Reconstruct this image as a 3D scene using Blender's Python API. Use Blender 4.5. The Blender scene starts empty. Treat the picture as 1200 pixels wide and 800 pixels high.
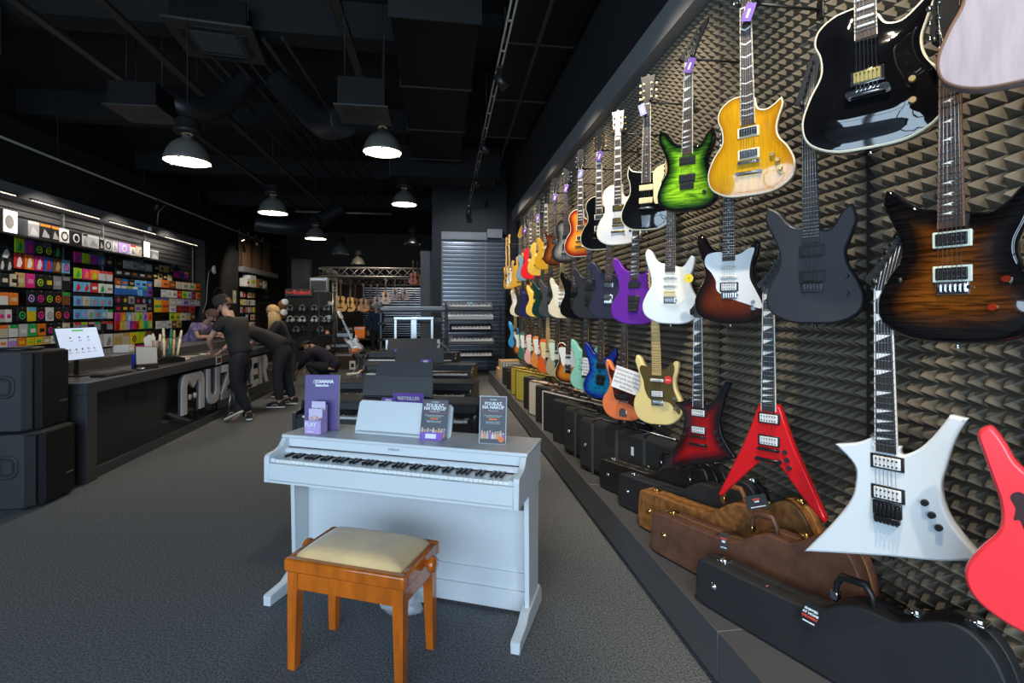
import bpy, bmesh, math, random
from mathutils import Vector, Matrix, noise
random.seed(7)
PI = math.pi
S = bpy.context.scene
COL = S.collection
F, V0, H, TH = 590.0, 365.0, 1.48, math.radians(8.46)
CT, ST = math.cos(TH), math.sin(TH)

def depth_on_x(u, X):
    return X / (CT * (u - 600) / F + ST)
def pt(u, v, d):
    """world point seen at frame position (u, v) at depth d"""
    xc = (u - 600) / F * d
    return Vector((xc * CT + d * ST, -xc * ST + d * CT, H - (v - V0) / F * d))

# ---------------------------------------------------------------- materials
MATS = {}
def mat(name, col=(.5, .5, .5), rough=.5, metal=0., coat=0., emit=None, es=1., bump=0., bscale=200., spec=.5,
        var=0., vscale=8., trans=0., alpha=1., stretch=None, col2=None, sheen=0.):
    if name in MATS: return MATS[name]
    m = bpy.data.materials.new(name); m.use_nodes = True
    nt = m.node_tree; N = nt.nodes; L = nt.links
    b = N['Principled BSDF']
    c4 = (*col, 1)
    b.inputs['Base Color'].default_value = c4
    b.inputs['Roughness'].default_value = rough
    b.inputs['Metallic'].default_value = metal
    b.inputs['Coat Weight'].default_value = coat
    b.inputs['Coat Roughness'].default_value = .04
    b.inputs['Specular IOR Level'].default_value = spec
    b.inputs['Transmission Weight'].default_value = trans
    b.inputs['Sheen Weight'].default_value = sheen
    if alpha < 1: b.inputs['Alpha'].default_value = alpha
    if emit:
        b.inputs['Emission Color'].default_value = (*emit, 1); b.inputs['Emission Strength'].default_value = es
    if var or bump or col2:
        tc = N.new('ShaderNodeTexCoord')
        mp = N.new('ShaderNodeMapping'); L.new(tc.outputs['Object'], mp.inputs[0])
        if stretch: mp.inputs['Scale'].default_value = stretch
        if var or col2:
            n = N.new('ShaderNodeTexNoise'); n.inputs['Scale'].default_value = vscale; n.inputs['Detail'].default_value = 6
            L.new(mp.outputs[0], n.inputs['Vector'])
            r = N.new('ShaderNodeValToRGB')
            k = col2 if col2 else tuple(x * (1 - var) for x in col)
            r.color_ramp.elements[0].color = (*k, 1); r.color_ramp.elements[0].position = .35
            r.color_ramp.elements[1].color = (*(col if col2 else tuple(min(1, x * (1 + var * .5)) for x in col)), 1)
            r.color_ramp.elements[1].position = .65
            L.new(n.outputs[0], r.inputs[0]); L.new(r.outputs[0], b.inputs['Base Color'])
        if bump:
            n2 = N.new('ShaderNodeTexNoise'); n2.inputs['Scale'].default_value = bscale; n2.inputs['Detail'].default_value = 3
            L.new(mp.outputs[0], n2.inputs['Vector'])
            bp = N.new('ShaderNodeBump'); bp.inputs['Strength'].default_value = bump; bp.inputs['Distance'].default_value = .002
            L.new(n2.outputs[0], bp.inputs['Height']); L.new(bp.outputs[0], b.inputs['Normal'])
    MATS[name] = m
    return m

def burst_mat(name, stops, rough=.12, coat=1., flame=None, spots=None, metal=0.):
    """body paint: colour by the painted 'burst' attribute (0 centre .. 1 rim), optional flame grain or burl spots"""
    if name in MATS: return MATS[name]
    m = bpy.data.materials.new(name); m.use_nodes = True
    nt = m.node_tree; N = nt.nodes; L = nt.links
    b = N['Principled BSDF']; b.inputs['Roughness'].default_value = rough; b.inputs['Coat Weight'].default_value = coat
    b.inputs['Coat Roughness'].default_value = .03; b.inputs['Metallic'].default_value = metal
    a = N.new('ShaderNodeAttribute'); a.attribute_name = 'burst'
    r = N.new('ShaderNodeValToRGB'); L.new(a.outputs['Fac'], r.inputs[0])
    els = r.color_ramp.elements
    while len(els) < len(stops): els.new(.5)
    for e, (p, c) in zip(els, stops):
        e.position = p; e.color = (*c, 1)
    out = r.outputs[0]
    if flame or spots:
        tc = N.new('ShaderNodeTexCoord'); mp = N.new('ShaderNodeMapping'); L.new(tc.outputs['Object'], mp.inputs[0])
        if flame: mp.inputs['Scale'].default_value = flame[0]
        n = N.new('ShaderNodeTexNoise'); n.inputs['Scale'].default_value = 10 if flame else 55
        n.inputs['Detail'].default_value = 5; n.inputs['Distortion'].default_value = .6
        L.new(mp.outputs[0], n.inputs['Vector'])
        r2 = N.new('ShaderNodeValToRGB'); L.new(n.outputs[0], r2.inputs[0])
        k = flame[1] if flame else .12
        r2.color_ramp.elements[0].position = .38 if flame else .36; r2.color_ramp.elements[0].color = (k, k, k, 1)
        r2.color_ramp.elements[1].position = .58 if flame else .46; r2.color_ramp.elements[1].color = (1, 1, 1, 1)
        mx = N.new('ShaderNodeMix'); mx.data_type = 'RGBA'; mx.blend_type = 'MULTIPLY'; mx.inputs[0].default_value = 1
        L.new(out, mx.inputs[6]); L.new(r2.outputs[0], mx.inputs[7]); out = mx.outputs[2]
    L.new(out, b.inputs['Base Color'])
    MATS[name] = m
    return m

# ---------------------------------------------------------------- mesh builder
class MB:
    def __init__(s):
        s.v = []; s.f = []; s.sm = []; s.M = Matrix.Identity(4); s.mi = []; s.cur = 0; s.att = None
    def add(s, vs, fs, smooth=False):
        o = len(s.v); M = s.M
        s.v += [M @ Vector(v) for v in vs]
        for k, f in enumerate(fs):
            s.f.append([o + i for i in f]); s.sm.append(smooth[k] if isinstance(smooth, list) else smooth); s.mi.append(s.cur)
        return s
    def box(s, x0, x1, y0, y1, z0, z1, bev=0):
        if x0 > x1: x0, x1 = x1, x0
        if y0 > y1: y0, y1 = y1, y0
        if z0 > z1: z0, z1 = z1, z0
        if bev <= 0:
            vs = [(x, y, z) for z in (z0, z1) for y in (y0, y1) for x in (x0, x1)]
            return s.add(vs, [(0, 2, 3, 1), (4, 5, 7, 6), (0, 1, 5, 4), (2, 6, 7, 3), (0, 4, 6, 2), (1, 3, 7, 5)])
        b = min(bev, (x1 - x0) * .49, (y1 - y0) * .49, (z1 - z0) * .49)
        def ring(z, i):
            return [(x0 + i + b, y0 + i, z), (x1 - i - b, y0 + i, z), (x1 - i, y0 + i + b, z), (x1 - i, y1 - i - b, z),
                    (x1 - i - b, y1 - i, z), (x0 + i + b, y1 - i, z), (x0 + i, y1 - i - b, z), (x0 + i, y0 + i + b, z)]
        c = b * .3
        vs = []
        for z, i in ((z0, b), (z0 + c, b * .3), (z0 + b, 0), (z1 - b, 0), (z1 - c, b * .3), (z1, b)):
            bb = b; vs += ring(z, i) if i < b * .9 else [(min(max(x, x0 + b), x1 - b), min(max(y, y0 + b), y1 - b), z) for x, y, z in ring(z, b)]
        fs = [tuple(range(7, -1, -1)), tuple(range(40, 48))]; sm = [False, False]
        for k in range(5):
            for j in range(8):
                a = k * 8 + j; c2 = k * 8 + (j + 1) % 8
                fs.append((a, c2, c2 + 8, a + 8)); sm.append(not (k == 2 and j % 2 == 0))
        return s.add(vs, fs, sm)
    def cyl(s, p0, p1, r0, r1=None, n=12, caps=True, smooth=True):
        r1 = r0 if r1 is None else r1
        p0 = Vector(p0); p1 = Vector(p1); d = (p1 - p0)
        if d.length < 1e-9: return s
        d.normalize(); a = d.orthogonal().normalized(); b = d.cross(a)
        vs = []
        for p, r in ((p0, r0), (p1, r1)):
            vs += [p + (a * math.cos(2 * PI * k / n) + b * math.sin(2 * PI * k / n)) * r for k in range(n)]
        fs = [(k, (k + 1) % n, n + (k + 1) % n, n + k) for k in range(n)]; sm = [smooth] * n
        if caps: fs += [tuple(range(n - 1, -1, -1)), tuple(range(n, 2 * n))]; sm += [False, False]
        return s.add(vs, fs, sm)
    def tube(s, pts, r, n=8, closed=False):
        pts = [Vector(p) for p in pts]; m = len(pts); vs = []; up = None
        for i, p in enumerate(pts):
            q = pts[(i + 1) % m] if (closed or i < m - 1) else p
            o = pts[i - 1] if (closed or i > 0) else p
            t = (q - o).normalized()
            a = (up - t * up.dot(t)) if up is not None else t.orthogonal()
            if a.length < 1e-6: a = t.orthogonal()
            a.normalize(); up = a; b = t.cross(a)
            rr = r[i] if isinstance(r, (list, tuple)) else r
            vs += [p + (a * math.cos(2 * PI * k / n) + b * math.sin(2 * PI * k / n)) * rr for k in range(n)]
        fs = []; sm = []
        for i in range(m if closed else m - 1):
            j = (i + 1) % m
            for k in range(n):
                fs.append((i * n + k, i * n + (k + 1) % n, j * n + (k + 1) % n, j * n + k)); sm.append(True)
        if not closed: fs += [tuple(range(n - 1, -1, -1)), tuple(range((m - 1) * n, m * n))]; sm += [False, False]
        return s.add(vs, fs, sm)
    def lathe(s, prof, n=24, c=(0, 0, 0), axis='Z', caps=False):
        vs = []
        for r, z in prof:
            for k in range(n):
                x, y = r * math.cos(2 * PI * k / n), r * math.sin(2 * PI * k / n)
                vs.append({'Z': (c[0] + x, c[1] + y, c[2] + z), 'Y': (c[0] + x, c[1] + z, c[2] + y), 'X': (c[0] + z, c[1] + x, c[2] + y)}[axis])
        fs = [(i * n + k, i * n + (k + 1) % n, (i + 1) * n + (k + 1) % n, (i + 1) * n + k) for i in range(len(prof) - 1) for k in range(n)]
        sm = [True] * len(fs)
        if caps:
            fs += [tuple(range(n - 1, -1, -1)), tuple(range((len(prof) - 1) * n, len(prof) * n))]; sm += [False, False]
        return s.add(vs, fs, sm)
    def sphere(s, c, r, n=12, m=8):
        rx, ry, rz = r if isinstance(r, (tuple, list)) else (r, r, r)
        vs = [(c[0], c[1], c[2] - rz)]
        for i in range(1, m):
            a = -PI / 2 + PI * i / m
            vs += [(c[0] + rx * math.cos(a) * math.cos(2 * PI * k / n), c[1] + ry * math.cos(a) * math.sin(2 * PI * k / n), c[2] + rz * math.sin(a)) for k in range(n)]
        vs.append((c[0], c[1], c[2] + rz)); fs = [(0, 1 + (k + 1) % n, 1 + k) for k in range(n)]
        for i in range(m - 2):
            for k in range(n):
                a = 1 + i * n; fs.append((a + k, a + (k + 1) % n, a + n + (k + 1) % n, a + n + k))
        a = 1 + (m - 2) * n; fs += [(a + k, a + (k + 1) % n, len(vs) - 1) for k in range(n)]
        return s.add(vs, fs, True)
    def prism(s, poly, a0, a1, plane='XZ', bev=0.):
        """extrude a 2-D polygon between a0 and a1 along the third axis"""
        area = sum(poly[i - 1][0] * poly[i][1] - poly[i][0] * poly[i - 1][1] for i in range(len(poly)))
        if area < 0: poly = poly[::-1]
        n = len(poly)
        def P(p, a):
            return {'XZ': (p[0], a, p[1]), 'XY': (p[0], p[1], a), 'YZ': (a, p[0], p[1])}[plane]
        if bev:
            ins = inset(poly, bev); i2 = inset(poly, bev * .3)
            sg = 1 if a1 > a0 else -1
            rings = [(ins, a0), (i2, a0 + sg * bev * .3), (poly, a0 + sg * bev), (poly, a1 - sg * bev), (i2, a1 - sg * bev * .3), (ins, a1)]
        else: rings = [(poly, a0), (poly, a1)]
        vs = [P(p, a) for pl, a in rings for p in pl]
        fs = [tuple(range(n - 1, -1, -1)), tuple(range((len(rings) - 1) * n, len(rings) * n))]; sm = [False, False]
        gentle = []
        for j in range(n):
            a = Vector(poly[j]) - Vector(poly[j - 1]); c = Vector(poly[(j + 1) % n]) - Vector(poly[j])
            gentle.append(a.length > 1e-9 and c.length > 1e-9 and a.angle(c) < .6)
        for k in range(len(rings) - 1):
            for j in range(n):
                g = gentle[j] and gentle[(j + 1) % n]
                fs.append((k * n + j, k * n + (j + 1) % n, (k + 1) * n + (j + 1) % n, (k + 1) * n + j)); sm.append(bool(bev) and (k != 2 or g))
        return s.add(vs, fs, sm)
    def build(s, name, m=None, parent=None, loc=None, label=None):
        me = bpy.data.meshes.new(name)
        me.from_pydata([tuple(v) for v in s.v], [], s.f)
        me.polygons.foreach_set('use_smooth', s.sm)
        for k in (m if isinstance(m, (list, tuple)) else [m]):
            if k: me.materials.append(k)
        if isinstance(m, (list, tuple)): me.polygons.foreach_set('material_index', s.mi)
        if s.att:
            at = me.attributes.new('burst', 'FLOAT', 'POINT'); at.data.foreach_set('value', s.att)
        bm = bmesh.new(); bm.from_mesh(me); bmesh.ops.recalc_face_normals(bm, faces=bm.faces); bm.to_mesh(me); bm.free()
        me.update()
        o = bpy.data.objects.new(name, me); COL.objects.link(o)
        if parent: o.parent = parent
        if loc is not None: o.location = loc
        if label: o['label'] = label
        return o

def inset(poly, d):
    n = len(poly); out = []
    for i in range(n):
        p0 = Vector(poly[i - 1]); p = Vector(poly[i]); p1 = Vector(poly[(i + 1) % n])
        e0 = (p - p0); e1 = (p1 - p)
        if e0.length < 1e-9 or e1.length < 1e-9: out.append(tuple(p)); continue
        e0.normalize(); e1.normalize()
        n0 = Vector((-e0.y, e0.x)); n1 = Vector((-e1.y, e1.x)); nn = n0 + n1
        if nn.length < 1e-6: nn = n0
        nn.normalize(); c = max(.45, nn.dot(n0))
        out.append(tuple(p + nn * (d / c)))
    return out

def spline(pts, sub=5):
    """closed Catmull-Rom; a point given with a third item 1 stays a sharp corner"""
    n = len(pts); out = []
    for i in range(n):
        p = [pts[(i + k - 1) % n] for k in range(4)]
        a, b, c, d = [Vector(q[:2]) for q in p]
        if len(p[1]) > 2: a = b
        if len(p[2]) > 2: d = c
        for k in range(sub):
            t = k / sub
            q = .5 * ((2 * b) + (c - a) * t + (2 * a - 5 * b + 4 * c - d) * t * t + (-a + 3 * b - 3 * c + d) * t ** 3)
            out.append((q.x, q.y))
    return out

def empty(name, label=None, cat=None, loc=(0, 0, 0), rz=0., group=None, rx=0., ry=0.):
    o = bpy.data.objects.new(name, None); COL.objects.link(o); o.empty_display_size = .1
    o.location = loc; o.rotation_euler = (rx, ry, rz)
    return tag(o, label, cat, group)
def tag(o, label=None, cat=None, group=None, kind=None):
    if label: o['label'] = label
    if cat: o['category'] = cat
    if group: o['group'] = group
    if kind: o['kind'] = kind
    return o
def struct(name, mb, m): return tag(mb.build(name, m), kind='structure')
def dup(o, parent=None):
    c = o.copy(); COL.objects.link(c)
    if parent: c.parent = parent
    for ch in o.children: dup(ch, c)
    return c

FONT_N = [0]
def text_mesh(name, s, size, m, parent=None, M=None, ext=.0008, align='CENTER', bold=0., sx=1.):
    """real lettering as mesh; local frame: x right, y up, facing +z before M"""
    cu = bpy.data.curves.new('t', 'FONT'); cu.body = s; cu.size = size; cu.extrude = ext; cu.align_x = align; cu.align_y = 'CENTER'
    cu.offset = bold; cu.resolution_u = 2
    o = bpy.data.objects.new('t', cu); COL.objects.link(o)
    bpy.context.view_layer.update()
    me = bpy.data.meshes.new_from_object(o.evaluated_get(bpy.context.evaluated_depsgraph_get()))
    bpy.data.objects.remove(o)
    me.transform((M or Matrix.Identity(4)) @ Matrix.Diagonal((sx, 1, 1, 1)))
    me.materials.clear(); me.materials.append(m); me.name = name
    q = bpy.data.objects.new(name, me); COL.objects.link(q)
    if parent: q.parent = parent
    return q
def face_front(x, y, z):
    """matrix putting text upright on a plane facing -Y at the point"""
    return Matrix.Translation((x, y, z)) @ Matrix.Rotation(PI / 2, 4, 'X')

# shared materials
M_BLACK = mat('black_plastic', (.012, .012, .013), .4)
M_MATTE = mat('matte_black_paint', (.011, .011, .012), .75)
M_DARKM = mat('dark_grey_metal', (.035, .036, .04), .35, .6)
M_CHROME = mat('chrome', (.8, .8, .82), .12, 1.)
M_STEEL = mat('brushed_steel', (.45, .45, .46), .35, 1.)
M_GOLD = mat('gold_metal', (.75, .5, .18), .2, 1.)
M_WHITE = mat('white_plastic', (.75, .75, .74), .35)
M_CREAM = mat('cream_plastic', (.72, .6, .36), .4)
M_PURPLE = mat('purple_card', (.2, .085, .5), .5)
M_PAPER = mat('white_paper', (.78, .78, .8), .6)
M_INK = mat('dark_ink', (.03, .03, .035), .6)
# ================================================================= camera
cam = bpy.data.cameras.new('camera'); co = bpy.data.objects.new('camera', cam); COL.objects.link(co)
cam.sensor_width = 36; cam.lens = F / 1200 * 36; cam.shift_y = (V0 - 400) / 1200
cam.clip_start = .05; cam.clip_end = 100
co.location = (0, 0, H); co.rotation_euler = (PI / 2, 0, -TH)
S.camera = co
S.view_settings.view_transform = 'Standard'; S.view_settings.look = 'None'
S.view_settings.gamma = 1; S.view_settings.exposure = 0.0; S.view_settings.use_curve_mapping = False
try:
    S.cycles.max_bounces = 6; S.cycles.diffuse_bounces = 3; S.cycles.glossy_bounces = 3; S.cycles.transmission_bounces = 4
    S.cycles.caustics_reflective = False; S.cycles.caustics_refractive = False
    S.cycles.sample_clamp_indirect = 4
    S.cycles.use_denoising = True
except Exception: pass

# ================================================================= room shell
XW, YB, YF, ZC = 1.65, 26.0, -3.0, 5.4
ZS, ZT = 3.34, 3.545
m_carpet = mat('charcoal_carpet', (.14, .148, .158), .95, bump=.9, bscale=200, var=.55, vscale=110, spec=.15)
m_ceil = mat('black_ceiling', (.006, .006, .007), .8)
m_wall = mat('black_wall_paint', (.010, .0105, .012), .7, bump=.1, bscale=60)
m_fascia = mat('anthracite_panel', (.20, .20, .205), .5)
m_plinth = mat('dark_grey_laminate', (.075, .077, .084), .45, bump=.05, bscale=300)
b = MB().box(-7.3, 3.2, YF, YB, -.05, 0); struct('floor', b, m_carpet)
b = MB().box(-7.3, 3.2, YF, YB, ZC, ZC + .1); struct('ceiling', b, m_ceil)
# ceiling slab beams and service steel
for k, y in enumerate((3.2, 6.6, 10.0, 13.5, 17.5)):
    struct('beam', MB().box(-7.3, 3.2, y, y + .35, 4.95, ZC), mat('ceiling_beam', (.005, .005, .0055), .8))
b = MB().box(-7.4, -7.3, YF, YB, 0, ZC); struct('wall_left', b, m_wall)
b = MB().box(3.2, 3.3, YF, YB, 0, ZC); struct('wall_far_right', b, m_wall)
b = MB().box(-7.3, 3.2, YB, YB + .1, 0, ZC); struct('wall_back', b, m_wall)
# shop front behind the camera: posts, rails and a low plinth around open glazing
b = MB()
for x in (-7.3, -5.2, -3.2, -1.2, .8): b.box(x, x + .1, YF - .08, YF, 0, ZC)
b.box(-7.3, 3.2, YF - .08, YF, 2.75, 2.87); b.box(-7.3, 3.2, YF - .1, YF, 3.9, ZC); b.box(1.9, 3.3, YF - .1, YF, 0, ZC)
b.box(-7.3, 3.2, YF - .08, YF, 0, .12)
struct('window_1', b, mat('window_frame', (.03, .03, .032), .5))

# right wall: flat backing and acoustic foam pyramids in panels
b = MB().box(XW + .03, XW + .12, YF, 12.3, 0, ZC); struct('wall_right', b, m_wall)
m_foam = mat('acoustic_foam', (.15, .13, .10), .95, bump=.35, bscale=900, spec=.12)
def foam(y0, y1, z0, z1):
    p = .05; b = MB(); ny = int(round((y1 - y0) / p)); nz = int(round((z1 - z0) / p)); vs = []; fs = []
    for j in range(ny):
        for k in range(nz):
            a = len(vs); ya = y0 + j * p; za = z0 + k * p
            vs += [(XW, ya, za), (XW, ya + p, za), (XW, ya + p, za + p), (XW, ya, za + p), (XW - .052, ya + p / 2, za + p / 2)]
            fs += [(a, a + 1, a + 4), (a + 1, a + 2, a + 4), (a + 2, a + 3, a + 4), (a + 3, a, a + 4)]
    b.v = [Vector(v) for v in vs]; b.f = [list(f) for f in fs]; b.sm = [False] * len(fs); b.mi = [0] * len(fs)
    b.box(XW, XW + .03, y0, y1, z0, z1)
    return b
seam = [-.33, .69, 1.71, 2.73, 3.75, 4.77, 5.79, 6.81, 7.83, 8.85, 9.87]
for i in range(len(seam) - 1):
    tag(foam(seam[i], seam[i] + 1.0, .24, 3.34).build('wall_right', m_foam), kind='structure')
b = MB()
for y in seam: b.box(XW - .02, XW + .03, y - .02, y, .24, 3.34)
struct('trim_1', b, mat('foam_joint_rail', (.03, .028, .026), .6))

# platform along the right wall
PX, PZ = 1.08, .235
ys = [-1.2, .2, 1.82, 3.5, 5.1, 6.7, 8.3, 9.9, 10.6]
for i in range(len(ys) - 1):
    b = MB().box(PX, XW + .03, ys[i] + .0015, ys[i + 1] - .0015, .035, PZ, .003)
    struct('platform', b, m_plinth)
struct('baseboard_right', MB().box(PX + .03, XW, ys[0], ys[-1], 0, .036), M_MATTE)
# soffits: right and left fascia boxes
for y0, y1 in ((-1.5, .2), (.2, 1.95), (1.95, 3.7), (3.7, 5.45), (5.45, 7.2), (7.2, 8.9), (8.9, 10.25)):
    struct('soffit_right', MB().box(1.52, XW + .05, y0 + .002, y1 - .002, ZS, ZT), m_fascia)
struct('wall_upper_right', MB().box(1.57, XW + .1, YF, 10.25, ZT + .001, ZC), m_wall)
for y0, y1 in ((4.0, 6.5), (6.5, 9.07), (9.07, 10.8), (10.8, 12.2), (12.2, 14.0), (14.0, 16.0)):
    struct('soffit_left', MB().box(-7.0, -6.76, y0 + .002, y1 - .002, ZS, ZT), m_fascia)
struct('wall_upper_left', MB().box(-7.3, -6.8, YF, 21, ZT + .001, 4.6), m_wall)
struct('wall_shelving_left', MB().box(-7.3, -7.0, YF, 16.0, 0, ZS), m_wall)
struct('pillar', MB().box(-7.3, -6.72, 15.9, 18.4, 0, ZT), m_wall)

# back of the piano aisle: dark bulkhead, side pillar and slatwall
YS = 12.3
struct('wall_aisle_back', MB().box(.0, 3.2, YS + .06, YS + .2, 0, ZC), m_wall)
struct('wall_bulkhead', MB().box(-.12, 3.2, YS - .1, YS + .2, 3.36, 4.58), mat('bulkhead_paint', (.016, .0165, .019), .7))
struct('pillar', MB().box(-.12, .1, YS - .1, YS + .2, 0, 3.36), m_wall)
struct('pillar', MB().box(-.4, -.12, YS + .1, YS + .9, 0, 2.95), mat('grey_pillar_paint', (.055, .058, .065), .6))
b = MB(); m_slat = mat('slatwall_metal', (.10, .105, .12), .32, .5)
for k in range(32):
    z = .1 + k * .1; b.box(.12, 1.64, YS, YS + .05, z, z + .052)
b.box(.1, 1.66, YS + .045, YS + .06, .05, 3.3)
struct('trim_2', b, m_slat)
b = MB(); m_slr = mat('slatwall_rail', (.3, .31, .34), .25, .8)
for k in range(32):
    z = .1 + k * .1 + .052; b.box(.12, 1.64, YS - .006, YS + .03, z, z + .018)
struct('trim_3', b, m_slr)
struct('trim_4', MB().box(.08, .14, YS - .02, YS + .06, .05, 3.3).box(1.16, 1.19, YS - .012, YS + .06, .05, 3.3), m_fascia)
struct('soffit_back', MB().box(.1, 1.2, YS - .12, YS + .05, 3.22, 3.40).box(1.19, 1.55, YS - .3, YS + .05, 3.25, 3.46), m_fascia)
# ================================================================= electric guitars
S1 = 1  # sharp flag
OUT = {
 'strat': [(0,0),(-8,.8),(-14.6,4.6),(-16.2,10.5),(-14,16.5),(-11.2,22),(-11.8,28),(-14,34.5),(-15,39.6),(-13.6,42.6),(-11.2,41),(-9,37),(-6.6,34.8),(-3.2,33.8),(3.2,32.4),(5.6,31.6),(7.8,33),(9.8,36.2),(11.4,37.8),(12.9,36),(12.3,31),(10.6,25.6),(11.3,20.5),(14.2,14.8),(16,9.2),(14.2,3.8),(8,.5)],
 'super': [(0,0),(-8,.6),(-14.4,4.2),(-16,10),(-13.8,16.4),(-11,22),(-11.4,28),(-13.6,34),(-15.8,39.5),(-15,44.8,S1),(-11,42.2),(-8.2,38.2),(-5.8,36),(-3.2,35.3),(3.2,33.8),(5.4,33.5),(7.4,35.4),(9.4,39),(12.4,41.6,S1),(13.6,36),(11.8,30),(10.2,25.4),(11,20.5),(14,14.6),(15.6,9),(13.8,3.6),(8,.4)],
 'prs': [(0,0),(-9,.9),(-15.4,5),(-16.9,11),(-14.8,17.5),(-11.6,23),(-11.6,29),(-13.6,35),(-15.3,40.2),(-14.6,43.8),(-12.6,43),(-10,39.8),(-7,37.4),(-3.3,36.4),(3.3,34.6),(6.6,34.2),(9.4,35.8),(11.8,38.8),(13.8,40.2),(15,38),(13,31),(11.2,25.6),(11.8,20.5),(14.8,15.5),(16.6,10),(15,4.4),(9,.8)],
 'lp': [(0,0),(-9,.7),(-15.4,4.8),(-16.8,11.2),(-14.4,18),(-10.8,23.4),(-10.8,29),(-12.3,34),(-11.2,39.4),(-7,42.8),(-2.9,43.4,S1),(2.9,43,S1),(3.2,36.4),(5.6,33.8),(9,35.2),(11.6,37.6),(13.1,35.6),(12,30),(10.4,26),(11,22),(14.4,17.6),(16.8,11),(15.4,4.8),(9,.7)],
 'ec': [(0,0),(-9,.7),(-15.4,4.8),(-16.8,11.2),(-14.4,18),(-10.8,23.4),(-10.8,29),(-12.3,34),(-11.2,38.6),(-7,41.8),(-2.9,42.4,S1),(2.9,40,S1),(3.6,36),(6.4,34.6),(9.4,35.8),(12.4,38.2,S1),(13,35),(11.4,30),(10.6,26),(11.4,22),(14.6,17.4),(16.8,11),(15.4,4.8),(9,.7)],
 'horncut': [(0,0),(-9,.7),(-15.6,4.8),(-17.2,11.4),(-15,18.6),(-12,24.6),(-12,30),(-13.4,34.5),(-12.2,38.8),(-8,41.6),(-2.9,42.2,S1),(2.9,38,S1),(4.6,35),(8,34.4),(11.4,37),(14,39.2),(15.4,37.6),(13.8,32.6),(12.4,27.6),(13,22.8),(15.6,17.6),(17.2,11.2),(15.6,4.8),(9,.7)],
 'tele': [(0,0),(-9,.6),(-14.8,4.2),(-16,10),(-14,16.4),(-11.6,22),(-12,28),(-13.4,33.5),(-12.2,38.6),(-8,40.4),(-4.4,38.8),(-2.9,37.4,S1),(2.9,36,S1),(4.4,33.6),(7.6,33.6),(11,36.6),(12.8,35.4),(12.4,30),(11,25),(11.4,20.6),(14,15.4),(16,9.6),(14.4,4),(8.6,.6)],
 'jag': [(0,0),(-7.5,.2),(-13.6,3),(-16.8,8.6),(-16.2,14.5),(-12.6,20),(-11.4,26),(-12.8,32),(-14.8,38),(-13.8,41.6),(-11,40),(-8.6,35.6),(-6,33),(-3,32),(3.2,31),(5.6,30.4),(8.4,32.6),(11.6,36.6),(14,36),(13.4,31),(11.6,26),(12,22),(15,16.8),(16.4,11.6),(14,5.4),(7.6,1)],
 'duo': [(0,0),(-7.5,.2),(-13,3),(-15.4,8.4),(-15,14),(-12,19.5),(-10.8,25),(-12,31),(-13.8,37),(-12.6,40.6),(-10,38.6),(-8.2,34.6),(-5.6,32.6),(-3,32),(3.2,31),(5.2,30.8),(7.6,33.2),(10.6,37.6),(12.8,36.6),(12.4,31.6),(11,26.4),(11.4,21.4),(14,16),(15.2,11),(13,5.2),(7.4,1)],
 'revstar': [(0,0),(-9,.8),(-15,5),(-16.3,11),(-14,17.5),(-11,23.5),(-11,29.5),(-12.6,35.5),(-11.8,41.4,S1),(-9,38),(-3,36.6),(3,36),(8.4,38),(12,41,S1),(12.2,35.5),(10.8,29.5),(10.8,23.5),(14,17.5),(16.3,11),(15,5),(9,.8)],
 'wolf': [(0,0),(-8,.8),(-14.2,4.6),(-15.6,10.5),(-13.6,17),(-11,23),(-11.6,29.6),(-13.6,35.6),(-14.6,40.4,S1),(-10,36.6),(-6,33.4),(-3.2,32.8),(3.2,32),(5.6,31.2),(8.6,33.4),(12.4,35.4),(12,30.4),(10.6,26),(11,20.5),(14,14.8),(15.4,9.2),(13.8,3.8),(8,.5)],
 'dc': [(0,0),(-9,.8),(-15,4.6),(-16,11),(-13.6,17.5),(-11,23),(-11.4,29),(-13.2,34.4),(-12.4,38.8),(-9.4,38.6),(-6.4,34.6),(-3.2,32.6),(3.2,32.6),(6.4,34.6),(9.4,38.6),(12.4,38.8),(13.2,34.4),(11.4,29),(11,23),(13.6,17.5),(16,11),(15,4.6),(9,.8)],
 'kelly': [(-24.5,-7.5,S1),(-16,4.6),(-10.4,14),(-8.8,20),(-9,26),(-14.4,31.6,S1),(-8,33.4),(-3.2,36.4,S1),(-3,34,S1),(3,34,S1),(3.2,31.6),(7.4,34.4),(11,39),(14.8,45.6,S1),(18.4,45,S1),(15.8,39),(13.8,31.4),(12.4,23.4),(14.6,15),(20.8,7,S1),(12,3.2),(0,0),(-12,-3.6)],
 'vee': [(0,10.5),(-2.6,11.2),(-5,9),(-12.4,.5),(-19.6,-8,S1),(-20.8,-7,S1),(-15,6),(-9,20),(-4.4,33.6),(-3.2,35,S1),(3.2,35,S1),(4.4,33.6),(9,20),(15,6),(20.6,-7,S1),(19.6,-8.4,S1),(12.4,-.6),(5,9),(2.6,11.2)],
 'explorer': [(-2,3),(-8,1.4),(-19,-2,S1),(-20.6,1,S1),(-15,12),(-11.4,19),(-11.6,26),(-12.8,33.6,S1),(-8,35),(-3,35.6),(3,35.6),(5,32.6),(9,33),(17,37.6,S1),(19.4,34.4,S1),(14.6,26),(13.4,19),(16,11),(20,5,S1),(17,1.6),(8,2.6)],
 'jem': [(0,0),(-8,.6),(-14.6,4.2),(-16.6,10),(-14.2,16.4),(-11.2,22),(-11.2,28),(-13,34),(-14.6,39),(-15.8,43.6),(-13.6,45.6),(-11.2,42.6),(-9,38.4),(-6.2,36),(-3.2,35.3),(3.2,31),(5.6,30),(8,32),(10.6,36.4),(13,42,S1),(13.2,36),(11.8,30.4),(10.3,25.6),(11,20.5),(14,14.6),(15.8,9),(14,3.6),(8,.4)],
}
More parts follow.
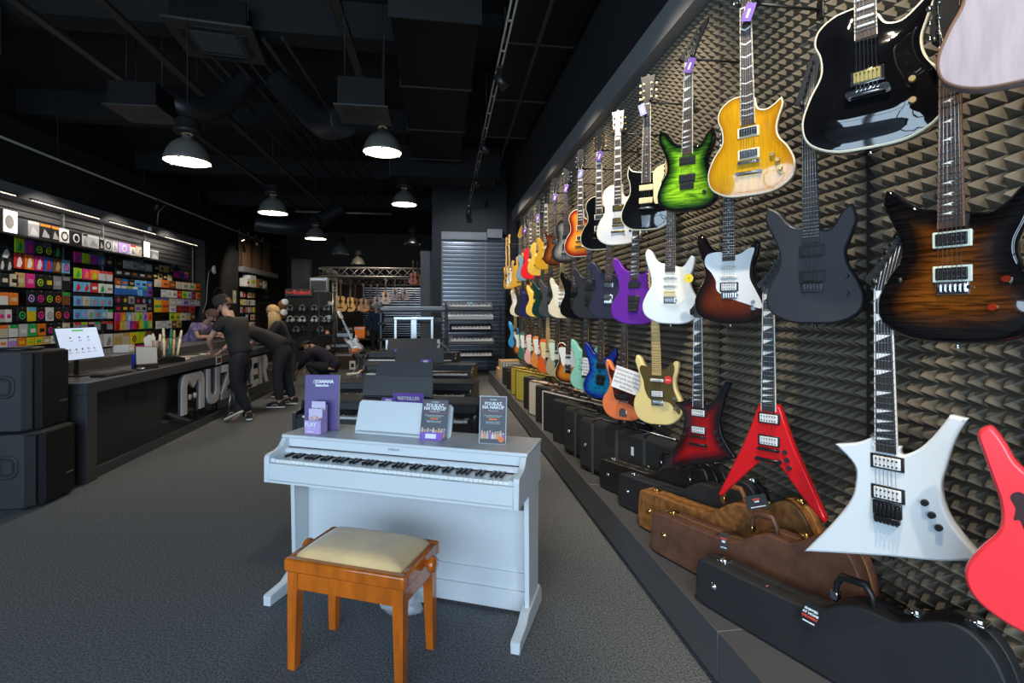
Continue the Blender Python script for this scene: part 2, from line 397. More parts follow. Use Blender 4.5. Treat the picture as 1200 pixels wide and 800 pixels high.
HEAD = { # headstock outlines above the nut (cm, z from nut)
 '3x3': [(-2.2,0,S1),(-2.6,3),(-3.6,5),(-3.9,8),(-4.1,14),(-4.6,17.6,S1),(-2.2,17.2),(0,18.4,S1),(2.2,17.2),(4.6,17.6,S1),(4.1,14),(3.9,8),(3.6,5),(2.6,3),(2.2,0,S1)],
 'round': [(-2.2,0,S1),(-2.6,3),(-3.9,5),(-4.1,9),(-3.7,14),(-3,17.5),(0,18.6),(3,17.5),(3.7,14),(4.1,9),(3.9,5),(2.6,3),(2.2,0,S1)],
 'prs': [(-2.2,0,S1),(-2.8,2.6),(-4.4,5),(-3.8,9),(-3.6,13),(-2.8,17,S1),(-.5,16),(1.8,14.6),(3,11),(3.4,8),(4.4,5),(2.8,2.6),(2.2,0,S1)],
 'strat': [(-2.2,0,S1),(-2.5,1.6),(-3.8,3.2),(-3.6,5.4),(-3.5,16.5),(-2,18.6),(1.6,18.8),(4.2,17),(4,14.4),(2.4,12.8),(3,9.5),(3,6),(4,4),(3.4,2),(2.2,0,S1)],
 'tele': [(-2.2,0,S1),(-2.4,2),(-3.2,3.4),(-3.1,14),(-2.8,18),(0,18.8),(2.4,17.4),(2.6,14.6),(1.2,12),(1.5,6),(2.6,3.4),(2.2,0,S1)],
 'point': [(-2.2,0,S1),(-3.6,2.4,S1),(-4.6,2.6,S1),(.5,17),(3.6,19.6,S1),(5.2,19,S1),(3.4,13),(2.8,6),(4.6,3.4,S1),(2.2,0,S1)],
 'jackson': [(-2.2,0,S1),(-4.4,1.6,S1),(-4.6,3.4,S1),(0,8.5),(4,15),(9.6,19.6,S1),(9,16.6),(5.2,9),(3.6,4.6,S1),(2.2,0,S1)],
}
m_fb = mat('rosewood_fretboard', (.055, .03, .022), .55, var=.4, vscale=30, stretch=(6, 1, .5))
m_fbe = mat('ebony_fretboard', (.022, .02, .02), .45)
m_maple = mat('maple_neck', (.62, .36, .11), .35, coat=.5, var=.2, vscale=12, stretch=(4, 1, .4))
m_mapl2 = mat('pale_maple_board', (.7, .45, .16), .35, coat=.5)
m_mahog = mat('mahogany_neck', (.13, .045, .02), .35, coat=.4)
m_fret = mat('nickel_fret_wire', (.75, .75, .74), .22, 1.)
m_string = mat('steel_string', (.6, .6, .6), .3, 1.)
m_pearl = mat('pearl_inlay', (.8, .8, .78), .25, coat=.3)
m_pcase = mat('black_pickup_plastic', (.014, .014, .015), .35)
m_pcream = mat('aged_cream_pickup', (.78, .66, .38), .4)
m_hang = mat('hanger_arm_black', (.012, .012, .012), .4)

import numpy as np
from mathutils.geometry import delaunay_2d_cdt
def body_mesh(key, w, h, t, carve, step=.013):
    """arched-top body: outline rings for the sides, Delaunay skin for the front; attribute burst = 1 at the rim, 0 in the middle"""
    pts = [(x * .01 * w, z * .01 * h) for x, z in spline(OUT[key], 5)]
    area = sum(pts[i - 1][0] * pts[i][1] - pts[i][0] * pts[i - 1][1] for i in range(len(pts)))
    if area < 0: pts = pts[::-1]
    n = len(pts); r = .007
    i1 = inset(pts, r * .3); i2 = inset(pts, r)
    rings = [(i2, t / 2), (i1, t / 2 - r * .35), (pts, t / 2 - r), (pts, -t / 2 + r), (i1, -t / 2 + r * .35), (i2, -t / 2)]
    B = MB(); vs = []
    for pl, y in rings: vs += [(x, y, z) for x, z in pl]
    fs = []; sm = []
    for k in range(5):
        for j in range(n):
            fs.append((k * n + j, k * n + (j + 1) % n, (k + 1) * n + (j + 1) % n, (k + 1) * n + j)); sm.append(True)
    A = np.array(i2); Bn = np.roll(A, -1, 0); D = Bn - A; L2 = (D * D).sum(1) + 1e-12
    xs = np.arange(A[:, 0].min(), A[:, 0].max(), step); zs = np.arange(A[:, 1].min(), A[:, 1].max(), step)
    G = np.array([(x + (.5 * step if k % 2 else 0), z) for k, z in enumerate(zs) for x in xs])
    def dist(Q):
        tt = np.clip(((Q[:, None, :] - A[None]) * D[None]).sum(2) / L2, 0, 1)
        return np.sqrt(((Q[:, None, :] - (A[None] + tt[..., None] * D[None])) ** 2).sum(2)).min(1)
    ins = np.zeros(len(G), bool)
    for a, b in zip(A, Bn):
        c = (a[1] > G[:, 1]) != (b[1] > G[:, 1])
        with np.errstate(divide='ignore', invalid='ignore'):
            xi = (b[0] - a[0]) * (G[:, 1] - a[1]) / (b[1] - a[1] + 1e-15) + a[0]
        ins ^= c & (G[:, 0] < xi)
    G = G[ins]; dG = dist(G); G = G[dG > step * .35]
    al = [Vector(p) for p in i2] + [Vector(p) for p in G]
    out = delaunay_2d_cdt(al, [], [list(range(n))], 1, 1e-6)
    V = np.array([(v.x, v.y) for v in out[0]]); dd = dist(V); u_ = np.clip(dd / .085, 0, 1); hh = carve * u_ * u_ * (3 - 2 * u_)
    o0 = len(vs); vs += [(x, -t / 2 - q, z) for (x, z), q in zip(V, hh)]
    for f in out[2]: fs.append(tuple(o0 + k for k in f)); sm.append(True)
    bk = delaunay_2d_cdt(al[:n], [], [list(range(n))], 1, 1e-6); o1 = len(vs); vs += [(v.x, t / 2, v.y) for v in bk[0]]
    for f in bk[2]: fs.append(tuple(o1 + k for k in f)); sm.append(False)
    B.add(vs, fs, sm); B.att = [1.] * (n * 6) + [float(max(0, 1 - q / .125)) for q in dd] + [1.] * len(bk[0])
    return B, pts

STOPW = {'with', 'and', 'the', 'a', 'of', 'left', 'one', 'far', 'between', 'beside', 'behind', 'at', 'its', 'cut', 'right', 'on', 'in', 'below', 'along', 'off', 'white'}
SEEN = set()
def hang_label(l):
    for n in (9, 10, 11, 12):
        w = l.replace(',', '').split()[:n]
        while w[-1] in STOPW: w.pop()
        t = 'black arm holding the ' + ' '.join(w)
        if t not in SEEN: break
    SEEN.add(t); return t
CACHE = {}
def part(key, fn):
    """share mesh data of repeated parts between guitars"""
    if key not in CACHE:
        o = fn(); CACHE[key] = (o.data, o.name.split('.')[0]); return o
    me, nm = CACHE[key]
    o = bpy.data.objects.new(nm, me); COL.objects.link(o); return o

def guitar(label, u, vb, X=1.30, phi=35, shape='strat', body=None, rim=None, carve=0., t=.042, head='strat', headm=None,
           board=None, neckm=None, inlay='dot', pick='hh', pickm=None, ring=None, cover=None, bridge='fixed', hardware=None,
           guard=None, guardm=None, knobs='2', knobm=None, binding=None, tagc=None, tagside=1, roll=0., lod=0, w=1., h=1.,
           tunerm=None, name='electric_guitar', group='guitars on the foam wall', hanger=True, hole=None, strap=True, fretn=22, scale=.64, zb=.135, d=None):
    d = d or depth_on_x(u, X)
    p = pt(u, vb, d); a = math.radians(phi - 90)
    hw = hardware or M_CHROME; board = board or m_fb; neckm = neckm or m_maple; pickm = pickm or m_pcase; knobm = knobm or M_BLACK
    root = empty(name, label, 'guitar', p, a, group); root.rotation_euler = (0, math.radians(roll), a)
    B, pts = body_mesh(shape, w, h, t, carve, .013 if lod == 0 else .024)
    bo = B.build('body', body, root)
    yf = -t / 2 - carve            # front plane at the middle
    if rim:                        # pale edge binding following the outline
        n = len(pts); bb = MB(); o1 = inset(pts, -.0006); i1 = inset(pts, .0062); vs = []
        y0, y1 = -t / 2 + .005, -t / 2 - .0012
        for q, y in ((o1, y0), (o1, -t / 2 + .0035), (inset(pts, .003), y1), (i1, y1)): vs += [(x, y, z) for x, z in q]
        fs = [(k * n + j, k * n + (j + 1) % n, (k + 1) * n + (j + 1) % n, (k + 1) * n + j) for k in range(3) for j in range(n)]
        bb.add(vs, fs, True).build('binding', rim, root)
    znut = zb + scale
    zj = zb + scale * .245         # end of the board on the body
    yb = yf - .009                 # fretboard face
    # neck
    nk = MB()
    def nkring(z, hwid, dep): return [(-hwid, yb + .006, z), (-hwid * .92, yb + .006 + dep * .55, z), (-hwid * .5, yb + .006 + dep * .95, z), (hwid * .5, yb + .006 + dep * .95, z), (hwid * .92, yb + .006 + dep * .55, z), (hwid, yb + .006, z)]
    zs = [(zj, .028, .022), (zj + .08, .0275, .022), (zj + .12, .027, .018), (znut, .0215, .016), (znut + .02, .0215, .013)]
    vs = []; [vs.extend(nkring(*q)) for q in zs]
    fs = [(k * 6 + j, k * 6 + (j + 1) % 6, (k + 1) * 6 + (j + 1) % 6, (k + 1) * 6 + j) for k in range(4) for j in range(6)]
    fs += [tuple(range(6)), tuple(range(24, 30))]
    nk.add(vs, fs, [j % 6 != 5 for j in range(24)] + [False, False])
    neck = nk.build('neck', neckm, root)
    f_ = MB(); vs = [(-.028, yb, zj), (.028, yb, zj), (.0215, yb, znut), (-.0215, yb, znut)]
    vs += [(x, yb + .0065, z) for x, y, z in vs]
    f_.add(vs, [(0, 1, 2, 3), (4, 7, 6, 5), (0, 4, 5, 1), (1, 5, 6, 2), (2, 6, 7, 3), (3, 7, 4, 0)]).build('fretboard', board, neck)
    def wid(z): return .028 + (.0215 - .028) * (z - zj) / (znut - zj)
    if binding:
        q = MB()
        for s_ in (-1, 1):
            q.add([(s_ * (.028 - .0022), yb - .0004, zj), (s_ * .0284, yb - .0004, zj), (s_ * .0219, yb - .0004, znut), (s_ * (.0215 - .0022), yb - .0004, znut),
                   (s_ * .0284, yb + .006, zj), (s_ * .0219, yb + .006, znut)], [(0, 1, 2, 3), (1, 4, 5, 2)])
        q.build('fretboard_binding', binding, neck)
    q = MB(); zf = [znut - scale * (1 - 2 ** (-k / 12)) for k in range(0, fretn + 1)]
    ft = .0011 if lod == 0 else .0017
    for z in zf[1:]:
        if z > zj: q.box(-wid(z), wid(z), yb - .0016, yb + .001, z - ft, z + ft)
    q.build('fret_pattern', m_fret, neck)
    MB().box(-.0215, .0215, yb - .003, yb + .004, znut, znut + .005).build('nut', M_BLACK if head in ('jackson', 'point') else M_WHITE, neck)
    if inlay:
        q = MB(); zz = [0] + zf
        for k in (1, 3, 5, 7, 9, 12, 15, 17, 19, 21) if inlay in ('fin', 'block') else (3, 5, 7, 9, 12, 15, 17, 19, 21):
            a0, a1 = zf[k - 1], zf[k]
            zc = (a0 + a1) / 2; hh = (a0 - a1) / 2 * .72; ww = wid(zc) * .78; y = yb - .0005
            if a1 < zj: continue
            if inlay == 'dot':
                for dx in ((-.006, .006) if k == 12 else (0,)): q.cyl((dx, yb, zc), (dx, y - .0003, zc), .003, n=10)
            elif inlay == 'fin': q.add([(-ww, y, zc - hh), (-ww, y, zc + hh), (ww, y, zc + hh * .9)], [(0, 1, 2)])
            elif inlay == 'trap': q.add([(-ww, y, zc - hh * .6), (ww, y, zc - hh * .9), (ww, y, zc + hh * .9), (-ww, y, zc + hh * .6)], [(0, 1, 2, 3)])
            elif inlay == 'block': q.add([(-ww, y, zc - hh * .75), (ww, y, zc - hh * .75), (ww, y, zc + hh * .75), (-ww, y, zc + hh * .75)], [(0, 1, 2, 3)])
            elif inlay == 'bird':
                q.add([(-ww * .9, y, zc - .001), (-.002, y, zc - .003), (.004, y, zc - .006), (.003, y, zc), (ww * .9, y, zc + .007), (ww * .4, y, zc + .002), (.001, y, zc + .004), (-.004, y, zc + .002)],
                      [(0, 1, 7), (1, 2, 3), (3, 4, 5), (1, 3, 7), (3, 5, 6), (3, 6, 7)])
            elif inlay == 'flag':
                q.add([(-ww, y, zc + hh * .7), (-ww * .2, y, zc - hh * .2), (ww, y, zc + hh * .7), (ww, y, zc), (-ww * .2, y, zc - hh * .8), (-ww, y, zc)], [(0, 1, 4, 5), (1, 2, 3, 4)])
        q.build('inlay_pattern', m_pearl, neck)
    # headstock
    hp = [(x * .01, z * .01 + znut + .004) for x, z in spline(HEAD[head], 4)]
    hs = MB().prism(hp, yb + .004, yb + .018, 'XZ', .0015).build('headstock', headm or M_BLACK, neck)
    tm = tunerm or hw
    if head in ('3x3', 'round', 'prs'):
        spots = [(s_ * .024, znut + .045 + .042 * k, s_) for s_ in (-1, 1) for k in range(3)]
    elif head in ('point',): spots = [(-.012 + .0065 * k, znut + .05 + .023 * k, -1) for k in range(6)]
    elif head == 'jackson': spots = [(-.012 + .013 * k, znut + .042 + .022 * k, -1) for k in range(6)]
    else: spots = [(-.018, znut + .04 + .025 * k, -1) for k in range(6)]
    one = MB()
    for (x, z, s_) in spots:
        q = MB() if lod == 0 else one
        q.cyl((x, yb + .006, z), (x, yb - .006, z), .004, n=8)
        q.cyl((x, yb + .006, z), (x, yb + .002, z), .0065, n=10)
        ox = s_ * .026 if head not in ('point', 'jackson') else -.022
        q.cyl((x, yb + .022, z), (x + ox, yb + .022, z), .003, n=6)
        q.M = Matrix.Translation((x + ox, yb + .022, z)) @ Matrix.Diagonal((1, .6, 1, 1)); q.sphere((0, 0, 0), (.009, .012, .009), 8, 5); q.M = Matrix.Identity(4)
        q.box(x - .006, x + .006, yb + .016, yb + .028, z - .009, z + .009)
        if lod == 0: q.build('tuner', tm, neck)
    if lod: one.build('tuner_set', tm, neck)
    # strings
    q = MB(); ybr = yb - .004; srt = .0006 if lod == 0 else .0007
    for k in range(6):
        x0 = -.0255 + .0102 * k; x1 = -.0175 + .007 * k
        if head in ('3x3', 'round', 'prs'): tx, tz = (spots[2 - k][:2] if k < 3 else spots[k][:2]) if k < 3 else spots[3 + (k - 3)][:2]
        else: tx, tz = spots[k][:2]
        q.tube([(x0, ybr - .003, zb), (x1, yb - .003, znut), (tx, yb - .001, tz)], srt, 4)
    q.build('string_set', m_string, root)
    # pickups
    def humb(z, cov=None, rg=None, tilt=0):
        o = MB()
        o.box(-.042, .042, yf - .004, yf + .004, z - .022, z + .022, .002).build('pickup', rg or m_pcase, root)
        pk = bpy.data.objects[-1] if False else COL.objects[-1]
        c = MB().box(-.034, .034, yf - .0085, yf, z - .0165, z + .0165, .002)
        c = c.build('pickup_cover', cov or pickm, pk)
        e = MB()
        for k in range(6):
            x = -.0255 + .0102 * k
            for zz in ((-.0085, .0085) if (cov or pickm) in (m_pcase, M_WHITE) else (.0085,)):
                e.cyl((x, yf - .008, z + zz), (x, yf - .0102, z + zz), .0024, n=8)
        e.build('pole_piece_row', hw, pk)
    def single(z, m_=None, sl=0):
        o = MB(); o.M = Matrix.Translation((0, 0, z)) @ Matrix.Rotation(sl, 4, 'Y')
        o.box(-.041, .041, yf - .0095, yf + .002, -.009, .009, .006)
        s1 = o.build('pickup', m_ or M_WHITE, root); e = MB(); e.M = Matrix.Translation((0, 0, z)) @ Matrix.Rotation(sl, 4, 'Y')
        for k in range(6): e.cyl((-.0255 + .0102 * k, yf - .009, 0), (-.0255 + .0102 * k, yf - .0112, 0), .0024, n=8)
        e.build('pole_piece_row', hw, s1)
    def p90(z):
        MB().box(-.043, .043, yf - .0095, yf + .002, z - .018, z + .018, .003).build('pickup', pickm, root)
    zn = zj - .03; zbr = zb + .035
    if pick == 'hh': humb(zn, cover, ring); humb(zbr, cover, ring)
    elif pick == 'h': humb(zb + .045, cover, ring)
    elif pick == 'sss': single(zn); single((zn + zbr) / 2); single(zbr, sl=.18)
    elif pick == 'hss': single(zn); single((zn + zbr) / 2); humb(zbr, cover, ring)
    elif pick == 'sh': single(zn); humb(zbr + .012, cover, ring)
    elif pick == 'pp': p90(zn); p90(zbr + .012)
    elif pick == 'tele': MB().box(-.035, .035, yf - .008, yf, zn - .009, zn + .009, .004).build('pickup', hw, root); single(zbr - .01, m_pcase, .25)
    elif pick == 'rail': humb(zn, m_pcase, m_pcase); humb(zbr, m_pcase, m_pcase)
    # bridge
    o = MB()
    if bridge == 'tom':
        o.box(-.041, .041, yf - .014, yf - .004, zb - .006, zb + .006, .003)
        for s_ in (-1, 1): o.cyl((s_ * .037, yf, zb), (s_ * .037, yf - .014, zb), .006, n=10)
        br = o.build('bridge', hw, root)
        e = MB().box(-.041, .041, yf - .013, yf - .003, zb - .05, zb - .036, .005)
        for s_ in (-1, 1): e.cyl((s_ * .043, yf, zb - .043), (s_ * .043, yf - .014, zb - .043), .008, n=12)
        e.build('tailpiece', hw, root)
    elif bridge == 'trap':
        o.box(-.041, .041, yf - .014, yf - .004, zb - .006, zb + .006, .003); o.build('bridge', hw, root)
        e = MB().prism([(-.028, zb - .045), (.028, zb - .045), (.02, .015), (-.02, .015)], yf - .010, yf, 'XZ', .001)
        e.build('tailpiece', hw, root)
    elif bridge == 'floyd':
        o.box(-.036, .036, yf - .012, yf - .002, zb - .03, zb + .012, .002)
        for k in range(6): o.box(-.0295 + .0102 * k, -.0215 + .0102 * k, yf - .018, yf - .01, zb - .028, zb + .006, .001)
        o.box(-.032, .032, yf - .018, yf - .004, zb - .046, zb - .03, .002)
        for k in range(6): o.cyl((-.0255 + .0102 * k, yf - .012, zb - .05), (-.0255 + .0102 * k, yf - .024, zb - .044), .0035, n=6)
        o.build('tremolo_bridge', hw, root)
    elif bridge == 'trem':
        o.box(-.035, .035, yf - .006, yf, zb - .02, zb + .014, .002)
        for k in range(6): o.box(-.0295 + .0102 * k, -.0215 + .0102 * k, yf - .012, yf - .005, zb - .014, zb + .008, .001)
        o.cyl((.038, yf - .004, zb - .002), (.038, yf - .016, zb - .002), .005, n=8)
        o.build('bridge', hw, root)
    elif bridge == 'ashtray':
        o.box(-.038, .038, yf - .004, yf, zb - .03, zb + .055, .002)
        for s_ in (-1, 1): o.box(s_ * .038, s_ * .036, yf - .012, yf, zb - .03, zb + .055)
        for k in range(3): o.cyl((-.03 + .02 * k, yf - .008, zb), (-.013 + .02 * k, yf - .008, zb), .005, n=8)
        o.build('bridge', hw, root)
    elif bridge == 'float':
        o.box(-.04, .04, yf - .013, yf - .004, zb - .006, zb + .006, .003); o.build('bridge', hw, root)
        e = MB().prism([(-.03, .05), (-.026, .07), (-.012, .084), (.012, .084), (.026, .07), (.03, .05), (.028, .028), (-.028, .028)], yf - .007, yf, 'XZ', .003)
        for k in range(3): e.sphere((-.015 + .015 * k, yf - .007, .045), .004, 8, 5)
        e.build('tremolo_plate', hw, root)
    elif bridge == 'wrap':
        o.box(-.045, .045, yf - .016, yf - .002, zb - .013, zb + .009, .005)
        for k in range(6): o.cyl((-.0255 + .0102 * k, yf - .014, zb + .004), (-.0255 + .0102 * k, yf - .019, zb + .004), .004, n=6)
        for s_ in (-1, 1): o.cyl((s_ * .046, yf, zb - .002), (s_ * .046, yf - .016, zb - .002), .009, n=12)
        o.build('bridge', hw, root)
    else:
        o.box(-.036, .036, yf - .009, yf, zb - .022, zb + .012, .002)
        for k in range(6): o.box(-.0292 + .0102 * k, -.0218 + .0102 * k, yf - .013, yf - .008, zb - .012, zb + .008, .001)
        o.build('bridge', hw, root)
    if guard:
        gp = [(x * .01 * w, z * .01 * h) for x, z in spline(guard, 4)]
        MB().prism(gp, yf - .0022, yf + .0004, 'XZ', .0006).build('pickguard', guardm or M_WHITE, root)
    if knobs:
        K = {'2': [(.075, .12), (.098, .085)], '4': [(.088, .155), (.118, .12), (.082, .09), (.112, .06)], '2s': [(.09, .165), (.115, .105), (.102, .135)],
             '3d': [(.07, .155), (.085, .13), (.095, .105)], 'tl': [(.105, .1), (.105, .07)], 'pr': [(.108, .165), (.082, .095)], 'dz': [(.105, .165), (.105, .105)],
             'k': [(.088, .185), (.103, .155), (.118, .125)], 'v': [(.06, .165), (.068, .135), (.076, .105)], '1': [(.09, .09)], 'lp': [(.088, .15), (.108, .125), (.115, .09)]}[knobs]
        for (x, z) in K:
            MB().cyl((x, yf + .004, z), (x, yf - .013, z), .0095, .0082, n=16).build('knob', knobm, root)
    if strap and lod == 0:
        MB().cyl((0, 0, 0), (0, 0, -.012), .004, n=8).sphere((0, 0, -.012), (.008, .008, .004), 10, 5).build('strap_button', hw, root)
    if hole:   # monkey grip: dark cut-out recess
        gp = [(x * .01, z * .01) for x, z in spline(hole, 4)]
        MB().prism(gp, yf - .0012, yf + .001, 'XZ').build('grip_cutout', mat('grip_recess', (.03, .006, .008), .5), root)
    if tagc:
        e = MB(); e.M = Matrix.Translation((tagside * .03, yb - .03, znut - .005)) @ Matrix.Rotation(.3 * tagside, 4, 'Y') @ Matrix.Rotation(-.15, 4, 'X')
        e.box(-.02, .02, -.0008, .0008, -.078, 0, 0)
        tg = e.build('price_tag', tagc, root)
        e2 = MB(); e2.M = e.M; e2.box(-.0045, .0045, -.0014, -.0008, -.062, -.025)
        e2.build('tag_print', M_PAPER, tg)
        MB().tube([(tagside * .03, yb - .03, znut - .003), (tagside * .018, yb - .006, znut + .012)], .0008, 4).build('tag_string', M_PAPER, tg)
    if hanger:   # the wall arm with its padded yoke is a thing of its own
        nz = Vector((p.x, p.y, p.z)) + Matrix.Rotation(a, 3, 'Z') @ Vector((math.sin(math.radians(roll)) * 0, yb + .014, znut + .012))
        hg = empty('wall_hanger', hang_label(label), 'hanger', (XW, nz.y, nz.z), 0, 'hanger arms on the foam wall')
        m0 = MB(); r3 = Matrix.Rotation(a, 3, 'Z')
        lx = nz.x - XW
        m0.cyl((-.03, 0, .01), (lx + .05, 0, .01), .006, n=8).build('arm', m_hang, hg)
        MB().box(-.045, -.036, -.02, .02, -.03, .05, .003).build('wall_plate', m_hang, hg)
        y_ = MB()
        for s_ in (-1, 1):
            c0 = Vector((lx, 0, .006)) + r3 @ Vector((0, .028, 0)); c1 = Vector((lx, 0, .004)) + r3 @ Vector((s_ * .032, .012, 0)); c2 = Vector((lx, 0, .004)) + r3 @ Vector((s_ * .032, -.026, 0))
            y_.tube([Vector((lx + .05, 0, .01)), c0, c1, c2, c2 + Vector((0, 0, .012))], .006, 6)
        y_.build('yoke', m_hang, hg)
    return root
# ---- paints
def plain(name, c, rough=.14, coat=1., **k): return mat(name, c, rough, coat=coat, **k)
TAG = M_PURPLE
tagm = mat('purple_price_tag', (.12, .045, .36), .5)
tagb = mat('lilac_blue_price_tag', (.16, .18, .42), .5)
b_pink = plain('pale_lilac_wash', (.34, .29, .32), .45, .1, var=.12, vscale=9, stretch=(6, 1, 1))
b_black = plain('gloss_black_lacquer', (.004, .004, .005), .04)
b_gold = burst_mat('honey_gold_flame', [(0, (.68, .37, .012)), (.8, (.58, .28, .008)), (1, (.4, .17, .006))], flame=((14, 1, 1.2), .82))
b_green = burst_mat('green_flame_burst', [(0, (.42, .78, .03)), (.5, (.26, .62, .02)), (.8, (.03, .12, .012)), (.95, (.004, .006, .005))], flame=((1.2, 1, 9), .3))
b_white = plain('gloss_white', (.78, .78, .78))
b_sun = burst_mat('cherry_sunburst', [(0, (.85, .42, .04)), (.6, (.7, .2, .02)), (.86, (.3, .02, .012)), (1, (.12, .008, .008))])
b_grey = burst_mat('charcoal_burst', [(0, (.42, .42, .40)), (.55, (.22, .22, .22)), (.9, (.02, .02, .02))], flame=((8, 1, 1), .7))
b_wal = burst_mat('walnut_burst', [(0, (.45, .14, .03)), (.6, (.25, .06, .015)), (.95, (.06, .015, .008))], flame=((8, 1, 1), .6))
b_prs = burst_mat('tiger_orange_black_burst', [(0, (.20, .060, .006)), (.35, (.15, .042, .005)), (.6, (.06, .018, .004)), (.75, (.010, .006, .005)), (1, (.004, .004, .005))], rough=.05, flame=((1.0, 1, 13), .28))
b_mblack = plain('satin_blue_black', (.018, .020, .026), .42, .0)
b_brown = burst_mat('old_violin_burst', [(0, (.20, .035, .008)), (.6, (.10, .016, .006)), (.85, (.02, .007, .005)), (1, (.006, .004, .004))], rough=.05, flame=((2, 1, 1), .8))
b_ice = plain('ice_white_lacquer', (.74, .80, .84), .12)
b_purple = plain('metallic_purple', (.20, .035, .48), .12, 1., metal=.35)
b_indigo = plain('satin_indigo_metallic', (.035, .035, .07), .35, .2, metal=.3)
b_char = plain('satin_charcoal', (.022, .023, .028), .4, .1)
b_cream = plain('aged_cream', (.75, .68, .5), .25, .5)
b_yel = plain('butter_yellow', (.78, .60, .25), .15)
b_orange = plain('coral_orange', (.86, .21, .075), .15)
b_burl = burst_mat('blue_burl', [(0, (.0, .22, .38)), (.6, (.01, .16, .38)), (.85, (.01, .04, .35)), (1, (.005, .02, .2))], rough=.3, coat=.4, spots=True)
b_mint = plain('surf_mint', (.30, .68, .52), .15)
b_tsun = burst_mat('tobacco_sunburst', [(0, (.72, .3, .04)), (.6, (.55, .17, .02)), (.85, (.1, .025, .01)), (1, (.02, .008, .006))])
b_sage = plain('desert_sand', (.42, .36, .22), .2)
b_tor = plain('bright_orange_red', (.8, .13, .02), .18)
b_tor2 = plain('butterscotch_orange', (.75, .26, .06), .2)
b_shell = plain('shell_pink', (.78, .42, .42), .2)
b_teal = plain('sherwood_green', (.04, .16, .13), .2)
b_blue2 = plain('lake_blue', (.05, .3, .6), .2)
b_navy = plain('midnight_navy', (.02, .02, .09), .25)
b_dgreen = plain('dark_racing_green', (.008, .035, .03), .2)
b_ygold = plain('gold_top', (.6, .38, .06), .25)
b_ochre = plain('ochre_gold', (.6, .32, .02), .3)
b_red = plain('signal_red', (.7, .02, .03), .15)
b_lblue = plain('pelham_blue', (.18, .3, .42), .2)
b_jem = plain('fluorescent_coral', (.95, .045, .06), .2, .8)
b_vred = plain('cherry_red', (.62, .008, .012), .10)
b_kred = burst_mat('trans_red_burst', [(0, (.50, .004, .006)), (.5, (.34, .004, .006)), (.8, (.05, .004, .006)), (.95, (.006, .006, .008))], rough=.08)
b_wkel = plain('snow_white_lacquer', (.70, .76, .80), .12)
m_ivory = mat('ivory_binding', (.78, .72, .55), .35)
m_side = mat('brown_body_side', (.22, .12, .08), .4)
m_mint_g = mat('mint_guard', (.62, .72, .62), .35)
m_tort = mat('tortoiseshell', (.10, .015, .008), .2, coat=.6, var=.8, vscale=60)
m_goldg = mat('gold_anodised_guard', (.20, .14, .05), .3, .7)
m_wg = mat('white_guard', (.78, .8, .8), .3)
m_amber = mat('amber_knob', (.22, .02, .006), .15, coat=1.)
G_strat = [(-3.2,34),(-9.4,33),(-11.6,37.6),(-10.2,39.8),(-12.8,36),(-11.4,29),(-8.6,24),(-8,15),(-4,12.4),(4,10.4),(9.5,5),(13,8),(11,14),(8.6,20),(8.4,26),(9.6,31),(7.4,33.6),(3.2,32.6)]
G_tele = [(-2.9,35.5),(-11,35),(-11.4,31),(-9.6,26),(-8,20),(-4.5,16.5),(4.4,16.5),(7.4,18),(9,22),(8.6,27),(9.8,31),(6,32.4),(3,32.8)]
G_tele1 = [(-2.9,36),(-10,36.5),(-11,33),(-9.4,27),(-9,20),(-4.5,16.5),(4.4,16.5),(7.4,18),(9,22),(8.6,27),(9.8,31),(6,32.4),(3,32.8)]
G_duo = [(-3,33.4),(-9.6,34.6),(-10.6,31),(-8.6,26),(-7.6,20),(-4.2,14.6),(4.4,14),(8,13),(12.4,7.6),(13.6,10),(12,16),(9.8,22),(9.6,28),(10.8,33),(9.6,36.6),(6,33.6),(3,32.4)]
G_jag = [(-3,33),(-9.6,35),(-11.6,38),(-11.8,33),(-9,27),(-8,20),(-5.6,14),(5,12),(10,9),(12.6,13),(10.8,18),(10,26),(11.4,32),(10.4,35.4),(6.4,32.8),(3,31.8)]
G_rev = [(4.5,36),(11.2,39.4),(11.4,35),(9.8,29),(9.4,22),(7.8,16),(5,17),(4.5,26)]
G_pac = [(-4,33.6),(-10,32.6),(-11,28),(-8,24),(-6,20),(-5.4,15.4),(0,12),(8,9),(13.6,7),(13.8,10),(11.4,15.4),(9,21),(9.4,28),(11,34),(8.6,34.4),(3.6,31.8)]
G_wst = [(-3.2,33),(-8,31),(-8.4,24),(-7.4,17),(-5,11.4),(0,10),(5,11),(9,15),(9.6,21),(8.2,26),(8,31),(3.2,32)]

X1, X2, X3 = 1.30, 1.36, 1.36
# ---- top row, nearest first
guitar('pale lilac thin-bodied guitar cut off by the top right corner of the photo', 1217, 95, X1, 35, 'tele', b_pink, rim=m_side, carve=.0, w=1.06, head='tele', pick='tele', bridge='ashtray', knobs='1', hanger=False, zb=.26, scale=.60)
guitar('glossy black single-cut guitar with cream edge binding and one gold pickup, top row', 1020, 175.5, X1, 40, 'horncut', b_black, rim=m_ivory, carve=.022, w=1.04, h=1.04, head='3x3', inlay='block', binding=m_ivory, pick='h', cover=mat('gold_pickup_cover', (.42, .34, .12), .35, .6), ring=M_CHROME, bridge='wrap', knobs='dz', knobm=mat('cream_gold_knob', (.38, .27, .1), .4), roll=-1, zb=.165)
guitar('amber yellow single-cut guitar with pointed cutaway horn and black knobs, top row', 880, 230, X1, 45, 'ec', b_gold, rim=m_ivory, carve=.008, head='3x3', inlay='flag', binding=m_ivory, cover=M_CHROME, ring=m_ivory, bridge='tom', knobs='lp', knobm=M_GOLD, tagc=tagm, roll=-1)
